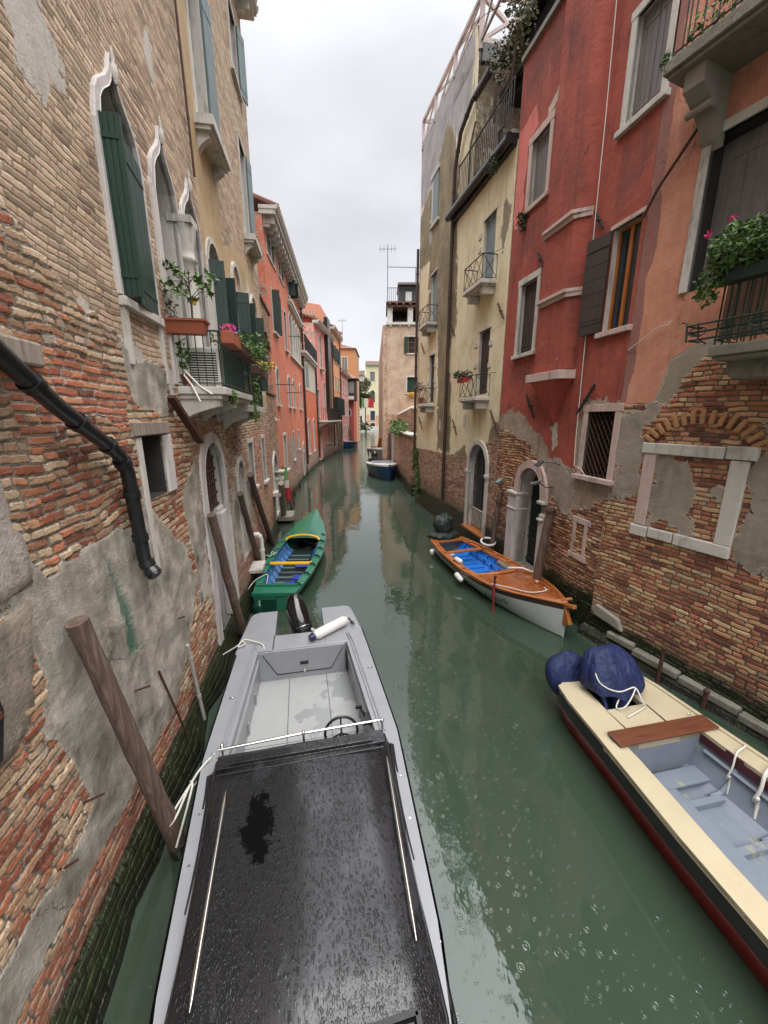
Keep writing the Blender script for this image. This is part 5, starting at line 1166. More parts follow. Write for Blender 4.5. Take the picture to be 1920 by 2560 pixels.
# loose upper window (above the first sheet's list)
mb = MB(); fbox(mb, f, 10.3, 10.9, 11.6, 13.2, -.02, .03); w_ = BY.part('window', mb, M['sh_blue'])
mb = MB(); fbox(mb, f, 10.2, 11.2, 13.2, 13.36, -.02, .06); BY.part('lintel', mb, M['stone'], w_); mb = MB(); fbox(mb, f, 10.15, 11.1, 11.5, 11.6, -.02, .08); BY.part('sill', mb, M['stone'], w_)
mb = MB(); fbox(mb, f, 10.9, 11.1, 11.6, 13.2, -.02, .02); BY.part('jamb', mb, M['stone'], w_)
for (ua, ub, z) in ((5.0, 6.35, 7.88), (4.98, 6.3, 4.78), (10.0, 11.2, 7.88), (10.0, 11.2, 4.74)):
    mb = MB(); fbox(mb, f, ua, ub, z - .1, z, -.03, .45); fbox(mb, f, ua + .05, ub - .05, z - .14, z - .1, -.03, .38); bb = BY.part('balcony', mb, M['stone'], bevel=.012)
    mb = MB(); fbox(mb, f, ua + .12, ua + .3, z - .34, z - .14, -.03, .34); fbox(mb, f, ub - .3, ub - .12, z - .34, z - .14, -.03, .34); objs('bracket', mb, M['stone'], bb, bevel=.02)
    BY.part('railing', railing(f, ua + .04, ub - .04, z, z + .62, .42, 9, .008, diag=True, vertical=False, rail=.018), M['iron'], bb)
    mb = MB(); mb.tube([f.P(ua + .04, z + .62, .42), f.P(ua + .04, z + .66, .1), f.P(ua - .35, z + .64, .02)], .008, 5); BY.part('stay', mb, M['iron'], bb)
pipe(BY, [(7.0, 13.2, .12), (7.9, 12.9, .12), (8.3, 12.1, .12), (8.4, 10.9, .1), (8.4, 4, .1), (8.4, .95, .1)], .065, 'pipe_brown')
pipe(BY, [(12.66, 11.4, .1), (12.66, 1.6, .1)], .06, 'pipe_brown')
pipe(BY, [(6.9, 12.6, .05), (7.25, 12.2, .04), (7.3, 8.6 + 2.1, .04)], .03, 'sh_grey', 'conduit')
mb = MB(); mb.tube([f.P(4.35, 10.72, .2), f.P(8.6, 10.86, .2)], .12, 12); fbox(mb, f, 4.35, 8.55, 10.6, 10.82, -.3, .12); BY.part('gutter', mb, M['pipe_black'])
tr = MB(); fbox(tr, f, 4.34, 8.55, 10.82, 10.9, -3.4, .16); tr_o = BY.part('terrace', tr, M['stone_dark'])
BY.part('railing', railing(f, 4.5, 7.9, 10.92, 12.0, .1, .12, .011, sides=False, rail=.024), M['iron'], tr_o)
for (u, z, L_, a) in ((4.55, 6.98, .6, 40), (4.48, 4.05, .95, 42), (11.8, 7.2, .7, 45), (8.1, 7.2, .6, 42), (11.9, 3.95, .8, 45), (7.55, 3.85, .7, 42)): tie(BY, u, z, L_, a)
mb = MB(); fbox(mb, f, 6.65, 6.85, 3.9, 4.3, -.02, .015); BY.part('stone_plaque', mb, M['stone']); mb = MB(); fbox(mb, f, 9.2, 9.35, 3.7, 4.1, -.02, .015); BY.part('stone_plaque', mb, M['stone'])
# set-back upper terrace: wall, dark loggia, beams, gutter
mb = MB(); fbox(mb, f, 4.34, 7.25, 10.9, 13.6, -3.4, -1.6); BY.part('set_back_wall', mb, plain('yellow_render', (.62, .47, .24), .85, .15, 1.5, .003, 30))
mb = MB(); fbox(mb, f, 4.34, 7.0, 13.2, 13.4, -.9, -.7); fbox(mb, f, 4.34, 7.0, 14.0, 14.25, -3.3, -.6); fbox(mb, f, 6.85, 7.0, 14.0, 14.4, -3.3, -.05); BY.part('loggia_beams', mb, M['pipe_black'])
mb = MB(); fbox(mb, f, 4.34, 6.8, 13.0, 14.0, -3.3, -.9); BY.part('loggia', mb, M['dark_in'])
mb = MB(); mb.tube([f.P(6.0, 13.2, .05), f.P(7.05, 13.25, .05)], .1, 10); BY.part('gutter_end', mb, M['pipe_black'])
# roof terrace (altana) with cross-braced railing
t = thing('roof_terrace', f.P(8, 15.2, -2), 'reddish timber roof terrace with cross-braced railings on top of the yellow house', 'terrace')
al = woodm('altana_timber', [(.36, .29, .28), (.5, .41, .39), (.6, .51, .49)], .7, (20, 20, 3), .001)
P0 = [(6.95, -.02), (12.6, -.02), (12.6, -3.2), (4.2, -3.2), (4.2, -.02)]
RT = lambda u: 15.55 + .09 * (u - 7)
mb = MB()
for (u, o) in [(6.95, -.02), (9.0, -.02), (11.0, -.02), (12.6, -.02), (5.6, -.02), (4.2, -.02), (12.6, -3.2), (4.2, -3.2)]: mb.bar(f.P(u, 14.3 if u < 7 else 15.05, o), f.P(u, RT(u), o), .12)
objs('post', mb, al, t)
mb = MB()
for a, b_ in ((12.6, 11.0), (11, 9.0), (9.0, 6.95), (6.95, 5.6), (5.6, 4.2)):
    lo = 15.15 if b_ > 6.9 else 14.5
    mb.bar(f.P(a, lo, -.02), f.P(b_, lo, -.02), .06); mb.bar(f.P(a, RT(a), -.02), f.P(b_, RT(b_), -.02), .1)
    mb.bar(f.P(a, lo, -.02), f.P(b_, RT(b_), -.02), .05); mb.bar(f.P(b_, lo, -.04), f.P(a, RT(a), -.04), .05)
for u in (12.6, 4.2): mb.bar(f.P(u, RT(u), 0), f.P(u, RT(u), -3.2), .09); mb.bar(f.P(u, 14.6, 0), f.P(u, 14.6, -3.2), .07)
# the near side, facing the camera
for o1, o2 in ((0, -1.6), (-1.6, -3.2)): mb.bar(f.P(6.95, 14.5, o1), f.P(6.95, 15.5, o2), .08); mb.bar(f.P(6.97, 14.5, o2), f.P(6.97, 15.5, o1), .08)
mb.bar(f.P(6.95, 15.55, 0), f.P(6.95, 15.55, -3.2), .1); mb.bar(f.P(6.95, 14.5, 0), f.P(6.95, 14.5, -3.2), .12); mb.bar(f.P(6.95, 14.3, -1.6), f.P(6.95, 15.5, -1.6), .12); mb.bar(f.P(6.95, 14.3, -3.2), f.P(6.95, 15.5, -3.2), .12)
obj('railing', mb, al, t)
t = thing('climbing_vine', f.P(5.5, 10.9, -.3), 'half-bare vine with twisting brown stems climbing over the yellow-house terrace', 'vine')
mb = MB(); rr = random.Random(11)
for s0, pts in enumerate(([(5.9, 10.95, -.2), (5.75, 11.7, -.25), (5.95, 12.2, -.25), (5.2, 12.9, -.2), (4.9, 13.5, -.1), (4.7, 14.4, 0)], [(5.9, 10.95, -.2), (5.5, 11.6, -.1), (5.1, 12.0, -.1), (4.8, 12.8, 0), (4.4, 13.4, 0)], [(5.75, 11.5, -.2), (5.3, 11.4, .05), (4.9, 11.3, .1)], [(6.4, 12.3, -.3), (6.4, 13.3, -.3)])):
    mb.tube([f.P(*q) for q in pts], [.045 - .007 * i for i in range(len(pts))], 6)
for i in range(70):
    a = f.P(rr.uniform(4.2, 6.0), rr.uniform(12.7, 16.6), rr.uniform(-1.2, .3)); d = Vector((rr.gauss(0, .35), rr.gauss(0, .35), rr.gauss(.1, .3))); mb.tube([a, a + d * .5 + Vector((0, 0, .05)), a + d], [.012, .009, .005], 4)
obj('stem', mb, M['bark'], t)
mb = MB(); leaves(mb, f.P(5.4, 13.1, -.1), (.5, .7, .35), 420, .09, rr); leaves(mb, f.P(4.6, 13.3, 0), (.35, .4, .5), 420, .09, rr); leaves(mb, f.P(4.4, 14.6, .1), (.2, .3, .5), 90, .07, rr); leaves(mb, f.P(4.6, 15.9, -.6), (.4, .5, .5), 60, .07, rr); obj('leaves', mb, M['leaf_olive'], t)
mb = MB()
for i in range(9): mb.tube([f.P(4.4 + i * .08, 14.0, .2), f.P(3.6 + i * .22, 17.5, -.4 - .1 * i)], .01, 4)
solo('wire_trellis', mb, M['iron'], 'thin wires slanting up from the red-house roof edge to the timber terrace', 'trellis')
mb = MB(); leaves(mb, f.P(5.0, 10.5, .3), (.14, .2, .25), 160, .07, rr, .3); solo('hanging_weed', mb, M['leaf_dk'], 'tuft of green leaves hanging below the yellow-house gutter', 'weed')
t = thing('planter', f.P(6, 5.3, .5), 'red trough of leafy green plants on the lower near yellow-house balcony', 'planter')
mb = MB(); fbox(mb, f, 5.7, 6.3, 5.26, 5.38, .36, .52); obj('trough', mb, plain('red_trough', (.4, .03, .03), .5, .2), t)
mb = MB(); leaves(mb, f.P(6.05, 5.48, .44), (.3, .35, .13), 330, .07, rr); obj('leaves', mb, M['leaf_dk'], t)
t = thing('planter', f.P(11, 5.3, .5), 'purple heather in a pot on the farther lower yellow-house balcony', 'planter')
mb = MB(); mb.lathe(f.P(11.0, 4.78, .3), [(.1, 0), (.14, .25)], 12); obj('pot', mb, M['terracotta'], t)
mb = MB(); leaves(mb, f.P(11.0, 5.45, .4), (.28, .4, .2), 300, .06, rr); obj('leaves', mb, M['leaf_dry'], t)
mb = MB(); 
for i in range(9): leaves(mb, f.P(12.35 - .05 * i + .1 * math.sin(i), 2.6 - i * .26, .08), (.16, .22, .2), 85, .09, rr, .3)
solo('ivy', mb, M['leaf'], 'strand of ivy growing down the brick at the far corner of the yellow house', 'ivy')

# ================================================================== garden wall, beige house, far right
fR3 = F((1.45, 21.0), (.6, 31.8)); f = fR3
BG = Bld('garden_wall', fR3, 'red brick garden wall with plants on its coping, beyond the yellow house', 'wall', 3.2, u0=-.3, u1=8.9)
BG.finish(m_lowbrick, sp=.3, bulge=.05, reveal=.3, depth=.5, attrs={})
mb = MB(); fbox(mb, f, -.3, 8.9, 3.2, 3.3, -.55, .1); BG.part('coping', mb, M['stone'], bevel=.02)
mb = MB(); fbox(mb, f, 8.9, 9.15, -.5, 3.4, -.5, .05); fbox(mb, f, 9.9, 10.2, -.5, 3.4, -.5, .05); fbox(mb, f, 8.9, 10.2, 3.0, 3.4, -.5, .04); BG.part('door_frame', mb, M['stone'], bevel=.02)
mb = MB(); fbox(mb, f, 9.15, 9.9, -.5, 3.0, -.4, -.3); BG.part('door', mb, M['dark_in'])
mb = MB()
for i in range(8): leaves(mb, f.P(3.0 + i * .8, 3.5 + .25 * math.sin(i * 2), .05), (.45, .5, .35), 130, .14, rr)
solo('garden_plants', mb, M['leaf'], 'mass of green shrubs spilling over the brick garden wall', 'shrub')
mb = MB(); pts = [(1.2, 24, 3.0), (1.6, 28, 3.0), (1.5, 33.5, 3.0)]
q = MB(); q.add([(2.6, 23.0, 0), (1.9, 28, 0), (1.1, 33.5, 0), (2.6, 23, 4.6), (1.9, 28, 4.75), (1.1, 33.5, 4.3)], [(0, 1, 4, 3), (1, 2, 5, 4)], 0, [(0, 0), (5, 0), (11, 0), (0, 4.6), (5, 4.7), (11, 4.3)])
q.add([(2.9, 23.0, 0), (2.2, 28, 0), (1.4, 33.5, 0), (2.9, 23, 4.6), (2.2, 28, 4.75), (1.4, 33.5, 4.3)], [(3, 4, 1, 0), (4, 5, 2, 1)], 0, [(0, 0), (5, 0), (11, 0), (0, 4.6), (5, 4.7), (11, 4.3)])
t = thing('rear_garden_wall', (2, 28, 0), 'higher brown brick wall with a curved stone coping behind the garden wall', 'wall'); obj('wall', q, m_lowbrick, t)
mb = MB(); mb.tube([(2.75, 23, 4.65), (2.05, 28, 4.8), (1.25, 33.5, 4.35)], .18, 6); obj('coping', mb, M['stone'], t)
# beige house: end wall facing us at y=34, canal front beyond
fE = F((.27, 34.0), (6.5, 34.0)); fE.n = Vector((0, -1)); f = fE
BB = Bld('beige_house', fE, 'beige stucco house end wall with green shutters and a pillared loggia under its roof terrace', 'house', 11.5, u1=6.2)
BB.win(1.72, 2.9, 9.33, 10.6, fr=.08, fill='dark_in', mull='orange_frame', sill=.05, sh_mat='sh_green', opens=[(-1, 172, .34)], panes=(.35, .68))
BB.win(1.68, 2.8, 6.2, 7.46, fr=.1, fill='sh_green', leaves_=1, horiz=True)
BB.win(1.8, 3.0, .8, 3.9, fr=.08, fill='sh_grey')
BB.finish(m_beige, sp=.3, reveal=.25, depth=22, attrs=dict(brick=[[(-.1, 4.4), (6.4, 4.5), (6.4, -1), (-.1, -1)], [(-.1, 3.5), (.35, 3.5), (.35, -1), (-.1, -1)]]))
mb = MB(); fbox(mb, f, -.1, 6.2, 11.5, 11.68, -3, .15)
for i in range(8): fbox(mb, f, .2 + i * .75, .34 + i * .75, 11.36, 11.5, 0, .12)
BB.part('cornice', mb, M['stone'])
mb = MB()
for u in (.0, 1.65, 3.3, 5.0): fbox(mb, f, u, u + .42, 11.68, 12.8, -1, .05)
objs('loggia_pillar', mb, M['stone'], BB.root)
mb = MB(); fbox(mb, f, .1, 6.2, 11.68, 12.8, -3.5, -1.3); BB.part('loggia', mb, M['dark_in'])
mb = MB(); fbox(mb, f, -.1, 6.2, 12.8, 12.92, -3, .2)
for i in range(11): fbox(mb, f, .1 + i * .55, .28 + i * .55, 12.92, 13.06, -2, .35)
fbox(mb, f, -.1, 6.2, 13.06, 13.15, -3, .3); BB.part('terrace_deck', mb, plain('terrace_deck', (.13, .06, .045), .8, .3, 3))
BB.part('railing', railing(f, 0, 6.2, 13.15, 14.15, .2, .16, .014, rail=.03), M['iron'])
mb = MB(); fbox(mb, f, .95, 6.2, 13.15, 14.65, -3.5, -1.0); pen = BB.part('penthouse', mb, plain('penthouse_dark', (.05, .055, .06), .5, .3, 2))
mb = MB(); fbox(mb, f, .85, 6.2, 14.65, 14.8, -3.5, -.6); BB.part('penthouse_roof', mb, M['sh_grey'], pen)
mb = MB(); fbox(mb, f, 1.5, 2.0, 13.2, 14.2, -1.0, -.93); BB.part('curtain', mb, M['white_pl'], pen)
mb = MB()
for i in range(5): leaves(mb, f.P(.75 + i * .25, 11.85, -.5), (.25, .3, .2), 50, .1, rr)
solo('loggia_plants', mb, M['leaf_dry'], 'dry plants along the loggia parapet of the beige house', 'plants')
mb = MB(); leaves(mb, f.P(2.1, 6.1, .25), (.5, .2, .15), 260, .09, rr); solo('window_flowers', mb, M['yellow'], 'yellow flowers under the green shuttered window of the beige house', 'flowers')
mb = MB(); mb.tube([f.P(3.0, 2.9, .25), f.P(3.2, 3.75, .3), f.P(3.9, 4.1, .3), f.P(4.6, 3.6, .3)], .1, 8)
mb = MB(); rings = []
for i in range(9):
    a = math.pi * .5 * i / 8; rings.append([f.P(1.75, 3.85 + .9 * math.sin(a) , 1.2 * math.cos(a)), f.P(3.4, 3.85 + .9 * math.sin(a) + .1, 1.2 * math.cos(a))])
mb.loft(rings, closed=False); mb.loft([[v + Vector((0, 0, .03)) for v in r_] for r_ in rings], closed=False, flip=True)
mb.add([f.P(1.75, 3.85, 0)] + [r_[0] for r_ in rings], [(0, i, i + 1) for i in range(1, 9)])
solo('awning', mb, plain('orange_yellow_awning', (.72, .36, .02), .6, .1), 'rounded orange-yellow awning over the door of the beige house', 'awning')
# canal front of the beige house and its neighbours
fR4 = F((.3, 34.05), (-.45, 62)); f = fR4
BC = Bld('canal_front_house', fR4, 'narrow slanting strip of beige canal fronts with dark open shutters beyond the end wall', 'house', 11.5, u1=27)
for k in range(4): BC.win(2.0 + k * 5, 3.0 + k * 5, 8.6, 10.8, fr=.1, fill='sh_dkgreen', sh_mat='sh_dkgreen', opens=[(-1, 90, .5), (1, 90, .5)]); BC.win(2.5 + k * 5, 3.4 + k * 5, 4.6, 6.6, fr=.1, fill='sh_dkgreen', sh_mat='sh_dkgreen', opens=[(-1, 90, .45)])
BC.finish(m_beige, sp=.5, reveal=.25, depth=.4, attrs=dict(brick=[[(-.1, 3.0), (30, 3.0), (30, -1), (-.1, -1)]])); 
# ================================================================== far side of the wide canal
fF = F((14, 134), (-6, 131)); fF.n = Vector((0, -1)); f = fF
BF = Bld('far_palazzo', fF, 'pale yellow palazzo with arched dark windows facing us across the wide canal', 'palace', 20.5, u1=20.2)
for k in range(6):
    u = 1.2 + k * 3.2; BF.awin(u, u + 1.5, 9.0, 11.8, .9, 'round', fr=.2, fill='glass'); BF.win(u, u + 1.5, 3.2, 6.2, fr=.25, fill='glass'); BF.win(u, u + 1.5, 1.2, 2.3, fr=.2, fill='glass'); BF.win(u, u + 1.5, 15.6, 18.4, fr=.2, fill='sh_grey')
BF.finish(m_far, sp=1, reveal=.4, depth=12, attrs=dict(patch=[[(0, 5), (20, 5), (20, 1), (0, 1)]])); BF.cornice(20.5, .5, .6, corb=1.2)
mb = MB(); fbox(mb, f, 0, 20, 0, 1.0, 0, .5); BF.part('quay', mb, M['stone'])
fF2 = F((-6.3, 131), (-26, 130)); fF2.n = Vector((0, -1)); f = fF2
BF2 = Bld('far_house', fF2, 'cream house across the wide canal, half hidden by the tree', 'house', 17.5, u1=19)
for k in range(6):
    for z in (2, 7, 12): BF2.win(1 + k * 3, 2.3 + k * 3, z, z + 2.6, fr=.2, fill='glass')
BF2.finish(m_cream, sp=1.5, reveal=.4, depth=12, attrs={}); BF2.cornice(17.5, .5, .6, corb=1.2)
# ================================================================== WATER
N = NT('canal_water'); v = N.pos(); x, y, z = N.sep(v)
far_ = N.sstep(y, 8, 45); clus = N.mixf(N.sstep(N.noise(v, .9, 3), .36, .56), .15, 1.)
w1 = N.noise(N.scale(v, (1.0, .8, 1)), 1.1, 3, .5, dist=.6); w2 = N.noise(N.scale(v, (2.2, 1.6, 1)), 2.4, 3, .55); w3 = N.noise(N.scale(v, (1, .7, 1)), 13, 2)
h = N.m('ADD', N.m('MULTIPLY', w1, N.mixf(far_, .006, .022)), N.m('MULTIPLY', w2, N.mixf(far_, .0018, .011)))
h = N.m('ADD', h, N.m('MULTIPLY', w3, N.mixf(far_, .0003, .0016)))
for sc, off, th in ((4.2, 0, .74), (7.5, 3.3, .55), (12, 7.1, .45)):
    vo = N.n('ShaderNodeTexVoronoi', voronoi_dimensions='2D', feature='F1'); vo.inputs['Scale'].default_value = sc; vo.inputs['Randomness'].default_value = 1
    N.put(vo.inputs['Vector'], N.vm('ADD', v, (off, off * 2, 0)))
    d = vo.outputs['Distance']; cr = N.sep(vo.outputs['Color'])
    ring_ = N.m('SINE', N.m('MULTIPLY', d, N.mixf(cr[1], 34, 60)))
    rad = N.mixf(cr[2], .08, .30)
    env = N.m('MULTIPLY', N.sstep(d, rad, N.m('MULTIPLY', rad, .55)), N.sstep(d, .02, .07))
    on = N.m('GREATER_THAN', cr[0], th)
    amp = N.m('MULTIPLY', N.m('MULTIPLY', ring_, env), N.m('MULTIPLY', on, N.m('MULTIPLY', clus, .0050 / sc)))
    h = N.m('ADD', h, N.m('MULTIPLY', amp, N.sstep(y, 13, 7)))
big = N.noise(v, .25, 3)
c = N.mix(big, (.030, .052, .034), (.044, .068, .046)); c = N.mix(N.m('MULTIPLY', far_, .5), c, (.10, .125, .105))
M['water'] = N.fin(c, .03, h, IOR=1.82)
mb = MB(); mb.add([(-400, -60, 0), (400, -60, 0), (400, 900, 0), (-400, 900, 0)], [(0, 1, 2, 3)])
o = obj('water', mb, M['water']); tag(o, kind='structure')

# ================================================================== BOATS
def grid_loft(rings, mb=None, **k):
    mb = mb or MB(); mb.loft(rings, closed=False, **k); return mb
def boat(name, loc, ang, label, group=None):
    return thing(name, (loc[0], loc[1], 0), label, 'boat', group, rot=(0, 0, ang), world=False)
def interp(tab, s):
    xs = [a for a, _ in tab]; return float(np.interp(s, xs, [b for _, b in tab]))
def hull(b, hw, zt, S, mats, bottom=-.22, flare=.72, name='hull', n=30, stripe=None, cut=.35):
    rings = []
    for i in range(n + 1):
        s = S[0] + (S[1] - S[0]) * i / n; w_ = interp(hw, s); z = interp(zt, s)
        fl = flare
        pr = [(-w_, z), (-w_ * (fl + (1 - fl) * .93), z - .09), (-w_ * (fl + (1 - fl) * .55), z * (.35 if not stripe else .5)), (-w_ * fl, .02), (-w_ * fl * .75, bottom * .6), (0, bottom), (w_ * fl * .75, bottom * .6), (w_ * fl, .02), (w_ * (fl + (1 - fl) * .55), z * (.35 if not stripe else .5)), (w_ * (fl + (1 - fl) * .93), z - .09), (w_, z)]
        rings.append([Vector((a, -s, c)) for a, c in pr])
    mb = MB(); mb.loft(rings, closed=False, flip=False); k = len(pr) - 1
    for fi in range(len(mb.f)):
        j = fi % k; mb.m[fi] = {0: 1, 9: 1, 1: 0, 8: 0, 2: 2 if stripe else 0, 7: 2 if stripe else 0}.get(j, 3 if j in (3, 6, 4, 5) else 0)
    mb.add(rings[0], [tuple(range(len(pr)))], 0); mb.add(rings[-1], [tuple(range(len(pr)))[::-1]], 0)
    return obj(name, mb, mats, b)
def strip(b, name, hwo, hwi, zt, S, mat, dz=0, n=26, th=.03, side=(1, -1), lip=0):
    for sg in side:
        ro = []
        for i in range(n + 1):
            s = S[0] + (S[1] - S[0]) * i / n; a, c, z = interp(hwo, s), interp(hwi, s), interp(zt, s) + dz
            ro.append([Vector((sg * a, -s, z - th)), Vector((sg * a, -s, z)), Vector((sg * c, -s, z + lip)), Vector((sg * c, -s, z - th))])
        mb = MB(); mb.loft(ro, closed=True, cap=True, smooth=False, flip=sg < 0); obj(name, mb, mat, b)
# ---------------------------------------------- 1: grey work boat
gp = NT('grey_gelcoat'); v = gp.objc()
cc = gp.mix(gp.noise(v, 3, 4), (.235, .245, .26), (.31, .32, .34)); cc = gp.mix(gp.m('MULTIPLY', gp.sstep(gp.noise(v, 9, 6, .75), .52, .7), .5), cc, (.27, .27, .28)); cc = gp.mix(gp.m('MULTIPLY', gp.sstep(gp.noise(gp.scale(v, (6, 1, 6)), 9, 4, .7), .64, .7), .4), cc, (.2, .19, .18))
M['gel'] = gp.fin(cc, .26, gp.m('MULTIPLY', gp.noise(v, 120, 2), .0006))
gp = NT('cockpit_floor'); v = gp.objc(); x, y, z = gp.sep(v)
wet = gp.sstep(gp.m('ADD', gp.noise(v, 1.6, 5, .6), gp.m('MULTIPLY', x, .16)), .61, .62)
cc = gp.mix(wet, gp.mix(gp.noise(v, 6, 4), (.31, .32, .32), (.40, .40, .395)), (.27, .285, .285))
gl = gp.m('MINIMUM', gp.m('MINIMUM', gp.m('ABSOLUTE', gp.m('SUBTRACT', x, .34)), gp.m('ABSOLUTE', gp.m('ADD', x, .24))), gp.m('ABSOLUTE', gp.m('ADD', y, 2.55)))
cc = gp.mix(gp.sstep(gl, .009, .004), cc, (.12, .12, .12))
M['floor'] = gp.fin(cc, gp.mixf(wet, .5, .12))
gp = NT('wet_black_cover'); v = gp.objc(); x, y, z = gp.sep(v)
vv = gp.vm('ADD', gp.scale(v, (1, .36, 1)), gp.scale(gp.noise(v, 5, 3, col=True), (.06, .03, 0)))
vo = gp.n('ShaderNodeTexVoronoi', feature='F1'); vo.inputs['Scale'].default_value = 60; gp.put(vo.inputs['Vector'], vv)
vo2 = gp.n('ShaderNodeTexVoronoi', feature='F1'); vo2.inputs['Scale'].default_value = 110; gp.put(vo2.inputs['Vector'], gp.scale(v, (1, .6, 1)))
rdr = gp.mixf(gp.sep(vo.outputs['Color'])[0], .15, .62); drop = gp.sstep(gp.m('ADD', vo.outputs['Distance'], gp.m('MULTIPLY', gp.m('SUBTRACT', gp.noise(v, 30, 3), .5), .5)), rdr, gp.m('MULTIPLY', rdr, .6))
dr2 = gp.sstep(vo2.outputs['Distance'], .42, .2)
pud_sheen = gp.sstep(gp.m('ADD', gp.noise(gp.scale(v, (1.3, .7, 1)), 1.7, 5, .7), gp.m('MULTIPLY', x, .05)), .53, .66)
dd = gp.m('POWER', gp.m('ADD', gp.m('POWER', gp.m('MULTIPLY', gp.m('ADD', x, .38), 1.0), 2), gp.m('POWER', gp.m('MULTIPLY', gp.m('ADD', y, 4.15), .45), 2)), .5); dry = gp.sstep(gp.m('ADD', dd, gp.m('MULTIPLY', gp.m('SUBTRACT', gp.noise(v, 7, 8, .78), .5), .5)), .135, .115)
h = gp.m('ADD', gp.m('MULTIPLY', drop, .0034), gp.m('MULTIPLY', dr2, .0012)); h = gp.m('MULTIPLY', h, gp.mixf(pud_sheen, 1, .15)); h = gp.m('MULTIPLY', h, gp.m('SUBTRACT', 1, dry))
cc = gp.mix(pud_sheen, (.014, .014, .016), (.036, .036, .041)); cc = gp.mix(gp.m('MULTIPLY', drop, .7), cc, (.006, .008, .009)); cc = gp.mix(dry, cc, (.004, .004, .004));  # puddles: the paler tone is sky reflection put into the colour
gp.put(gp.b.inputs['Coat Weight'], gp.mixf(dry, .18, 0.)); gp.b.inputs['Coat Roughness'].default_value = .08
M['cover'] = gp.fin(cc, gp.mixf(dry, gp.mixf(pud_sheen, .2, .16), .7), h, Specular_IOR_Level=gp.mixf(dry, .5, .02))
M['black'] = plain('black_moulding', (.012, .012, .013), .3, .3, 20, .001)
M['black_gloss'] = plain('gloss_black_cowl', (.008, .008, .009), .08, .3, 4, 0, Coat_Weight=.6)
M['steel'] = plain('stainless_steel', (.75, .74, .70), .22, .1, 10, 0, metal=1)
b = boat('work_boat', (-1.53, 6.6), math.atan2(.183, .983) + .024, 'long pale grey motor boat with a rain-wet black cover, nearest on the left')
HW = [(0, .84), (.12, .92), (.9, 1.0), (3.2, 1.06), (5, .92), (6.5, .64), (7.8, .16)]; ZT = [(0, .66), (8, .8)]
hull(b, HW, ZT, (.86, 7.8), [M['gel'], M['black'], M['gel'], M['black']], bottom=-.3, flare=.85)
HI = [(0, .5), (1.2, .68), (3.3, .80), (5.5, .78), (6.5, .5), (7.8, .1)]
HWg = [(s, w_ - .02) for s, w_ in HW]
strip(b, 'gunwale', HWg, HI, ZT, (1.22, 7.7), M['gel'], dz=.01, th=.05)
mb = MB()
for sg, t0 in ((-1, -.48), (1, .34)):
    out_ = [(t0, .0), (sg * .78, .0), (sg * .86, .04), (sg * .9, .14), (sg * .985, .9), (sg * 1.0, 1.24), (t0, 1.24)]
    n = len(out_); mb.add([(a, -s, .68) for a, s in out_] + [(a, -s, -.2) for a, s in out_], [tuple(range(n)) if sg < 0 else tuple(range(n))[::-1]] + [(i, (i + 1) % n, n + (i + 1) % n, n + i) for i in range(n)])
obj('stern_deck', mb, M['gel'], b, bevel=.02)
mb = MB(); mb.box((-.07, -1.03, .24), (.84, .42, .88)); obj('stern_locker', mb, M['gel'], b, bevel=.015)
mb = MB(); mb.box((-.04, -1.262, .41), (1.38, .03, .52)); lk = obj('locker_front', mb, M['gel'], b, bevel=.01)
mb = MB(); pl = [(-.62, .62), (-.42, .26), (.42, .26), (.62, .62)]
for a, c in zip(pl, pl[1:]): mb.bar((a[0], -1.281, a[1]), (c[0], -1.281, c[1]), .012, .008)
mb.box((.0, -1.284, .42), (.13, .012, .05)); obj('hatch_outline', mb, M['black'], lk)
mb = MB(); mb.box((.0, -1.29, .3), (.03, .03, .06)); obj('latch', mb, M['steel'], lk)
mb = MB()
for sg in (-1, 1):
    mb.box((sg * .70 - .03, -1.33, .4), (.012, .1, .34))
obj('recess_shade_strip', mb, M['dark_in'], b)  # thin near-black plates, no hollow: the recess shade is in their colour
mb = MB(); mb.box((-.54, -.62, .52), (.2, .012, .12), (0, 0, -.7)); obj('stern_vent', mb, M['black'], b)
mb = MB(); mb.add([(-.82, -1.2, .16), (.8, -1.2, .16), (.86, -3.6, .16), (-.86, -3.6, .16)], [(0, 3, 2, 1)]); obj('cockpit_floor', mb, M['floor'], b)
for sg in (-1, 1):
    mb = MB(); r0 = []
    for i in range(12):
        s = 1.2 + 2.4 * i / 11; c = interp(HI, s); z = interp(ZT, s); r0.append([Vector((sg * c, -s, z + .0)), Vector((sg * (c + .02), -s, z - .12)), Vector((sg * (c - .015), -s, z - .14)), Vector((sg * (c + .0), -s, .15))])
    mb.loft(r0, closed=False, smooth=False, flip=sg > 0)
    for k in range(3): mb.box((sg * (.72 + .03 * k), -1.75 - .55 * k, .24), (.06, .05, .18))
    obj('cockpit_side', mb, M['gel'], b)
    mb = MB()
    for k, off in enumerate((.06, .1)):
        mb.tube([Vector((sg * (interp(HI, 1.0 + .22 * i) + off), -(1.0 + .22 * i), interp(ZT, 1.0 + .22 * i) + .014)) for i in range(11)], .012, 6)
    obj('deck_moulding', mb, M['gel'], b)
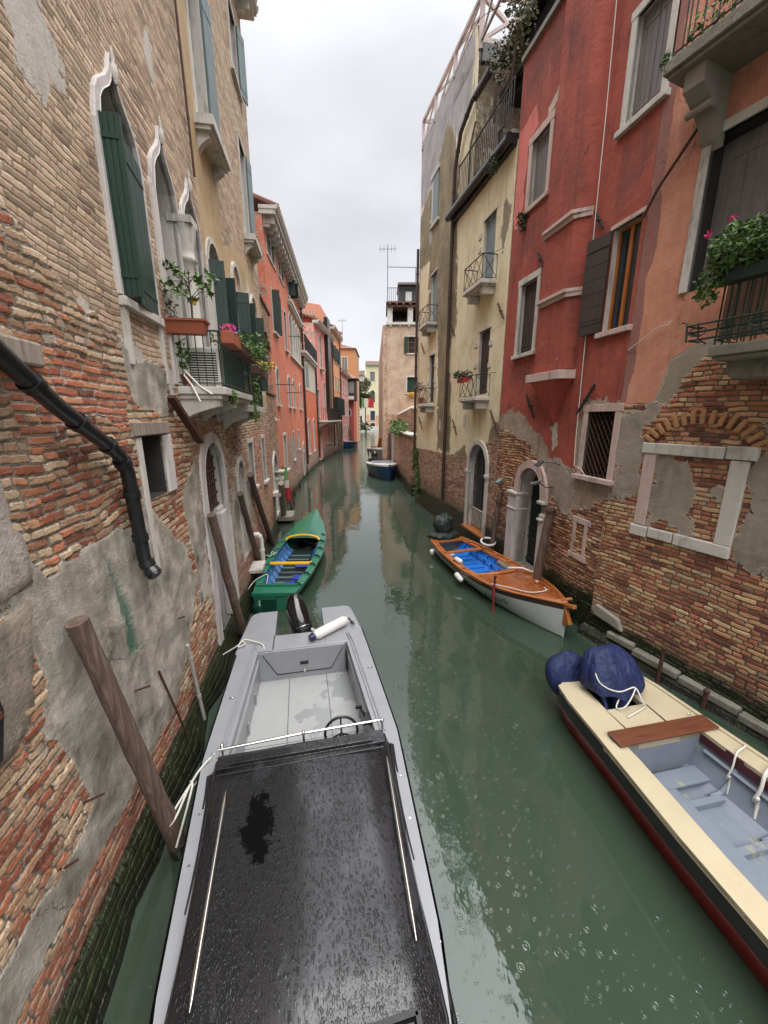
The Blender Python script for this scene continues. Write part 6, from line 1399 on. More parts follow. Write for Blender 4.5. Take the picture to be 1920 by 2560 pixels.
# black sliding cover
mb = MB(); r0 = []
CV = [(3.38, .86), (3.6, .84), (4.4, .80), (5.4, .77), (7.0, .5), (7.6, .15)]
for i in range(25):
    s = 3.38 + 4.2 * i / 24; c = interp(CV, s); z = .9 + (.0 if s < 5.27 else -.06 * min(1, (s - 5.27) / .1))
    row = []
    for t in np.linspace(-1, 1, 13): row.append(Vector((t * c, -s, z + .035 * (1 - t * t) - (.03 if abs(t) > .97 else 0))))
    row = [Vector((-c - .04, -s, .74))] + row + [Vector((c + .04, -s, .74))]; r0.append(row)
mb.loft(r0, closed=False, flip=True); mb.add(r0[0], [tuple(range(len(r0[0])))[::-1]])
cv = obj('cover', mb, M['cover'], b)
mb = MB(); mb.box((0, -3.47, .925), (1.66, .16, .03)); mb.box((0, -3.51, .955), (1.4, .05, .03)); mb.box((0, -3.61, .93), (1.6, .012, .02)); obj('cover_rib', mb, M['cover'], cv, bevel=.008)
for t0, t1, s0, s1 in ((-.72, -.47, 3.78, 5.15), (.84, .74, 3.72, 5.12)):
    mb = MB(); a, c = Vector((t0 * .96, -s0, .925)), Vector((t0 * .9 if t0 < 0 else t1 * .94, -s1, .93)); mb.tube([a, a.lerp(c, .08), a.lerp(c, .92), c], [.004, .018, .018, .004], 8); obj('cover_strip', mb, M['steel'], cv)
mb = MB(); mb.tube([(-.83, -3.36, .985), (0, -3.33, .995), (.86, -3.31, .985)], .014, 8)
for t_ in (-.8, 0, .84): mb.tube([(t_, -3.34, .9), (t_, -3.33, 1.0)], .012, 8); mb.sphere((t_, -3.33, 1.0), .022)
obj('grab_rail', mb, M['steel'], cv)
for sg in (-1, 1):
    mb = MB()
    for off, r in ((.02, .02), (.055, .014), (.09, .018)):
        mb.tube([Vector((sg * (interp(CV, 3.4 + .25 * i) + off + .01 * math.sin(i * .9 + off * 40)), -(3.4 + .25 * i), .72 + (.09 - off) * .5)) for i in range(16)], r, 6)
    obj('side_curtain', mb, M['black'], cv)
    mb = MB()
    for i in range(9): mb.lathe((sg * (interp(CV, 3.8 + .42 * i) + .1), -(3.8 + .42 * i), .735), [(.013, 0), (.011, .012)], 8)
    objs('press_stud', mb, M['steel'], cv)
mb = MB(); 
for a, c in (((-.25, -5.42), (.62, -5.4)), ((.62, -5.4), (.6, -6.0)), ((-.25, -5.42), (-.27, -6.0))): mb.bar((*a, .905), (*c, .905), .03, .02)
obj('hatch_frame', mb, M['black'], cv); mb = MB(); mb.box((.17, -5.72, .893), (.84, .58, .01)); obj('hatch_glass', mb, M['glass'], cv)
mb = MB()
mb.tube([Vector((.42 + .19 * math.cos(a), -2.98 + .04 * math.sin(a) - .02, .62 + .17 * math.sin(a))) for a in [2 * math.pi * i / 24 for i in range(25)]], .016, 8)
for a in (math.pi / 2, 3.7, 5.7): mb.tube([(.42, -3.0, .6), (.42 + .18 * math.cos(a), -2.98 + .04 * math.sin(a), .62 + .16 * math.sin(a))], .01, 6)
mb.tube([(.42, -3.02, .6), (.42, -3.35, .55)], .03, 8); obj('steering_wheel', mb, M['black'], b)
mb = MB(); mb.box((.74, -2.9, .66), (.1, .16, .05)); mb.tube([(.72, -2.86, .68), (.66, -2.84, .78)], .012, 6); mb.box((.65, -2.84, .79), (.08, .03, .03)); obj('throttle', mb, M['black'], b)
mb = MB()
for t_, s in ((-.9, 2.25), (.93, 2.0), (.99, 3.3), (-.95, 3.1)): mb.tube([(t_ - .03, -s, .69), (t_ - .03, -s - .02, .72), (t_ + .03, -s - .02, .72), (t_ + .03, -s, .69)], .007, 6)
objs('deck_cleat', mb, M['steel'], b)
# outboard
ax = Vector((-.25, .55, .8)).normalized(); c0 = Vector((-.03, -.52, .62)); X = Vector((1, .1, 0)).normalized(); X = (X - ax * X.dot(ax)).normalized(); Y = ax.cross(X)
mb = MB(); rings = []
for t_, rx, ry in ((-.3, .09, .16), (-.18, .15, .2), (0, .185, .235), (.2, .19, .24), (.4, .17, .22), (.52, .13, .18), (.58, .08, .12), (.6, .02, .03)):
    rings.append([c0 + ax * t_ + X * rx * (abs(math.cos(a)) ** .75) * (1 if math.cos(a) > 0 else -1) + Y * ry * (abs(math.sin(a)) ** .75) * (1 if math.sin(a) > 0 else -1) for a in [2 * math.pi * k / 16 for k in range(16)]])
mb.loft(rings, cap=True); om = obj('outboard_motor', mb, M['black_gloss'], b)
mb = MB(); mb.tube([c0 + X * .19 * math.cos(a) + Y * .24 * math.sin(a) + ax * -.02 for a in [2 * math.pi * k / 24 for k in range(25)]], .008, 6); obj('cowl_trim', mb, M['steel'], om)
mb = MB(); mb.box((-.02, -.72, .55), (.3, .22, .12)); mb.tube([c0 - ax * .25, c0 - ax * .6, c0 - ax * 1.1], .07, 8); mb.tube([(.05, -.75, .62), (.15, -.8, .68), (.2, -.84, .62)], .02, 6); obj('motor_bracket', mb, M['black'], om)
mb = MB(); mb.add([(.14, -.62, .64), (.2, -.66, .62), (.18, -.86, .66), (.13, -.82, .72)], [(0, 1, 2, 3), (3, 2, 1, 0)]); obj('motor_handle', mb, M['white_pl'], om)
# things lying on it (world coords via same transform)
def onboat(bt, p): 
    a = bt.rotation_euler.z; return Vector((bt.location.x + p[0] * math.cos(a) - p[1] * math.sin(a), bt.location.y + p[0] * math.sin(a) + p[1] * math.cos(a), p[2] if len(p) > 2 else 0))
t = thing('fender', onboat(b, (.5, -.95, .75)), 'long white boat fender lying across the stern of the grey boat', 'fender')
a_, c_ = onboat(b, (.18, -1.1, .76)), onboat(b, (.74, -.72, .78)); mb = MB(); mb.tube([a_, a_.lerp(c_, .08), a_.lerp(c_, .92), c_], [.05, .085, .085, .05], 12); obj('body', mb, M['white_pl'], t)
d_ = (a_ - c_).normalized(); mb = MB(); mb.tube([a_ + d_ * .02, a_ + d_ * .09], [.07, .045], 10); obj('end_cap', mb, plain('navy_cap', (.015, .018, .07), .4), t)
mb = MB(); mb.tube([c_, c_ + Vector((.05, .0, .02)), c_ + Vector((.09, -.04, -.02)), c_ + Vector((.12, -.0, -.04)), c_ + Vector((.08, -.06, -.03)), c_ + Vector((.15, -.07, -.05))], .016, 6); obj('line', mb, M['black'], t)
def rope(name, pts, label, r=.011, mat='rope', cat='rope'):
    P_ = [Vector(p) for p in pts]; q = []
    for i in range(len(P_) - 1):
        p0, p1, p2, p3 = P_[max(i - 1, 0)], P_[i], P_[i + 1], P_[min(i + 2, len(P_) - 1)]
        for k in range(6):
            u = k / 6; q.append(.5 * ((2 * p1) + (-p0 + p2) * u + (2 * p0 - 5 * p1 + 4 * p2 - p3) * u * u + (-p0 + 3 * p1 - 3 * p2 + p3) * u ** 3))
    q.append(P_[-1]); mb = MB(); mb.tube(q, r, 6); return solo(name, mb, M[mat], label, cat)
B = lambda *p: onboat(b, p)
rope('mooring_rope', [B(-1.25, -1.0, .55), B(-1.05, -1.0, .66), B(-.95, -.98, .72), B(-.9, -1.06, .73), B(-1.0, -1.1, .72), B(-.93, -.95, .74), B(-.8, -.98, .72), B(-.64, -1.08, .7), B(-.6, -1.2, .66), B(-.6, -1.27, .55)], 'white rope knotted round the stern corner of the grey boat')
rope('mooring_rope', [B(-1.2, -3.1, .3), B(-1.18, -3.2, .5), B(-1.1, -3.3, .56), B(-.95, -3.2, .75), B(-1.04, -3.3, .73), B(-1.12, -3.42, .66), B(-1.2, -3.62, .55), B(-1.26, -3.66, .52), B(-1.22, -3.56, .58), B(-1.1, -3.4, .68), B(-1.1, -3.52, .62), B(-1.2, -3.7, .3)], 'white rope with a loose bow tied beside the black cover of the grey boat')
# ---------------------------------------------- 2: green rowing boat
def gloss(name, col, **k): return plain(name, col, .18, .2, 6, .001, 20, **k)
M['bgreen'] = gloss('green_boat_paint', (.025, .17, .10)); M['bgreen2'] = gloss('dark_green_paint', (.006, .045, .028)); M['byellow'] = gloss('yellow_boat_paint', (.72, .40, .01)); M['bblue'] = gloss('blue_boat_paint', (.08, .2, .42)); M['bblue2'] = gloss('deep_blue_paint', (.02, .06, .35))
M['bgrey'] = gloss('grey_floor_slats', (.16, .24, .24)); M['bwet'] = plain('dark_wet_bilge', (.02, .035, .035), .12, .4, 6)
g = boat('rowing_boat', (-2.46, 7.85), math.atan2(.03, 1), 'green wooden boat with yellow thwarts and a blue inside, moored along the left wall')
HWb = [(0, .46), (.3, .52), (1.3, .68), (2.8, .77), (4.2, .68), (5.4, .46), (6.2, .22), (6.75, .04)]; ZTb = [(0, .36), (2.5, .36), (4.5, .42), (6.75, .72)]
hull(g, HWb, ZTb, (0, 6.75), [M['bgreen'], M['bgreen'], M['bgreen'], M['bgreen2']], bottom=-.15, flare=.62)
g.scale = (1, -1, 1) if False else (1, 1, 1); g.rotation_euler.z += math.pi; g.location = (-2.46, 7.85, 0)
HIb = [(0, .3), (.5, .36), (1.3, .49), (2.8, .56), (3.9, .5), (4.6, .4)]
strip(g, 'side_deck', HWb, HIb, ZTb, (0, 4.1), M['bgreen'], dz=.012, th=.035, lip=.012)
mb = MB(); r0 = []
for i in range(15):
    s = 3.75 + 3.0 * i / 14; c = interp(HWb, s); z = interp(ZTb, s) + .015; r0.append([Vector((t_ * c, -s, z + .09 * (1 - t_ * t_) * min(1, c / .3))) for t_ in np.linspace(-1, 1, 9)])
mb.loft(r0, closed=False, flip=True); obj('foredeck', mb, M['bgreen'], g)
mb = MB(); mb.add([(-.45, 0, .38), (.45, 0, .38), (.5, -.42, .38), (-.5, -.42, .38), (-.45, 0, .34), (.45, 0, .34), (.5, -.42, .34), (-.5, -.42, .34)], [(0, 3, 2, 1), (4, 5, 6, 7), (3, 7, 6, 2), (0, 1, 5, 4)]); mb.box((0, -.42, .4), (.95, .05, .06)); mb.box((0, 0, .38), (.95, .05, .08)); obj('stern_deck', mb, M['bgreen'], g)
mb = MB(); mb.tube([Vector((.52 * math.cos(a) * 1.0, -3.72 - .14 * math.sin(a), .43 + .13 * math.sin(a))) for a in np.linspace(0, math.pi, 15)], .045, 6, squash=.6); obj('coaming', mb, M['byellow'], g)
mb = MB(); mb.box((0, -1.9, .37), (1.12, .17, .035)); obj('thwart', mb, M['byellow'], g, bevel=.006)
mb = MB(); r0 = []
for i in range(14):
    s = .3 + 3.6 * i / 13; c = interp(HIb, s) + .06; r0.append([Vector((-c, -s, .36)), Vector((-c * .85, -s, .12)), Vector((-c * .6, -s, .06)), Vector((c * .6, -s, .06)), Vector((c * .85, -s, .12)), Vector((c, -s, .36))])
mb.loft(r0, closed=False, flip=True, smooth=False)
for fi in range(len(mb.f)): mb.m[fi] = 1 if fi % 5 == 2 else 0
obj('inner_planking', mb, [M['bblue'], M['bwet']], g)
mb = MB()
for i in range(9): mb.box((0, -.6 - i * .33, .085), (.62, .05, .03))
objs('floor_rib', mb, M['bgrey'], g)
mb = MB()
for i in range(10):
    for sg in (-1, 1): c = interp(HIb, .5 + .35 * i) * .86; mb.bar((sg * (c + .06), -(.5 + .35 * i), .33), (sg * (c - .1), -(.5 + .35 * i), .07), .035)
objs('frame_rib', mb, M['bblue'], g)
mb = MB(); mb.box((-.2, -.62, .15), (.5, .2, .02), (0, .2, .35)); mb.box((-.12, -1.05, .15), (.3, .25, .02), (0, .1, .2)); mb.box((-.2, -2.4, .13), (.34, .4, .02)); mb.box((-.26, -1.5, .13), (.3, .3, .02)); objs('floor_board', mb, M['bblue2'], g)
mb = MB()
for i in range(7):
    for sg in (-1, 1):
        s = .5 + i * .62; a, c = interp(HWb, s), interp(HIb, s) if s < 4 else interp(HWb, s) * .7; z = interp(ZTb, s); mb.tube([(sg * (a - .02), -s + .05, z + .03), (sg * (a * .5 + c * .5), -s - .02, z + .06), (sg * (c + .02), -s - .05, z + .04)], .022, 6)
objs('deck_knee', mb, M['bgreen2'], g)
for sg in (-1, 1):
    mb = MB(); mb.tube([(sg * .3, -5.75, .5), (sg * .31, -5.75, .68)], .022, 8); obj('oar_peg', mb, M['byellow'], g)
mb = MB(); mb.box((.08, .12, .18), (.3, .16, .34)); mb.sphere((.3, .1, .1), (.17, .15, .2)); obj('stern_gear', mb, M['bgreen2'], g)
G_ = lambda *p: onboat(g, p)
rope('mooring_rope', [(-3.55, 10.3, .35), (-3.3, 10.15, .45), G_(.66, -2.3, .42), G_(.6, -2.5, .44), G_(.7, -2.7, .42), G_(.62, -2.35, .45), G_(.55, -2.7, .4)], 'thin pale rope looped over the left edge of the green boat amidships', .009)
rope('mooring_rope', [(-3.25, 8.1, .15), (-3.1, 8.4, .4), G_(.5, -.9, .42), G_(.38, -1.0, .42), G_(.34, -.7, .3), G_(.3, -.55, .15)], 'thin pale rope over the green boat near its stern corner', .009)
# ---------------------------------------------- 3: varnished wooden boat
M['hwhite'] = plain('white_hull_paint', (.5, .53, .52), .3, .1, 5); M['hbrown'] = plain('dark_brown_rubbing_strake', (.05, .025, .02), .35, .25, 9); M['hblue'] = gloss('bright_blue_paint', (.03, .20, .62)); M['waterline'] = plain('dark_antifouling', (.015, .02, .02), .6)
wb = boat('wooden_boat', (1.93, 11.8), math.atan2(.3, .955), 'varnished wooden boat with a white hull and bright blue inside')
HW3 = [(0, .46), (.3, .56), (1.2, .72), (2.6, .80), (3.6, .74), (4.4, .5), (5.0, .2), (5.3, .03)]; ZT3 = [(0, .42), (2.5, .42), (4, .5), (5.3, .68)]
hull(wb, HW3, ZT3, (0, 5.3), [M['hwhite'], M['hbrown'], M['hwhite'], M['waterline']], bottom=-.2, flare=.66)
HI3 = [(0, .36), (.6, .44), (1.3, .54), (2.6, .58), (3.4, .52)]
strip(wb, 'gunwale', HW3, HI3, ZT3, (0, 3.5), M['wood_or'], dz=.015, th=.04, lip=.01)
mb = MB(); r0 = []
for i in range(17):
    s = 3.1 + 2.22 * i / 16; c = interp(HW3, s) + .005; z = interp(ZT3, s) + .02; r0.append([Vector((t_ * c, -s, z + .07 * (1 - t_ * t_))) for t_ in np.linspace(-1, 1, 11)])
mb.loft(r0, closed=False, flip=True); obj('foredeck', mb, M['wood_or2'], wb)
mb = MB(); mb.tube([Vector((.6 * t_, -3.02 - .3 * (1 - t_ * t_), .47 + .11 * (1 - t_ * t_))) for t_ in np.linspace(-1, 1, 15)], .05, 6, squash=.5); obj('coaming', mb, M['wood_or'], wb)
for sg in (-1, 1):
    mb = MB(); mb.tube([Vector((sg * (interp(HW3, s) - .01), -s, interp(ZT3, s) + .04)) for s in np.linspace(0, 5.28, 24)], .03, 6); obj('toe_rail', mb, M['wood_or'], wb)
mb = MB(); mb.box((0, -.18, .445), (.95, .32, .03)); mb.box((0, -.42, .45), (1.0, .06, .05)); obj('stern_deck', mb, M['wood_or'], wb, bevel=.005)
mb = MB(); mb.box((0, -1.32, .44), (1.2, .16, .04)); obj('thwart', mb, M['wood_or'], wb, bevel=.006)
mb = MB(); r0 = []
for i in range(14):
    s = .3 + 3.2 * i / 13; c = interp(HI3, s) + .04; r0.append([Vector((-c, -s, .42)), Vector((-c * .9, -s, .2)), Vector((-c * .62, -s, .08)), Vector((c * .62, -s, .08)), Vector((c * .9, -s, .2)), Vector((c, -s, .42))])
mb.loft(r0, closed=False, flip=True, smooth=False)
for i in range(9): mb.box((0, -.55 - .32 * i, .1), (.72, .06, .03))
for i in range(8):
    for sg in (-1, 1): c = interp(HI3, .6 + .36 * i); mb.bar((sg * (c - .01), -(.6 + .36 * i), .38), (sg * (c - .16), -(.6 + .36 * i), .1), .045)
mb.box((.42, -2, .3), (.05, 2.6, .02)); mb.box((-.42, -2, .3), (.05, 2.6, .02)); obj('inner_planking', mb, M['hblue'], wb)
mb = MB()
for i in range(5):
    for sg in (-1, 1): mb.box((sg * (interp(HW3, .7 + .6 * i) - .1), -(.7 + .6 * i), .46), (.12, .1, .05))
for q in ((.28, -4.1), (.18, -4.55), (.1, -4.95)): mb.sphere((q[0], q[1], .62), (.07, .07, .05))
mb.bar((-.1, -5.1, .7), (.16, -5.25, .78), .07, .04); objs('deck_cleat', mb, M['wood_or'], wb, bevel=.01)
mb = MB(); mb.box((0, -5.25, .52), (.08, .2, .5), (-.5, 0, 0)); mb.bar((0, -5.2, .66), (0, -5.5, .74), .09, .07); obj('stem_post', mb, M['wood_or'], wb, bevel=.01)
mb = MB(); mb.sphere((.0, .05, .82), (.3, .26, .34), 26); mb.sphere((-.02, .0, .52), (.5, .32, .16), 26)
for i, q in enumerate(mb.v):
    vd = mnoise.voronoi(Vector((q[0] * 6, q[1] * 6, q[2] * 3.5)))[0]; k = min(.35, vd[1] - vd[0]) * .8 + mnoise.noise(Vector(q) * 9) * .12; c = Vector((0, 0, .6)); d = (Vector(q) - c); mb.v[i] = tuple(c + d * (.9 + k))
tp = NT('dark_green_tarpaulin'); vv = tp.objc(); M['tarp_g'] = tp.fin(tp.mix(tp.noise(vv, 4, 4), (.012, .022, .018), (.03, .05, .04)), .25, tp.m('MULTIPLY', tp.noise(tp.scale(vv, (1, 1, .4)), 9, 4, .6, dist=1.5), .05))
tarp = thing('tarpaulin', onboat(wb, (0, 0, .5)), 'crumpled dark green tarpaulin wrapped over the stern of the wooden boat', 'tarpaulin', rot=(0, 0, wb.rotation_euler.z), world=False); tarp.location.z = 0; obj('sheet', mb, M['tarp_g'], tarp)
# boat name
def text(body_, size, mat, M4, name='lettering', parent=None, shear=.3):
    cu = bpy.data.curves.new(name, 'FONT'); cu.body = body_; cu.size = size; cu.shear = shear; cu.extrude = .001
    tmp = bpy.data.objects.new('tmp', cu); C.objects.link(tmp); dg = bpy.context.evaluated_depsgraph_get(); me = bpy.data.meshes.new_from_object(tmp.evaluated_get(dg)); bpy.data.objects.remove(tmp)
    me.transform(M4); me.materials.clear(); me.materials.append(mat); o = link(name, me); o.parent = parent; return o
a3 = Vector((-.715, -3.62, .22)); c3 = Vector((-.50, -4.32, .30)); dx = (c3 - a3).normalized(); up = Vector((-.22, -.05, 1)); up = (up - dx * up.dot(dx)).normalized(); nn = dx.cross(up)
M4 = Matrix.Translation(a3 + nn * .05) @ Matrix((dx, up, nn)).transposed().to_4x4(); text('Annabella', .17, M['hbrown'], M4, 'boat_name', wb)
WB = lambda *p: onboat(wb, p)
for p, q, lab in (((-.66, -.55, .3), (-.66, -.56, .12), 'small white round fender hanging at the stern quarter of the wooden boat'), ((-.86, -2.45, .3), (-.84, -2.75, .22), 'white cylindrical fender hanging outside the wooden boat hull'), ((-.62, -1.95, .5), (-.6, -2.25, .5), 'white cylindrical fender lying on the wooden boat gunwale')):
    t = thing('fender', WB(*p), lab, 'fender', 'white fenders of the wooden boat'); a_, c_ = WB(*p), WB(*q); mb = MB(); mb.tube([a_, a_.lerp(c_, .12), a_.lerp(c_, .88), c_], [.03, .07, .07, .03], 12); obj('body', mb, M['white_pl'], t)
t = thing('paddle', WB(-.25, -.75, .14), 'small white paddle lying in the blue stern of the wooden boat', 'paddle'); mb = MB(); mb.box(WB(-.18, -.78, .16), (.26, .15, .02), (0, 0, .2)); mb.tube([WB(-.32, -.75, .16), WB(-.55, -.7, .2)], .012, 6); obj('blade', mb, M['white_pl'], t)
mb = MB(); c_ = Vector((3.05, 10.72, .66)); mb.tube([c_ + Vector((.2 * math.cos(a), .2 * math.sin(a), .05 * math.sin(a))) for a in np.linspace(2.2, 8.2, 22)], .03, 8); solo('hose_loop', mb, M['white_pl'], 'white hose loop holding the wooden boat to the leaning pole', 'hose')
mb = MB(); mb.tube([WB(.2, -3.15, .6), WB(.45, -3.35, .64), WB(.72, -3.6, .55), WB(.85, -3.9, .4)], .024, 8); solo('hose_line', mb, M['white_pl'], 'white hose lying across the foredeck of the wooden boat', 'hose')
rope('mooring_rope', [WB(-.72, -3.85, .6), WB(-.5, -4.15, .62), WB(-.3, -4.6, .68), WB(.0, -4.7, .72), WB(.05, -4.6, .74)], 'white rope along the bow edge of the wooden boat', .012)
t = thing('scarf', WB(-.7, -3.9, .6), 'red scarf tied to a small post at the bow of the wooden boat', 'scarf'); mb = MB(); p0 = WB(-.73, -3.95, .62)
mb.loft([[p0 + Vector((.03 * math.cos(a) * (1 + .4 * math.sin(i)), .02 * math.sin(a) - .01 * i, -.09 * i)) for a in [q * math.pi / 3 for q in range(6)]] for i in range(8)], cap=True); obj('cloth', mb, plain('dark_red_cloth', (.2, .02, .015), .8, .5, 30), t)
mb = MB(); mb.tube([WB(-.68, -3.9, .5), WB(-.68, -3.9, .74)], .022, 8); mb.lathe(WB(-.68, -3.9, .74), [(.025, 0), (.04, .04), (.02, .07)], 8); obj('post', mb, M['hbrown'], wb if False else t)
# ---------------------------------------------- 4: cream boat, right foreground
gp = NT('cream_deck_paint'); v = gp.objc(); cc = gp.mix(gp.noise(v, 3, 5, .6), (.42, .36, .24), (.53, .46, .32)); cc = gp.mix(gp.m('MULTIPLY', gp.sstep(gp.noise(v, 14, 6, .78), .58, .68), .55), cc, (.36, .28, .17)); cc = gp.mix(gp.sstep(gp.noise(v, 5, 6, .75), .69, .70), cc, (.2, .07, .04)); M['cream'] = gp.fin(cc, .35, gp.m('MULTIPLY', gp.noise(v, 60, 2), .001))
 
gp = NT('worn_grey_blue_paint'); v = gp.objc(); cc = gp.mix(gp.noise(v, 4, 5, .6), (.14, .165, .20), (.22, .25, .30)); cc = gp.mix(gp.m('MULTIPLY', gp.sstep(gp.noise(gp.scale(v, (1, .4, 1)), 7, 5, .7), .6, .66), .7), cc, (.34, .33, .2)); M['bl_worn'] = gp.fin(cc, .5, gp.m('MULTIPLY', gp.noise(v, 30, 3), .002))
M['hblack'] = plain('black_hull', (.008, .008, .009), .5, .3, 6); M['hred'] = plain('red_hull_stripe', (.33, .008, .01), .25, .25, 6); M['maroon'] = plain('maroon_inner_edge', (.07, .01, .015), .3)
cb = boat('cream_boat', (3.05, 4.75), math.atan2(.2, .98), 'cream decked boat with a red and black hull and grey ribbed inside')
HW4 = [(0, .62), (.08, .68), (.8, .74), (2, .86), (4, .95), (6, .8), (7.5, .1)]; ZT4 = [(0, .56), (8, .66)]
hull(cb, HW4, ZT4, (0, 7.5), [M['hblack'], M['hblack'], M['hred'], M['hblack']], bottom=-.25, flare=.82, stripe=True, cut=.34)
HI4 = [(0, .5), (1.05, .53), (1.3, .535), (2.2, .62), (4, .72), (6, .5), (7.5, .05)]
HO4 = [(s, w_ + .012) for s, w_ in HW4]
strip(cb, 'side_deck', HO4, HI4, ZT4, (1.02, 7.4), M['cream'], dz=.012, th=.045)
strip(cb, 'toe_rail', HO4, [(s, w_ - .05) for s, w_ in HO4], ZT4, (.02, 7.4), M['cream'], dz=.03, th=.04)
mb = MB()
for sg, t0 in ((-1, -.36), (1, .24)):
    o_ = [(t0 * .85, .0), (sg * .55, -.02), (sg * .64, .05), (sg * .76, 1.06), (t0 * .9, 1.06), (t0 * .95, .55)]
    n = len(o_); mb.add([(a, -s, .575) for a, s in o_] + [(a, -s, .5) for a, s in o_], [tuple(range(n)) if sg < 0 else tuple(range(n))[::-1]] + [(i, (i + 1) % n, n + (i + 1) % n, n + i) for i in range(n)])
mb.box((-.04, -.8, .52), (.62, .52, .11)); obj('stern_deck', mb, M['cream'], cb, bevel=.012)
mb = MB(); mb.box((-.05, -.25, .2), (.6, .5, .06)); mb.box((-.33, -.28, .38), (.02, .54, .34)); obj('motor_well', mb, plain('teal_motor_well', (.02, .08, .085), .3, .3, 5), cb)
mb = MB(); mb.box((.05, -1.0, .615), (1.36, .21, .03)); obj('plank', mb, M['wood_brown'], cb, bevel=.008)
mb = MB(); r0 = []
for i in range(20):
    s = 1.06 + 5.8 * i / 19; c = interp(HI4, s) + .0; z = interp(ZT4, s); r0.append([Vector((-c, -s, z)), Vector((-c, -s, z - .14)), Vector((-c - .03, -s, z - .16)), Vector((-c * .8, -s, .12)), Vector((-c * .6, -s, .06)), Vector((c * .6, -s, .06)), Vector((c * .8, -s, .12)), Vector((c + .03, -s, z - .16)), Vector((c, -s, z - .14)), Vector((c, -s, z))])
mb.loft(r0, closed=False, flip=True, smooth=False)
for fi in range(len(mb.f)): mb.m[fi] = 1 if fi % 9 in (0, 8) else 0
mb.add(r0[0], [tuple(range(10))], 0); obj('inner_planking', mb, [M['bl_worn'], M['maroon']], cb)
mb = MB()
for i in range(9):
    s = 1.45 + .48 * i
    for sg in (-1, 1):
        c = interp(HI4, s); pts = [Vector((sg * (c + .02), -s, .42)), Vector((sg * (c - .03), -s, .26)), Vector((sg * (c - .12), -s, .14)), Vector((sg * (c - .26), -s, .1))]; mb.tube(pts, .028, 4, smooth=False)
    mb.box((.18, -s - .05, .10), (.42, .07, .07)); objs('rib', mb, M['bl_worn'], cb); mb = MB()
mb = MB()
for sg in (-1, 1): mb.tube([Vector((sg * (interp(HI4, s) - .02), -s, .38)) for s in np.linspace(1.15, 6, 12)], .025, 4, smooth=False)
mb.box((-.2, -2.6, .13), (.34, 2.9, .03)); mb.box((.1, -1.22, .14), (.7, .2, .03)); obj('floor_board', mb, M['bl_worn'], cb, bevel=.004)
mb = MB()
for q in ((-.45, -.93), (.62, -.83)): mb.tube([(q[0] - .02, q[1], .58), (q[0], q[1], .62), (q[0] + .02, q[1], .58)], .005, 6)
objs('deck_eye', mb, M['steel'], cb)
tp = NT('navy_tarpaulin'); vv = tp.objc(); M['tarp_blue'] = tp.fin(tp.mix(tp.noise(vv, 3, 4), (.004, .009, .045), (.009, .022, .10)), .62, tp.m('ADD', tp.m('MULTIPLY', tp.noise(tp.scale(vv, (1, 1, .45)), 7, 4, .55, dist=1.2), .05), tp.m('MULTIPLY', tp.noise(vv, 90, 2), .001)))
def tarpball(name, bt, rings_, label, folds=7, amp=.10):
    mb = MB(); rr_ = []
    for j, (cx_, cy_, z, rx, ry) in enumerate(rings_):
        k_ = j / (len(rings_) - 1)
        rr_.append([Vector((cx_ + rx * math.cos(a) * (1 + amp * k_ * math.sin(folds * a + 1) + .04 * mnoise.noise(Vector((a, z * 3, j)))), cy_ + ry * math.sin(a) * (1 + amp * k_ * math.cos(folds * a)), z + .03 * k_ * math.sin(folds * a * .5))) for a in [2 * math.pi * q / 36 for q in range(36)]])
    for r_ in rr_:
        for i_, p_ in enumerate(r_):
            c_ = Vector((rings_[2][0], rings_[2][1], rings_[2][2] - .1)); d_ = p_ - c_; q_ = Vector((d_.x * 4.2, d_.y * 4.2, d_.z * 2.4)) + Vector((3, 1, folds)); vd = mnoise.voronoi(q_)[0]; kk = min(.3, (vd[1] - vd[0])) * .55 - .1 + mnoise.noise(q_ * 1.3) * .12; r_[i_] = c_ + d_ * (1 + kk)
    mb.loft(rr_, flip=True); mb.add(rr_[0], [tuple(range(36))])
    t = thing(name, (bt.location.x, bt.location.y, 0), label, 'tarpaulin', rot=(0, 0, bt.rotation_euler.z), world=False); obj('sheet', mb, M['tarp_blue'], t, sub=1); return t
tarpball('tarpaulin', cb, [(-.06, -.1, 1.17, .04, .04), (-.06, -.1, 1.15, .17, .11), (-.04, -.13, 1.06, .31, .2), (-.02, -.17, .95, .37, .24), (.0, -.2, .84, .4, .26), (.02, -.22, .76, .43, .29), (.03, -.23, .68, .45, .31)], 'navy blue tarpaulin draped over the outboard motor at the stern of the cream boat')
tarpball('tarpaulin', cb, [(-.36, .24, .88, .05, .04), (-.37, .24, .85, .2, .12), (-.38, .23, .76, .29, .18), (-.38, .2, .62, .32, .2), (-.36, .18, .42, .3, .18), (-.34, .16, .3, .24, .15)], 'lower navy cover hanging over the water behind the draped outboard motor', 5, .05)
mb = MB(); mb.tube([(-.02, -.3, .72), (-.02, -.42, .5), (-.0, -.5, .3)], .1, 10); mb.tube([(-.22, -.3, .7), (-.25, -.45, .5), (-.1, -.56, .4), (.1, -.52, .5)], .035, 8); obj('motor_leg', mb, M['tarp_blue'], cb)
CB = lambda *p: onboat(cb, p)
rope('cord', [CB(-.3, -.2, 1.0), CB(-.33, -.38, .85), CB(-.15, -.5, .78), CB(.1, -.5, .8), CB(-.12, -.62, .66), CB(-.2, -.56, .6), CB(-.05, -.48, .72), CB(.1, -.5, .8), CB(.12, -.62, .68), CB(.2, -.6, .6), CB(.05, -.66, .6), CB(-.18, -.72, .59)], 'pale cord looped and knotted round the navy tarpaulin', .009)
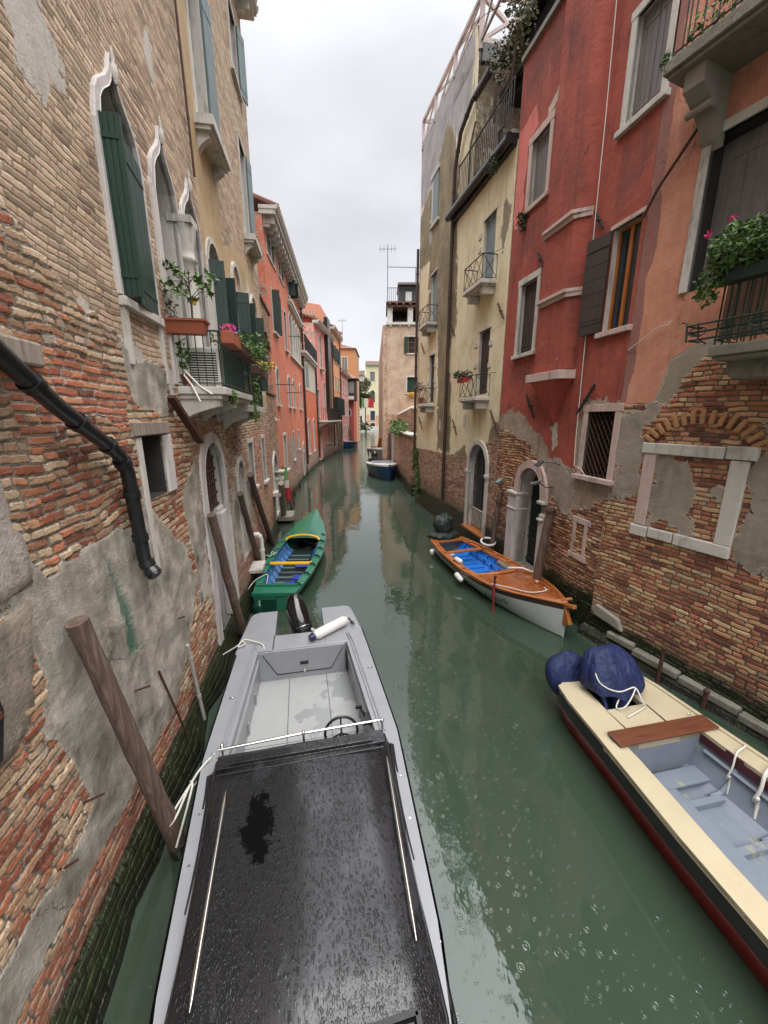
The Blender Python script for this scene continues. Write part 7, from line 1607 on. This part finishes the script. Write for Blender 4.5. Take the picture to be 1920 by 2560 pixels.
for i, (s, lab) in enumerate(((1.42, 'thin pale rope with a loop hanging inside the cream boat'), (1.68, 'thick knotted ropes tied round the right side deck of the cream boat'), (1.85, 'grey rope from the side deck of the cream boat toward the brick wall'))):
    c = interp(HI4, s); rope('mooring_rope', [CB(c + .42, -s + .25, .45), CB(c + .2, -s + .05, .62), CB(c + .02, -s, .61), CB(c - .04, -s - .03, .45), CB(c - .07, -s - .02, .3), CB(c - .1, -s - .06, .38), CB(c - .05, -s - .04, .28), CB(c - .09, -s - .08, .12)], lab, .010 if i != 1 else .018)
# ---------------------------------------------- far boats
def smallboat(name, loc, ang, L_, hw_, z_, hm, dm, label, extras=None, bow=.75):
    b_ = boat(name, loc, ang, label); H_ = [(0, hw_ * .82), (L_ * .25, hw_), (L_ * .55, hw_ * .97), (L_ * .8, hw_ * .72), (L_ * .93, hw_ * .36), (L_, .05)]; Z_ = [(0, z_), (L_, z_ * 1.35)]
    hull(b_, H_, Z_, (0, L_), [hm, M['white_pl'], hm, M['waterline']], bottom=-.2, flare=bow)
    HI_ = [(s, w_ * .72) for s, w_ in H_]
    strip(b_, 'gunwale', H_, HI_, Z_, (0, L_ * .6), dm, dz=.012, th=.05)
    mb = MB(); r0 = []
    for i in range(9):
        s = L_ * (.55 + .45 * i / 8); c = interp(H_, s); r0.append([Vector((t_ * c, -s, interp(Z_, s) + .02 + .03 * (1 - t_ * t_))) for t_ in np.linspace(-1, 1, 7)])
    mb.loft(r0, closed=False, flip=True); obj('foredeck', mb, dm, b_)
    mb = MB(); mb.add([(-hw_ * .6, 0, z_ * .5), (hw_ * .6, 0, z_ * .5), (hw_ * .6, -L_ * .56, z_ * .5), (-hw_ * .6, -L_ * .56, z_ * .5)], [(0, 3, 2, 1)]); mb.box((0, -L_ * .3, z_ * .8), (hw_ * 1.3, .3, .05)); mb.box((0, -.1, z_ * .8), (hw_ * 1.3, .2, .3)); obj('inside', mb, dm, b_)
    return b_
M['navy'] = plain('navy_hull', (.012, .04, .11), .25, .2, 5); M['grey_hull'] = plain('grey_hull', (.16, .16, .16), .35, .3, 5); M['deckgrey'] = plain('pale_deck', (.5, .52, .54), .4, .1, 5)
sb = smallboat('motor_boat', (-.62, 30.3), R(12), 4.8, 1.0, .8, M['navy'], M['deckgrey'], 'navy blue motor boat with a pale deck, nearer of two mid canal boats')
mb = MB(); mb.sphere((-.1, .1, 1.3), (.22, .3, .35)); obj('outboard_motor', mb, M['black_gloss'], sb); mb = MB(); mb.box((0, -2.2, 1.02), (1.5, .05, .2)); mb.lathe((.1, -3.6, 1.0), [(.1, 0), (.08, .15)], 10); obj('windscreen', mb, M['deckgrey'], sb)
gb = smallboat('cargo_boat', (-.95, 42.0), R(10), 6.0, 1.15, 1.0, M['grey_hull'], M['white_pl'], 'dark grey work boat carrying brown boards, beyond the navy motor boat')
mb = MB(); mb.box((.4, -2.4, 1.7), (1.0, .1, 1.2), (.5, 0, .2)); mb.box((-.5, -2.2, 1.2), (.5, .6, .3)); obj('boards', mb, M['wood_or'], gb); mb = MB(); mb.tube([(-.98, -3.3, .8), (-.98, -3.3, .2)], .14, 10); obj('fender', mb, M['white_pl'], gb)
smallboat('skiff', (-4.5, 57.5), R(-15), 4.0, .95, .75, M['navy'], M['white_pl'], 'small blue and white skiff under the pale pink house on the left')

# ================================================================== MOORING POLES
def pole(base, top, r, label, group='leaning wooden mooring poles', mat='wood_pole', name='mooring_pole', cat='pole', ringz=None):
    a = Vector((*base, -.6)) if len(base) == 2 else Vector(base); t_ = Vector(top); d = (t_ - Vector((*base[:2], 0))); a = Vector((*base[:2], 0)) - d * .12
    mb = MB(); n = 14; pts = [a.lerp(t_, i / n) + Vector((mnoise.noise(Vector((i * .4, base[0], 1))) * .02, 0, 0)) for i in range(n + 1)]
    r *= .9; mb.tube(pts, [r * (1.1 - .2 * i / n) * (1 + .12 * mnoise.noise(Vector((i * .9, base[1], 2)))) for i in range(n + 1)], 12)
    o = thing(name, Vector((*base[:2], 0)), label, cat, group); obj('shaft', mb, M[mat], o)
    mb = MB(); e = Vector((*base[:2], 0)); d.normalize(); mb.tube([e - d * .3, e + d * .16], [r * 1.13, r * 1.12], 12); obj('weed_band', mb, M['pole_wet'], o)
    if ringz:
        c = e + d * ringz; mb = MB(); mb.tube([c - d * .02, c + d * .02], r * 1.25, 12); obj('iron_band', mb, M['rust'], o)
    return o
M['pole_wet'] = plain('weed_wet_wood', (.018, .022, .012), .4, .4, 12, .006, 20)
def W1(f_, u, z, o): return f_.P(u, z, o)
pole((-2.02, 2.9), W1(fL1, 1.95, 2.8, .14), .085, 'thick brown pole leaning on the plaster wall, nearest on the left')
pole((-2.76, 6.75), W1(fL1, 5.36, 2.72, .14), .085, 'brown pole leaning by the barred stone doorway, behind the grey boat')
pole((-3.42, 10.0), W1(fL1, 7.6, 2.62, .12), .08, 'brown pole leaning in front of the walled brick arch, left of the green boat')
pole((-3.72, 12.2), W1(fL1, 8.85, 2.85, .12), .09, 'brown pole leaning beyond the drain elbow, farthest of those touching the palace')
pole((-4.2, 15.6), W1(fL1, 13.3, 1.9, .35), .13, 'rotten old pole standing by the gate arch with the stone capital', mat='wood_grey')
pole(tuple(fR2.P(3.95, 0, .18))[:2], W1(fR2, 3.75, 2.2, .1), .075, 'brown pole leaning between the two water gates on the right', ringz=1.9)
pole(tuple(fR2.P(1.58, 0, .24))[:2], W1(fR2, 1.42, 2.28, .12), .1, 'thick grey-brown pole leaning beside the dark arched water gate', ringz=2.2)
for x_, y_, h_, lab in ((-4.25, 17.3, 1.6, 'dark post beside the flag at the foot of the red house'), (-4.45, 18.6, 1.3, 'short dark stake at the foot of the red house, nearest to the flag post'), (-4.85, 20.6, 1.3, 'slim dark stake against the pink brick foot of the red house'), (-5.15, 23.3, 1.2, 'farthest slim dark stake at the foot of the red house')):
    pole((x_, y_), (x_ - .25, y_ - .1, h_), .05, lab, 'thin stakes along the red house', 'wood_brown')
for x_, y_, h_, r_, lab in ((.52, 32.4, 3.4, .13, 'brown pile at the corner of the beige house, right of the navy boat'), (.25, 34.6, 3.6, .12, 'brown pile beside the quoin of the beige house'), (.35, 30.8, 3.0, .12, 'brown pile in front of the garden doorway')):
    pole((x_, y_), (x_ + .05, y_ + .1, h_), r_, lab, 'piles by the beige house')
rr = random.Random(2)
for i, (x_, y_) in enumerate([(-5.3, 46.5), (-5.2, 48.2), (-5.35, 49.6), (-5.1, 60), (-4.9, 61.5), (-4.8, 63)]):
    pole((x_, y_), (x_ - .3 * (1 if i < 3 else 2), y_ + .3, 3.6 + .3 * (i % 3)), .12, ('nearest', 'middle', 'farthest')[i % 3] + ' of three distant bare piles by the ' + ('peach house' if i < 3 else 'pale pink house'), 'distant piles on the left')
# striped palina poles near the wide canal
N = NT('red_white_spiral'); x, y, z = N.sep(N.objc()); st = N.m('GREATER_THAN', N.m('SINE', N.m('ADD', N.m('MULTIPLY', z, 9), N.m('MULTIPLY', x, 12))), 0); M['stripe'] = N.fin(N.mix(st, (.6, .58, .55), (.35, .02, .03)), .5)
for i, (x_, y_) in enumerate(((-4.9, 72), (-4.7, 74))):
    o = thing('striped_pole', (x_, y_, 0), ('nearer' if i == 0 else 'farther') + ' red and white striped mooring pole at the end of the canal', 'pole', 'striped mooring poles'); mb = MB(); mb.tube([(x_, y_, -.5), (x_, y_, 5.4)], .18, 12); obj('shaft', mb, M['stripe'], o); mb = MB(); mb.sphere((x_, y_, 5.5), .22); obj('knob', mb, M['hred'], o)
# iron posts by the cream boat
for i, (u, z_) in enumerate(((2.4, .62), (.95, .9), (1.75, .3))):
    o = thing('iron_post', fR1.P(u, 0, .22), ('rusty iron mooring post with a frayed cord behind the cream boat', 'tall black iron post at the right edge beside the cream boat', 'rusty stub of an iron post between two others behind the cream boat')[i], 'post', 'iron posts along the orange house')
    mb = MB(); mb.tube([fR1.P(u, -.3, .22), fR1.P(u, z_, .2)], .03, 8); mb.sphere(fR1.P(u, z_, .2), .045); obj('shaft', mb, M['rust'], o)
# flags
def flag(name, p, d, sz, cols, label, pl=None):
    t = thing(name, p, label, 'flag'); mb = MB(); mb.tube([Vector(p), Vector(p) + Vector(d)], .025, 6); obj('pole', mb, M['wood_pole'], t)
    e = Vector(p) + Vector(d) * .95; rws = []
    for j in range(7): rws.append([e + Vector((sz[0] * (i / 9) * (.5 + .5 * i / 9) + .03 * math.sin(i + j), .05 * math.sin(i * 1.3 + j * .8), -sz[1] * j / 6 - .1 * i / 9)) for i in range(10)])
    for k, c in enumerate(cols):
        m2 = MB(); m2.loft([r_[k * 3:k * 3 + 4] for r_ in rws], closed=False); obj('stripe', m2, c, t)
    return t
fg, fw, fr_ = plain('flag_green', (.12, .3, .1), .8, .3), plain('flag_white', (.6, .58, .52), .8), plain('flag_red', (.4, .03, .04), .8, .3)
t = thing('flag', (-4.55, 17.0, 0), 'limp green white and red flag on a pole at the foot of the red house', 'flag')
mb = MB(); mb.tube([(-4.45, 16.9, 0), (-4.5, 17.0, 2.1)], .03, 6); obj('pole', mb, M['wood_pole'], t)
for k, (c, za, zb) in enumerate(((fg, 2.05, 1.5), (fw, 1.5, 1.15), (fr_, 1.15, .55))):
    mb = MB(); mb.loft([[Vector((-4.4 + .13 * math.cos(a) + .05 * k, 16.9 + .06 * math.sin(a), z_)) for a in [q * math.pi / 4 for q in range(8)]] for z_ in np.linspace(za, zb, 5)]); obj('stripe', mb, c, t)
flag('flag', (-5.2, 72.5, 6.2), (1.2, -.6, 1.4), (2.2, 1.6), [fg, fw, fr_], 'distant green white and red flag above the striped poles')
# ================================================================== antennas, chimneys, tree
def antenna(p, h_, label):
    t = thing('antenna', p, label, 'antenna', 'roof antennas'); p = Vector(p); mb = MB(); mb.tube([p, p + Vector((0, 0, h_))], .035, 6); obj('mast', mb, M['sh_grey'], t)
    mb = MB(); q = p + Vector((0, 0, h_ - .3)); mb.tube([q - Vector((.7, 0, 0)), q + Vector((.7, 0, 0))], .025, 5)
    for i in range(5): mb.tube([q + Vector((-.6 + .3 * i, 0, -.25)), q + Vector((-.6 + .3 * i, 0, .25))], .015, 4)
    obj('aerial', mb, M['sh_grey'], t)
antenna((-7.6, 32, 12.3), 4.8, 'tall thin antenna behind the roof of the red house'); antenna((.3, 35.5, 13.2), 4.6, 'tall antenna mast on the beige house terrace'); antenna((-6.6, 66, 15.8), 3.5, 'antenna above the ochre house chimney')
mb = MB()
for a, c in (((.3, 35.2, 16.1), (6.5, 35.2, 16.0)), ((2.6, 35.2, 13.5), (2.6, 35.2, 16.05)), ((6.5, 35.2, 13.5), (6.5, 35.2, 16.0))): mb.tube([a, c], .035, 5)
solo('clothes_frame', mb, M['sh_grey'], 'thin metal frame standing over the roof terrace of the beige house', 'frame')
t = thing('tree', (-7.5, 84, 0), 'dark leafy tree leaning over the end of the canal on the left', 'tree')
mb = MB(); mb.tube([(-7.2, 85, 0), (-6.6, 84.6, 4), (-5.6, 84, 8), (-4.9, 83.6, 11)], [.4, .34, .22, .06], 10)
for i in range(9): a = rr.uniform(0, 6.28); mb.tube([(-5.8, 84.2, 6 + i * .3), (-5 + 1.5 * math.cos(a), 84 + 1.5 * math.sin(a), 7.5 + i * .45)], [.12, .03], 6)
obj('trunk', mb, M['bark'], t)
mb = MB()
for i in range(26):
    a = rr.uniform(0, 6.28); q = rr.uniform(.2, 1); leaves(mb, (-4.6 + 2.0 * q * math.cos(a), 84 + 2 * q * math.sin(a), 8.9 + rr.uniform(-3.2, 3.2) * (1.1 - q * .6)), (.9, .9, .7), 260, .3, rr)
obj('crown', mb, M['leaf_olive'], t)
mb = MB(); leaves(mb, (-7.5, 118, 1.4), (3.5, 2, 1.4), 500, .7, rr); solo('far_shrub', mb, M['leaf_dk'], 'low green bush at the water edge below the far palazzo', 'bush')
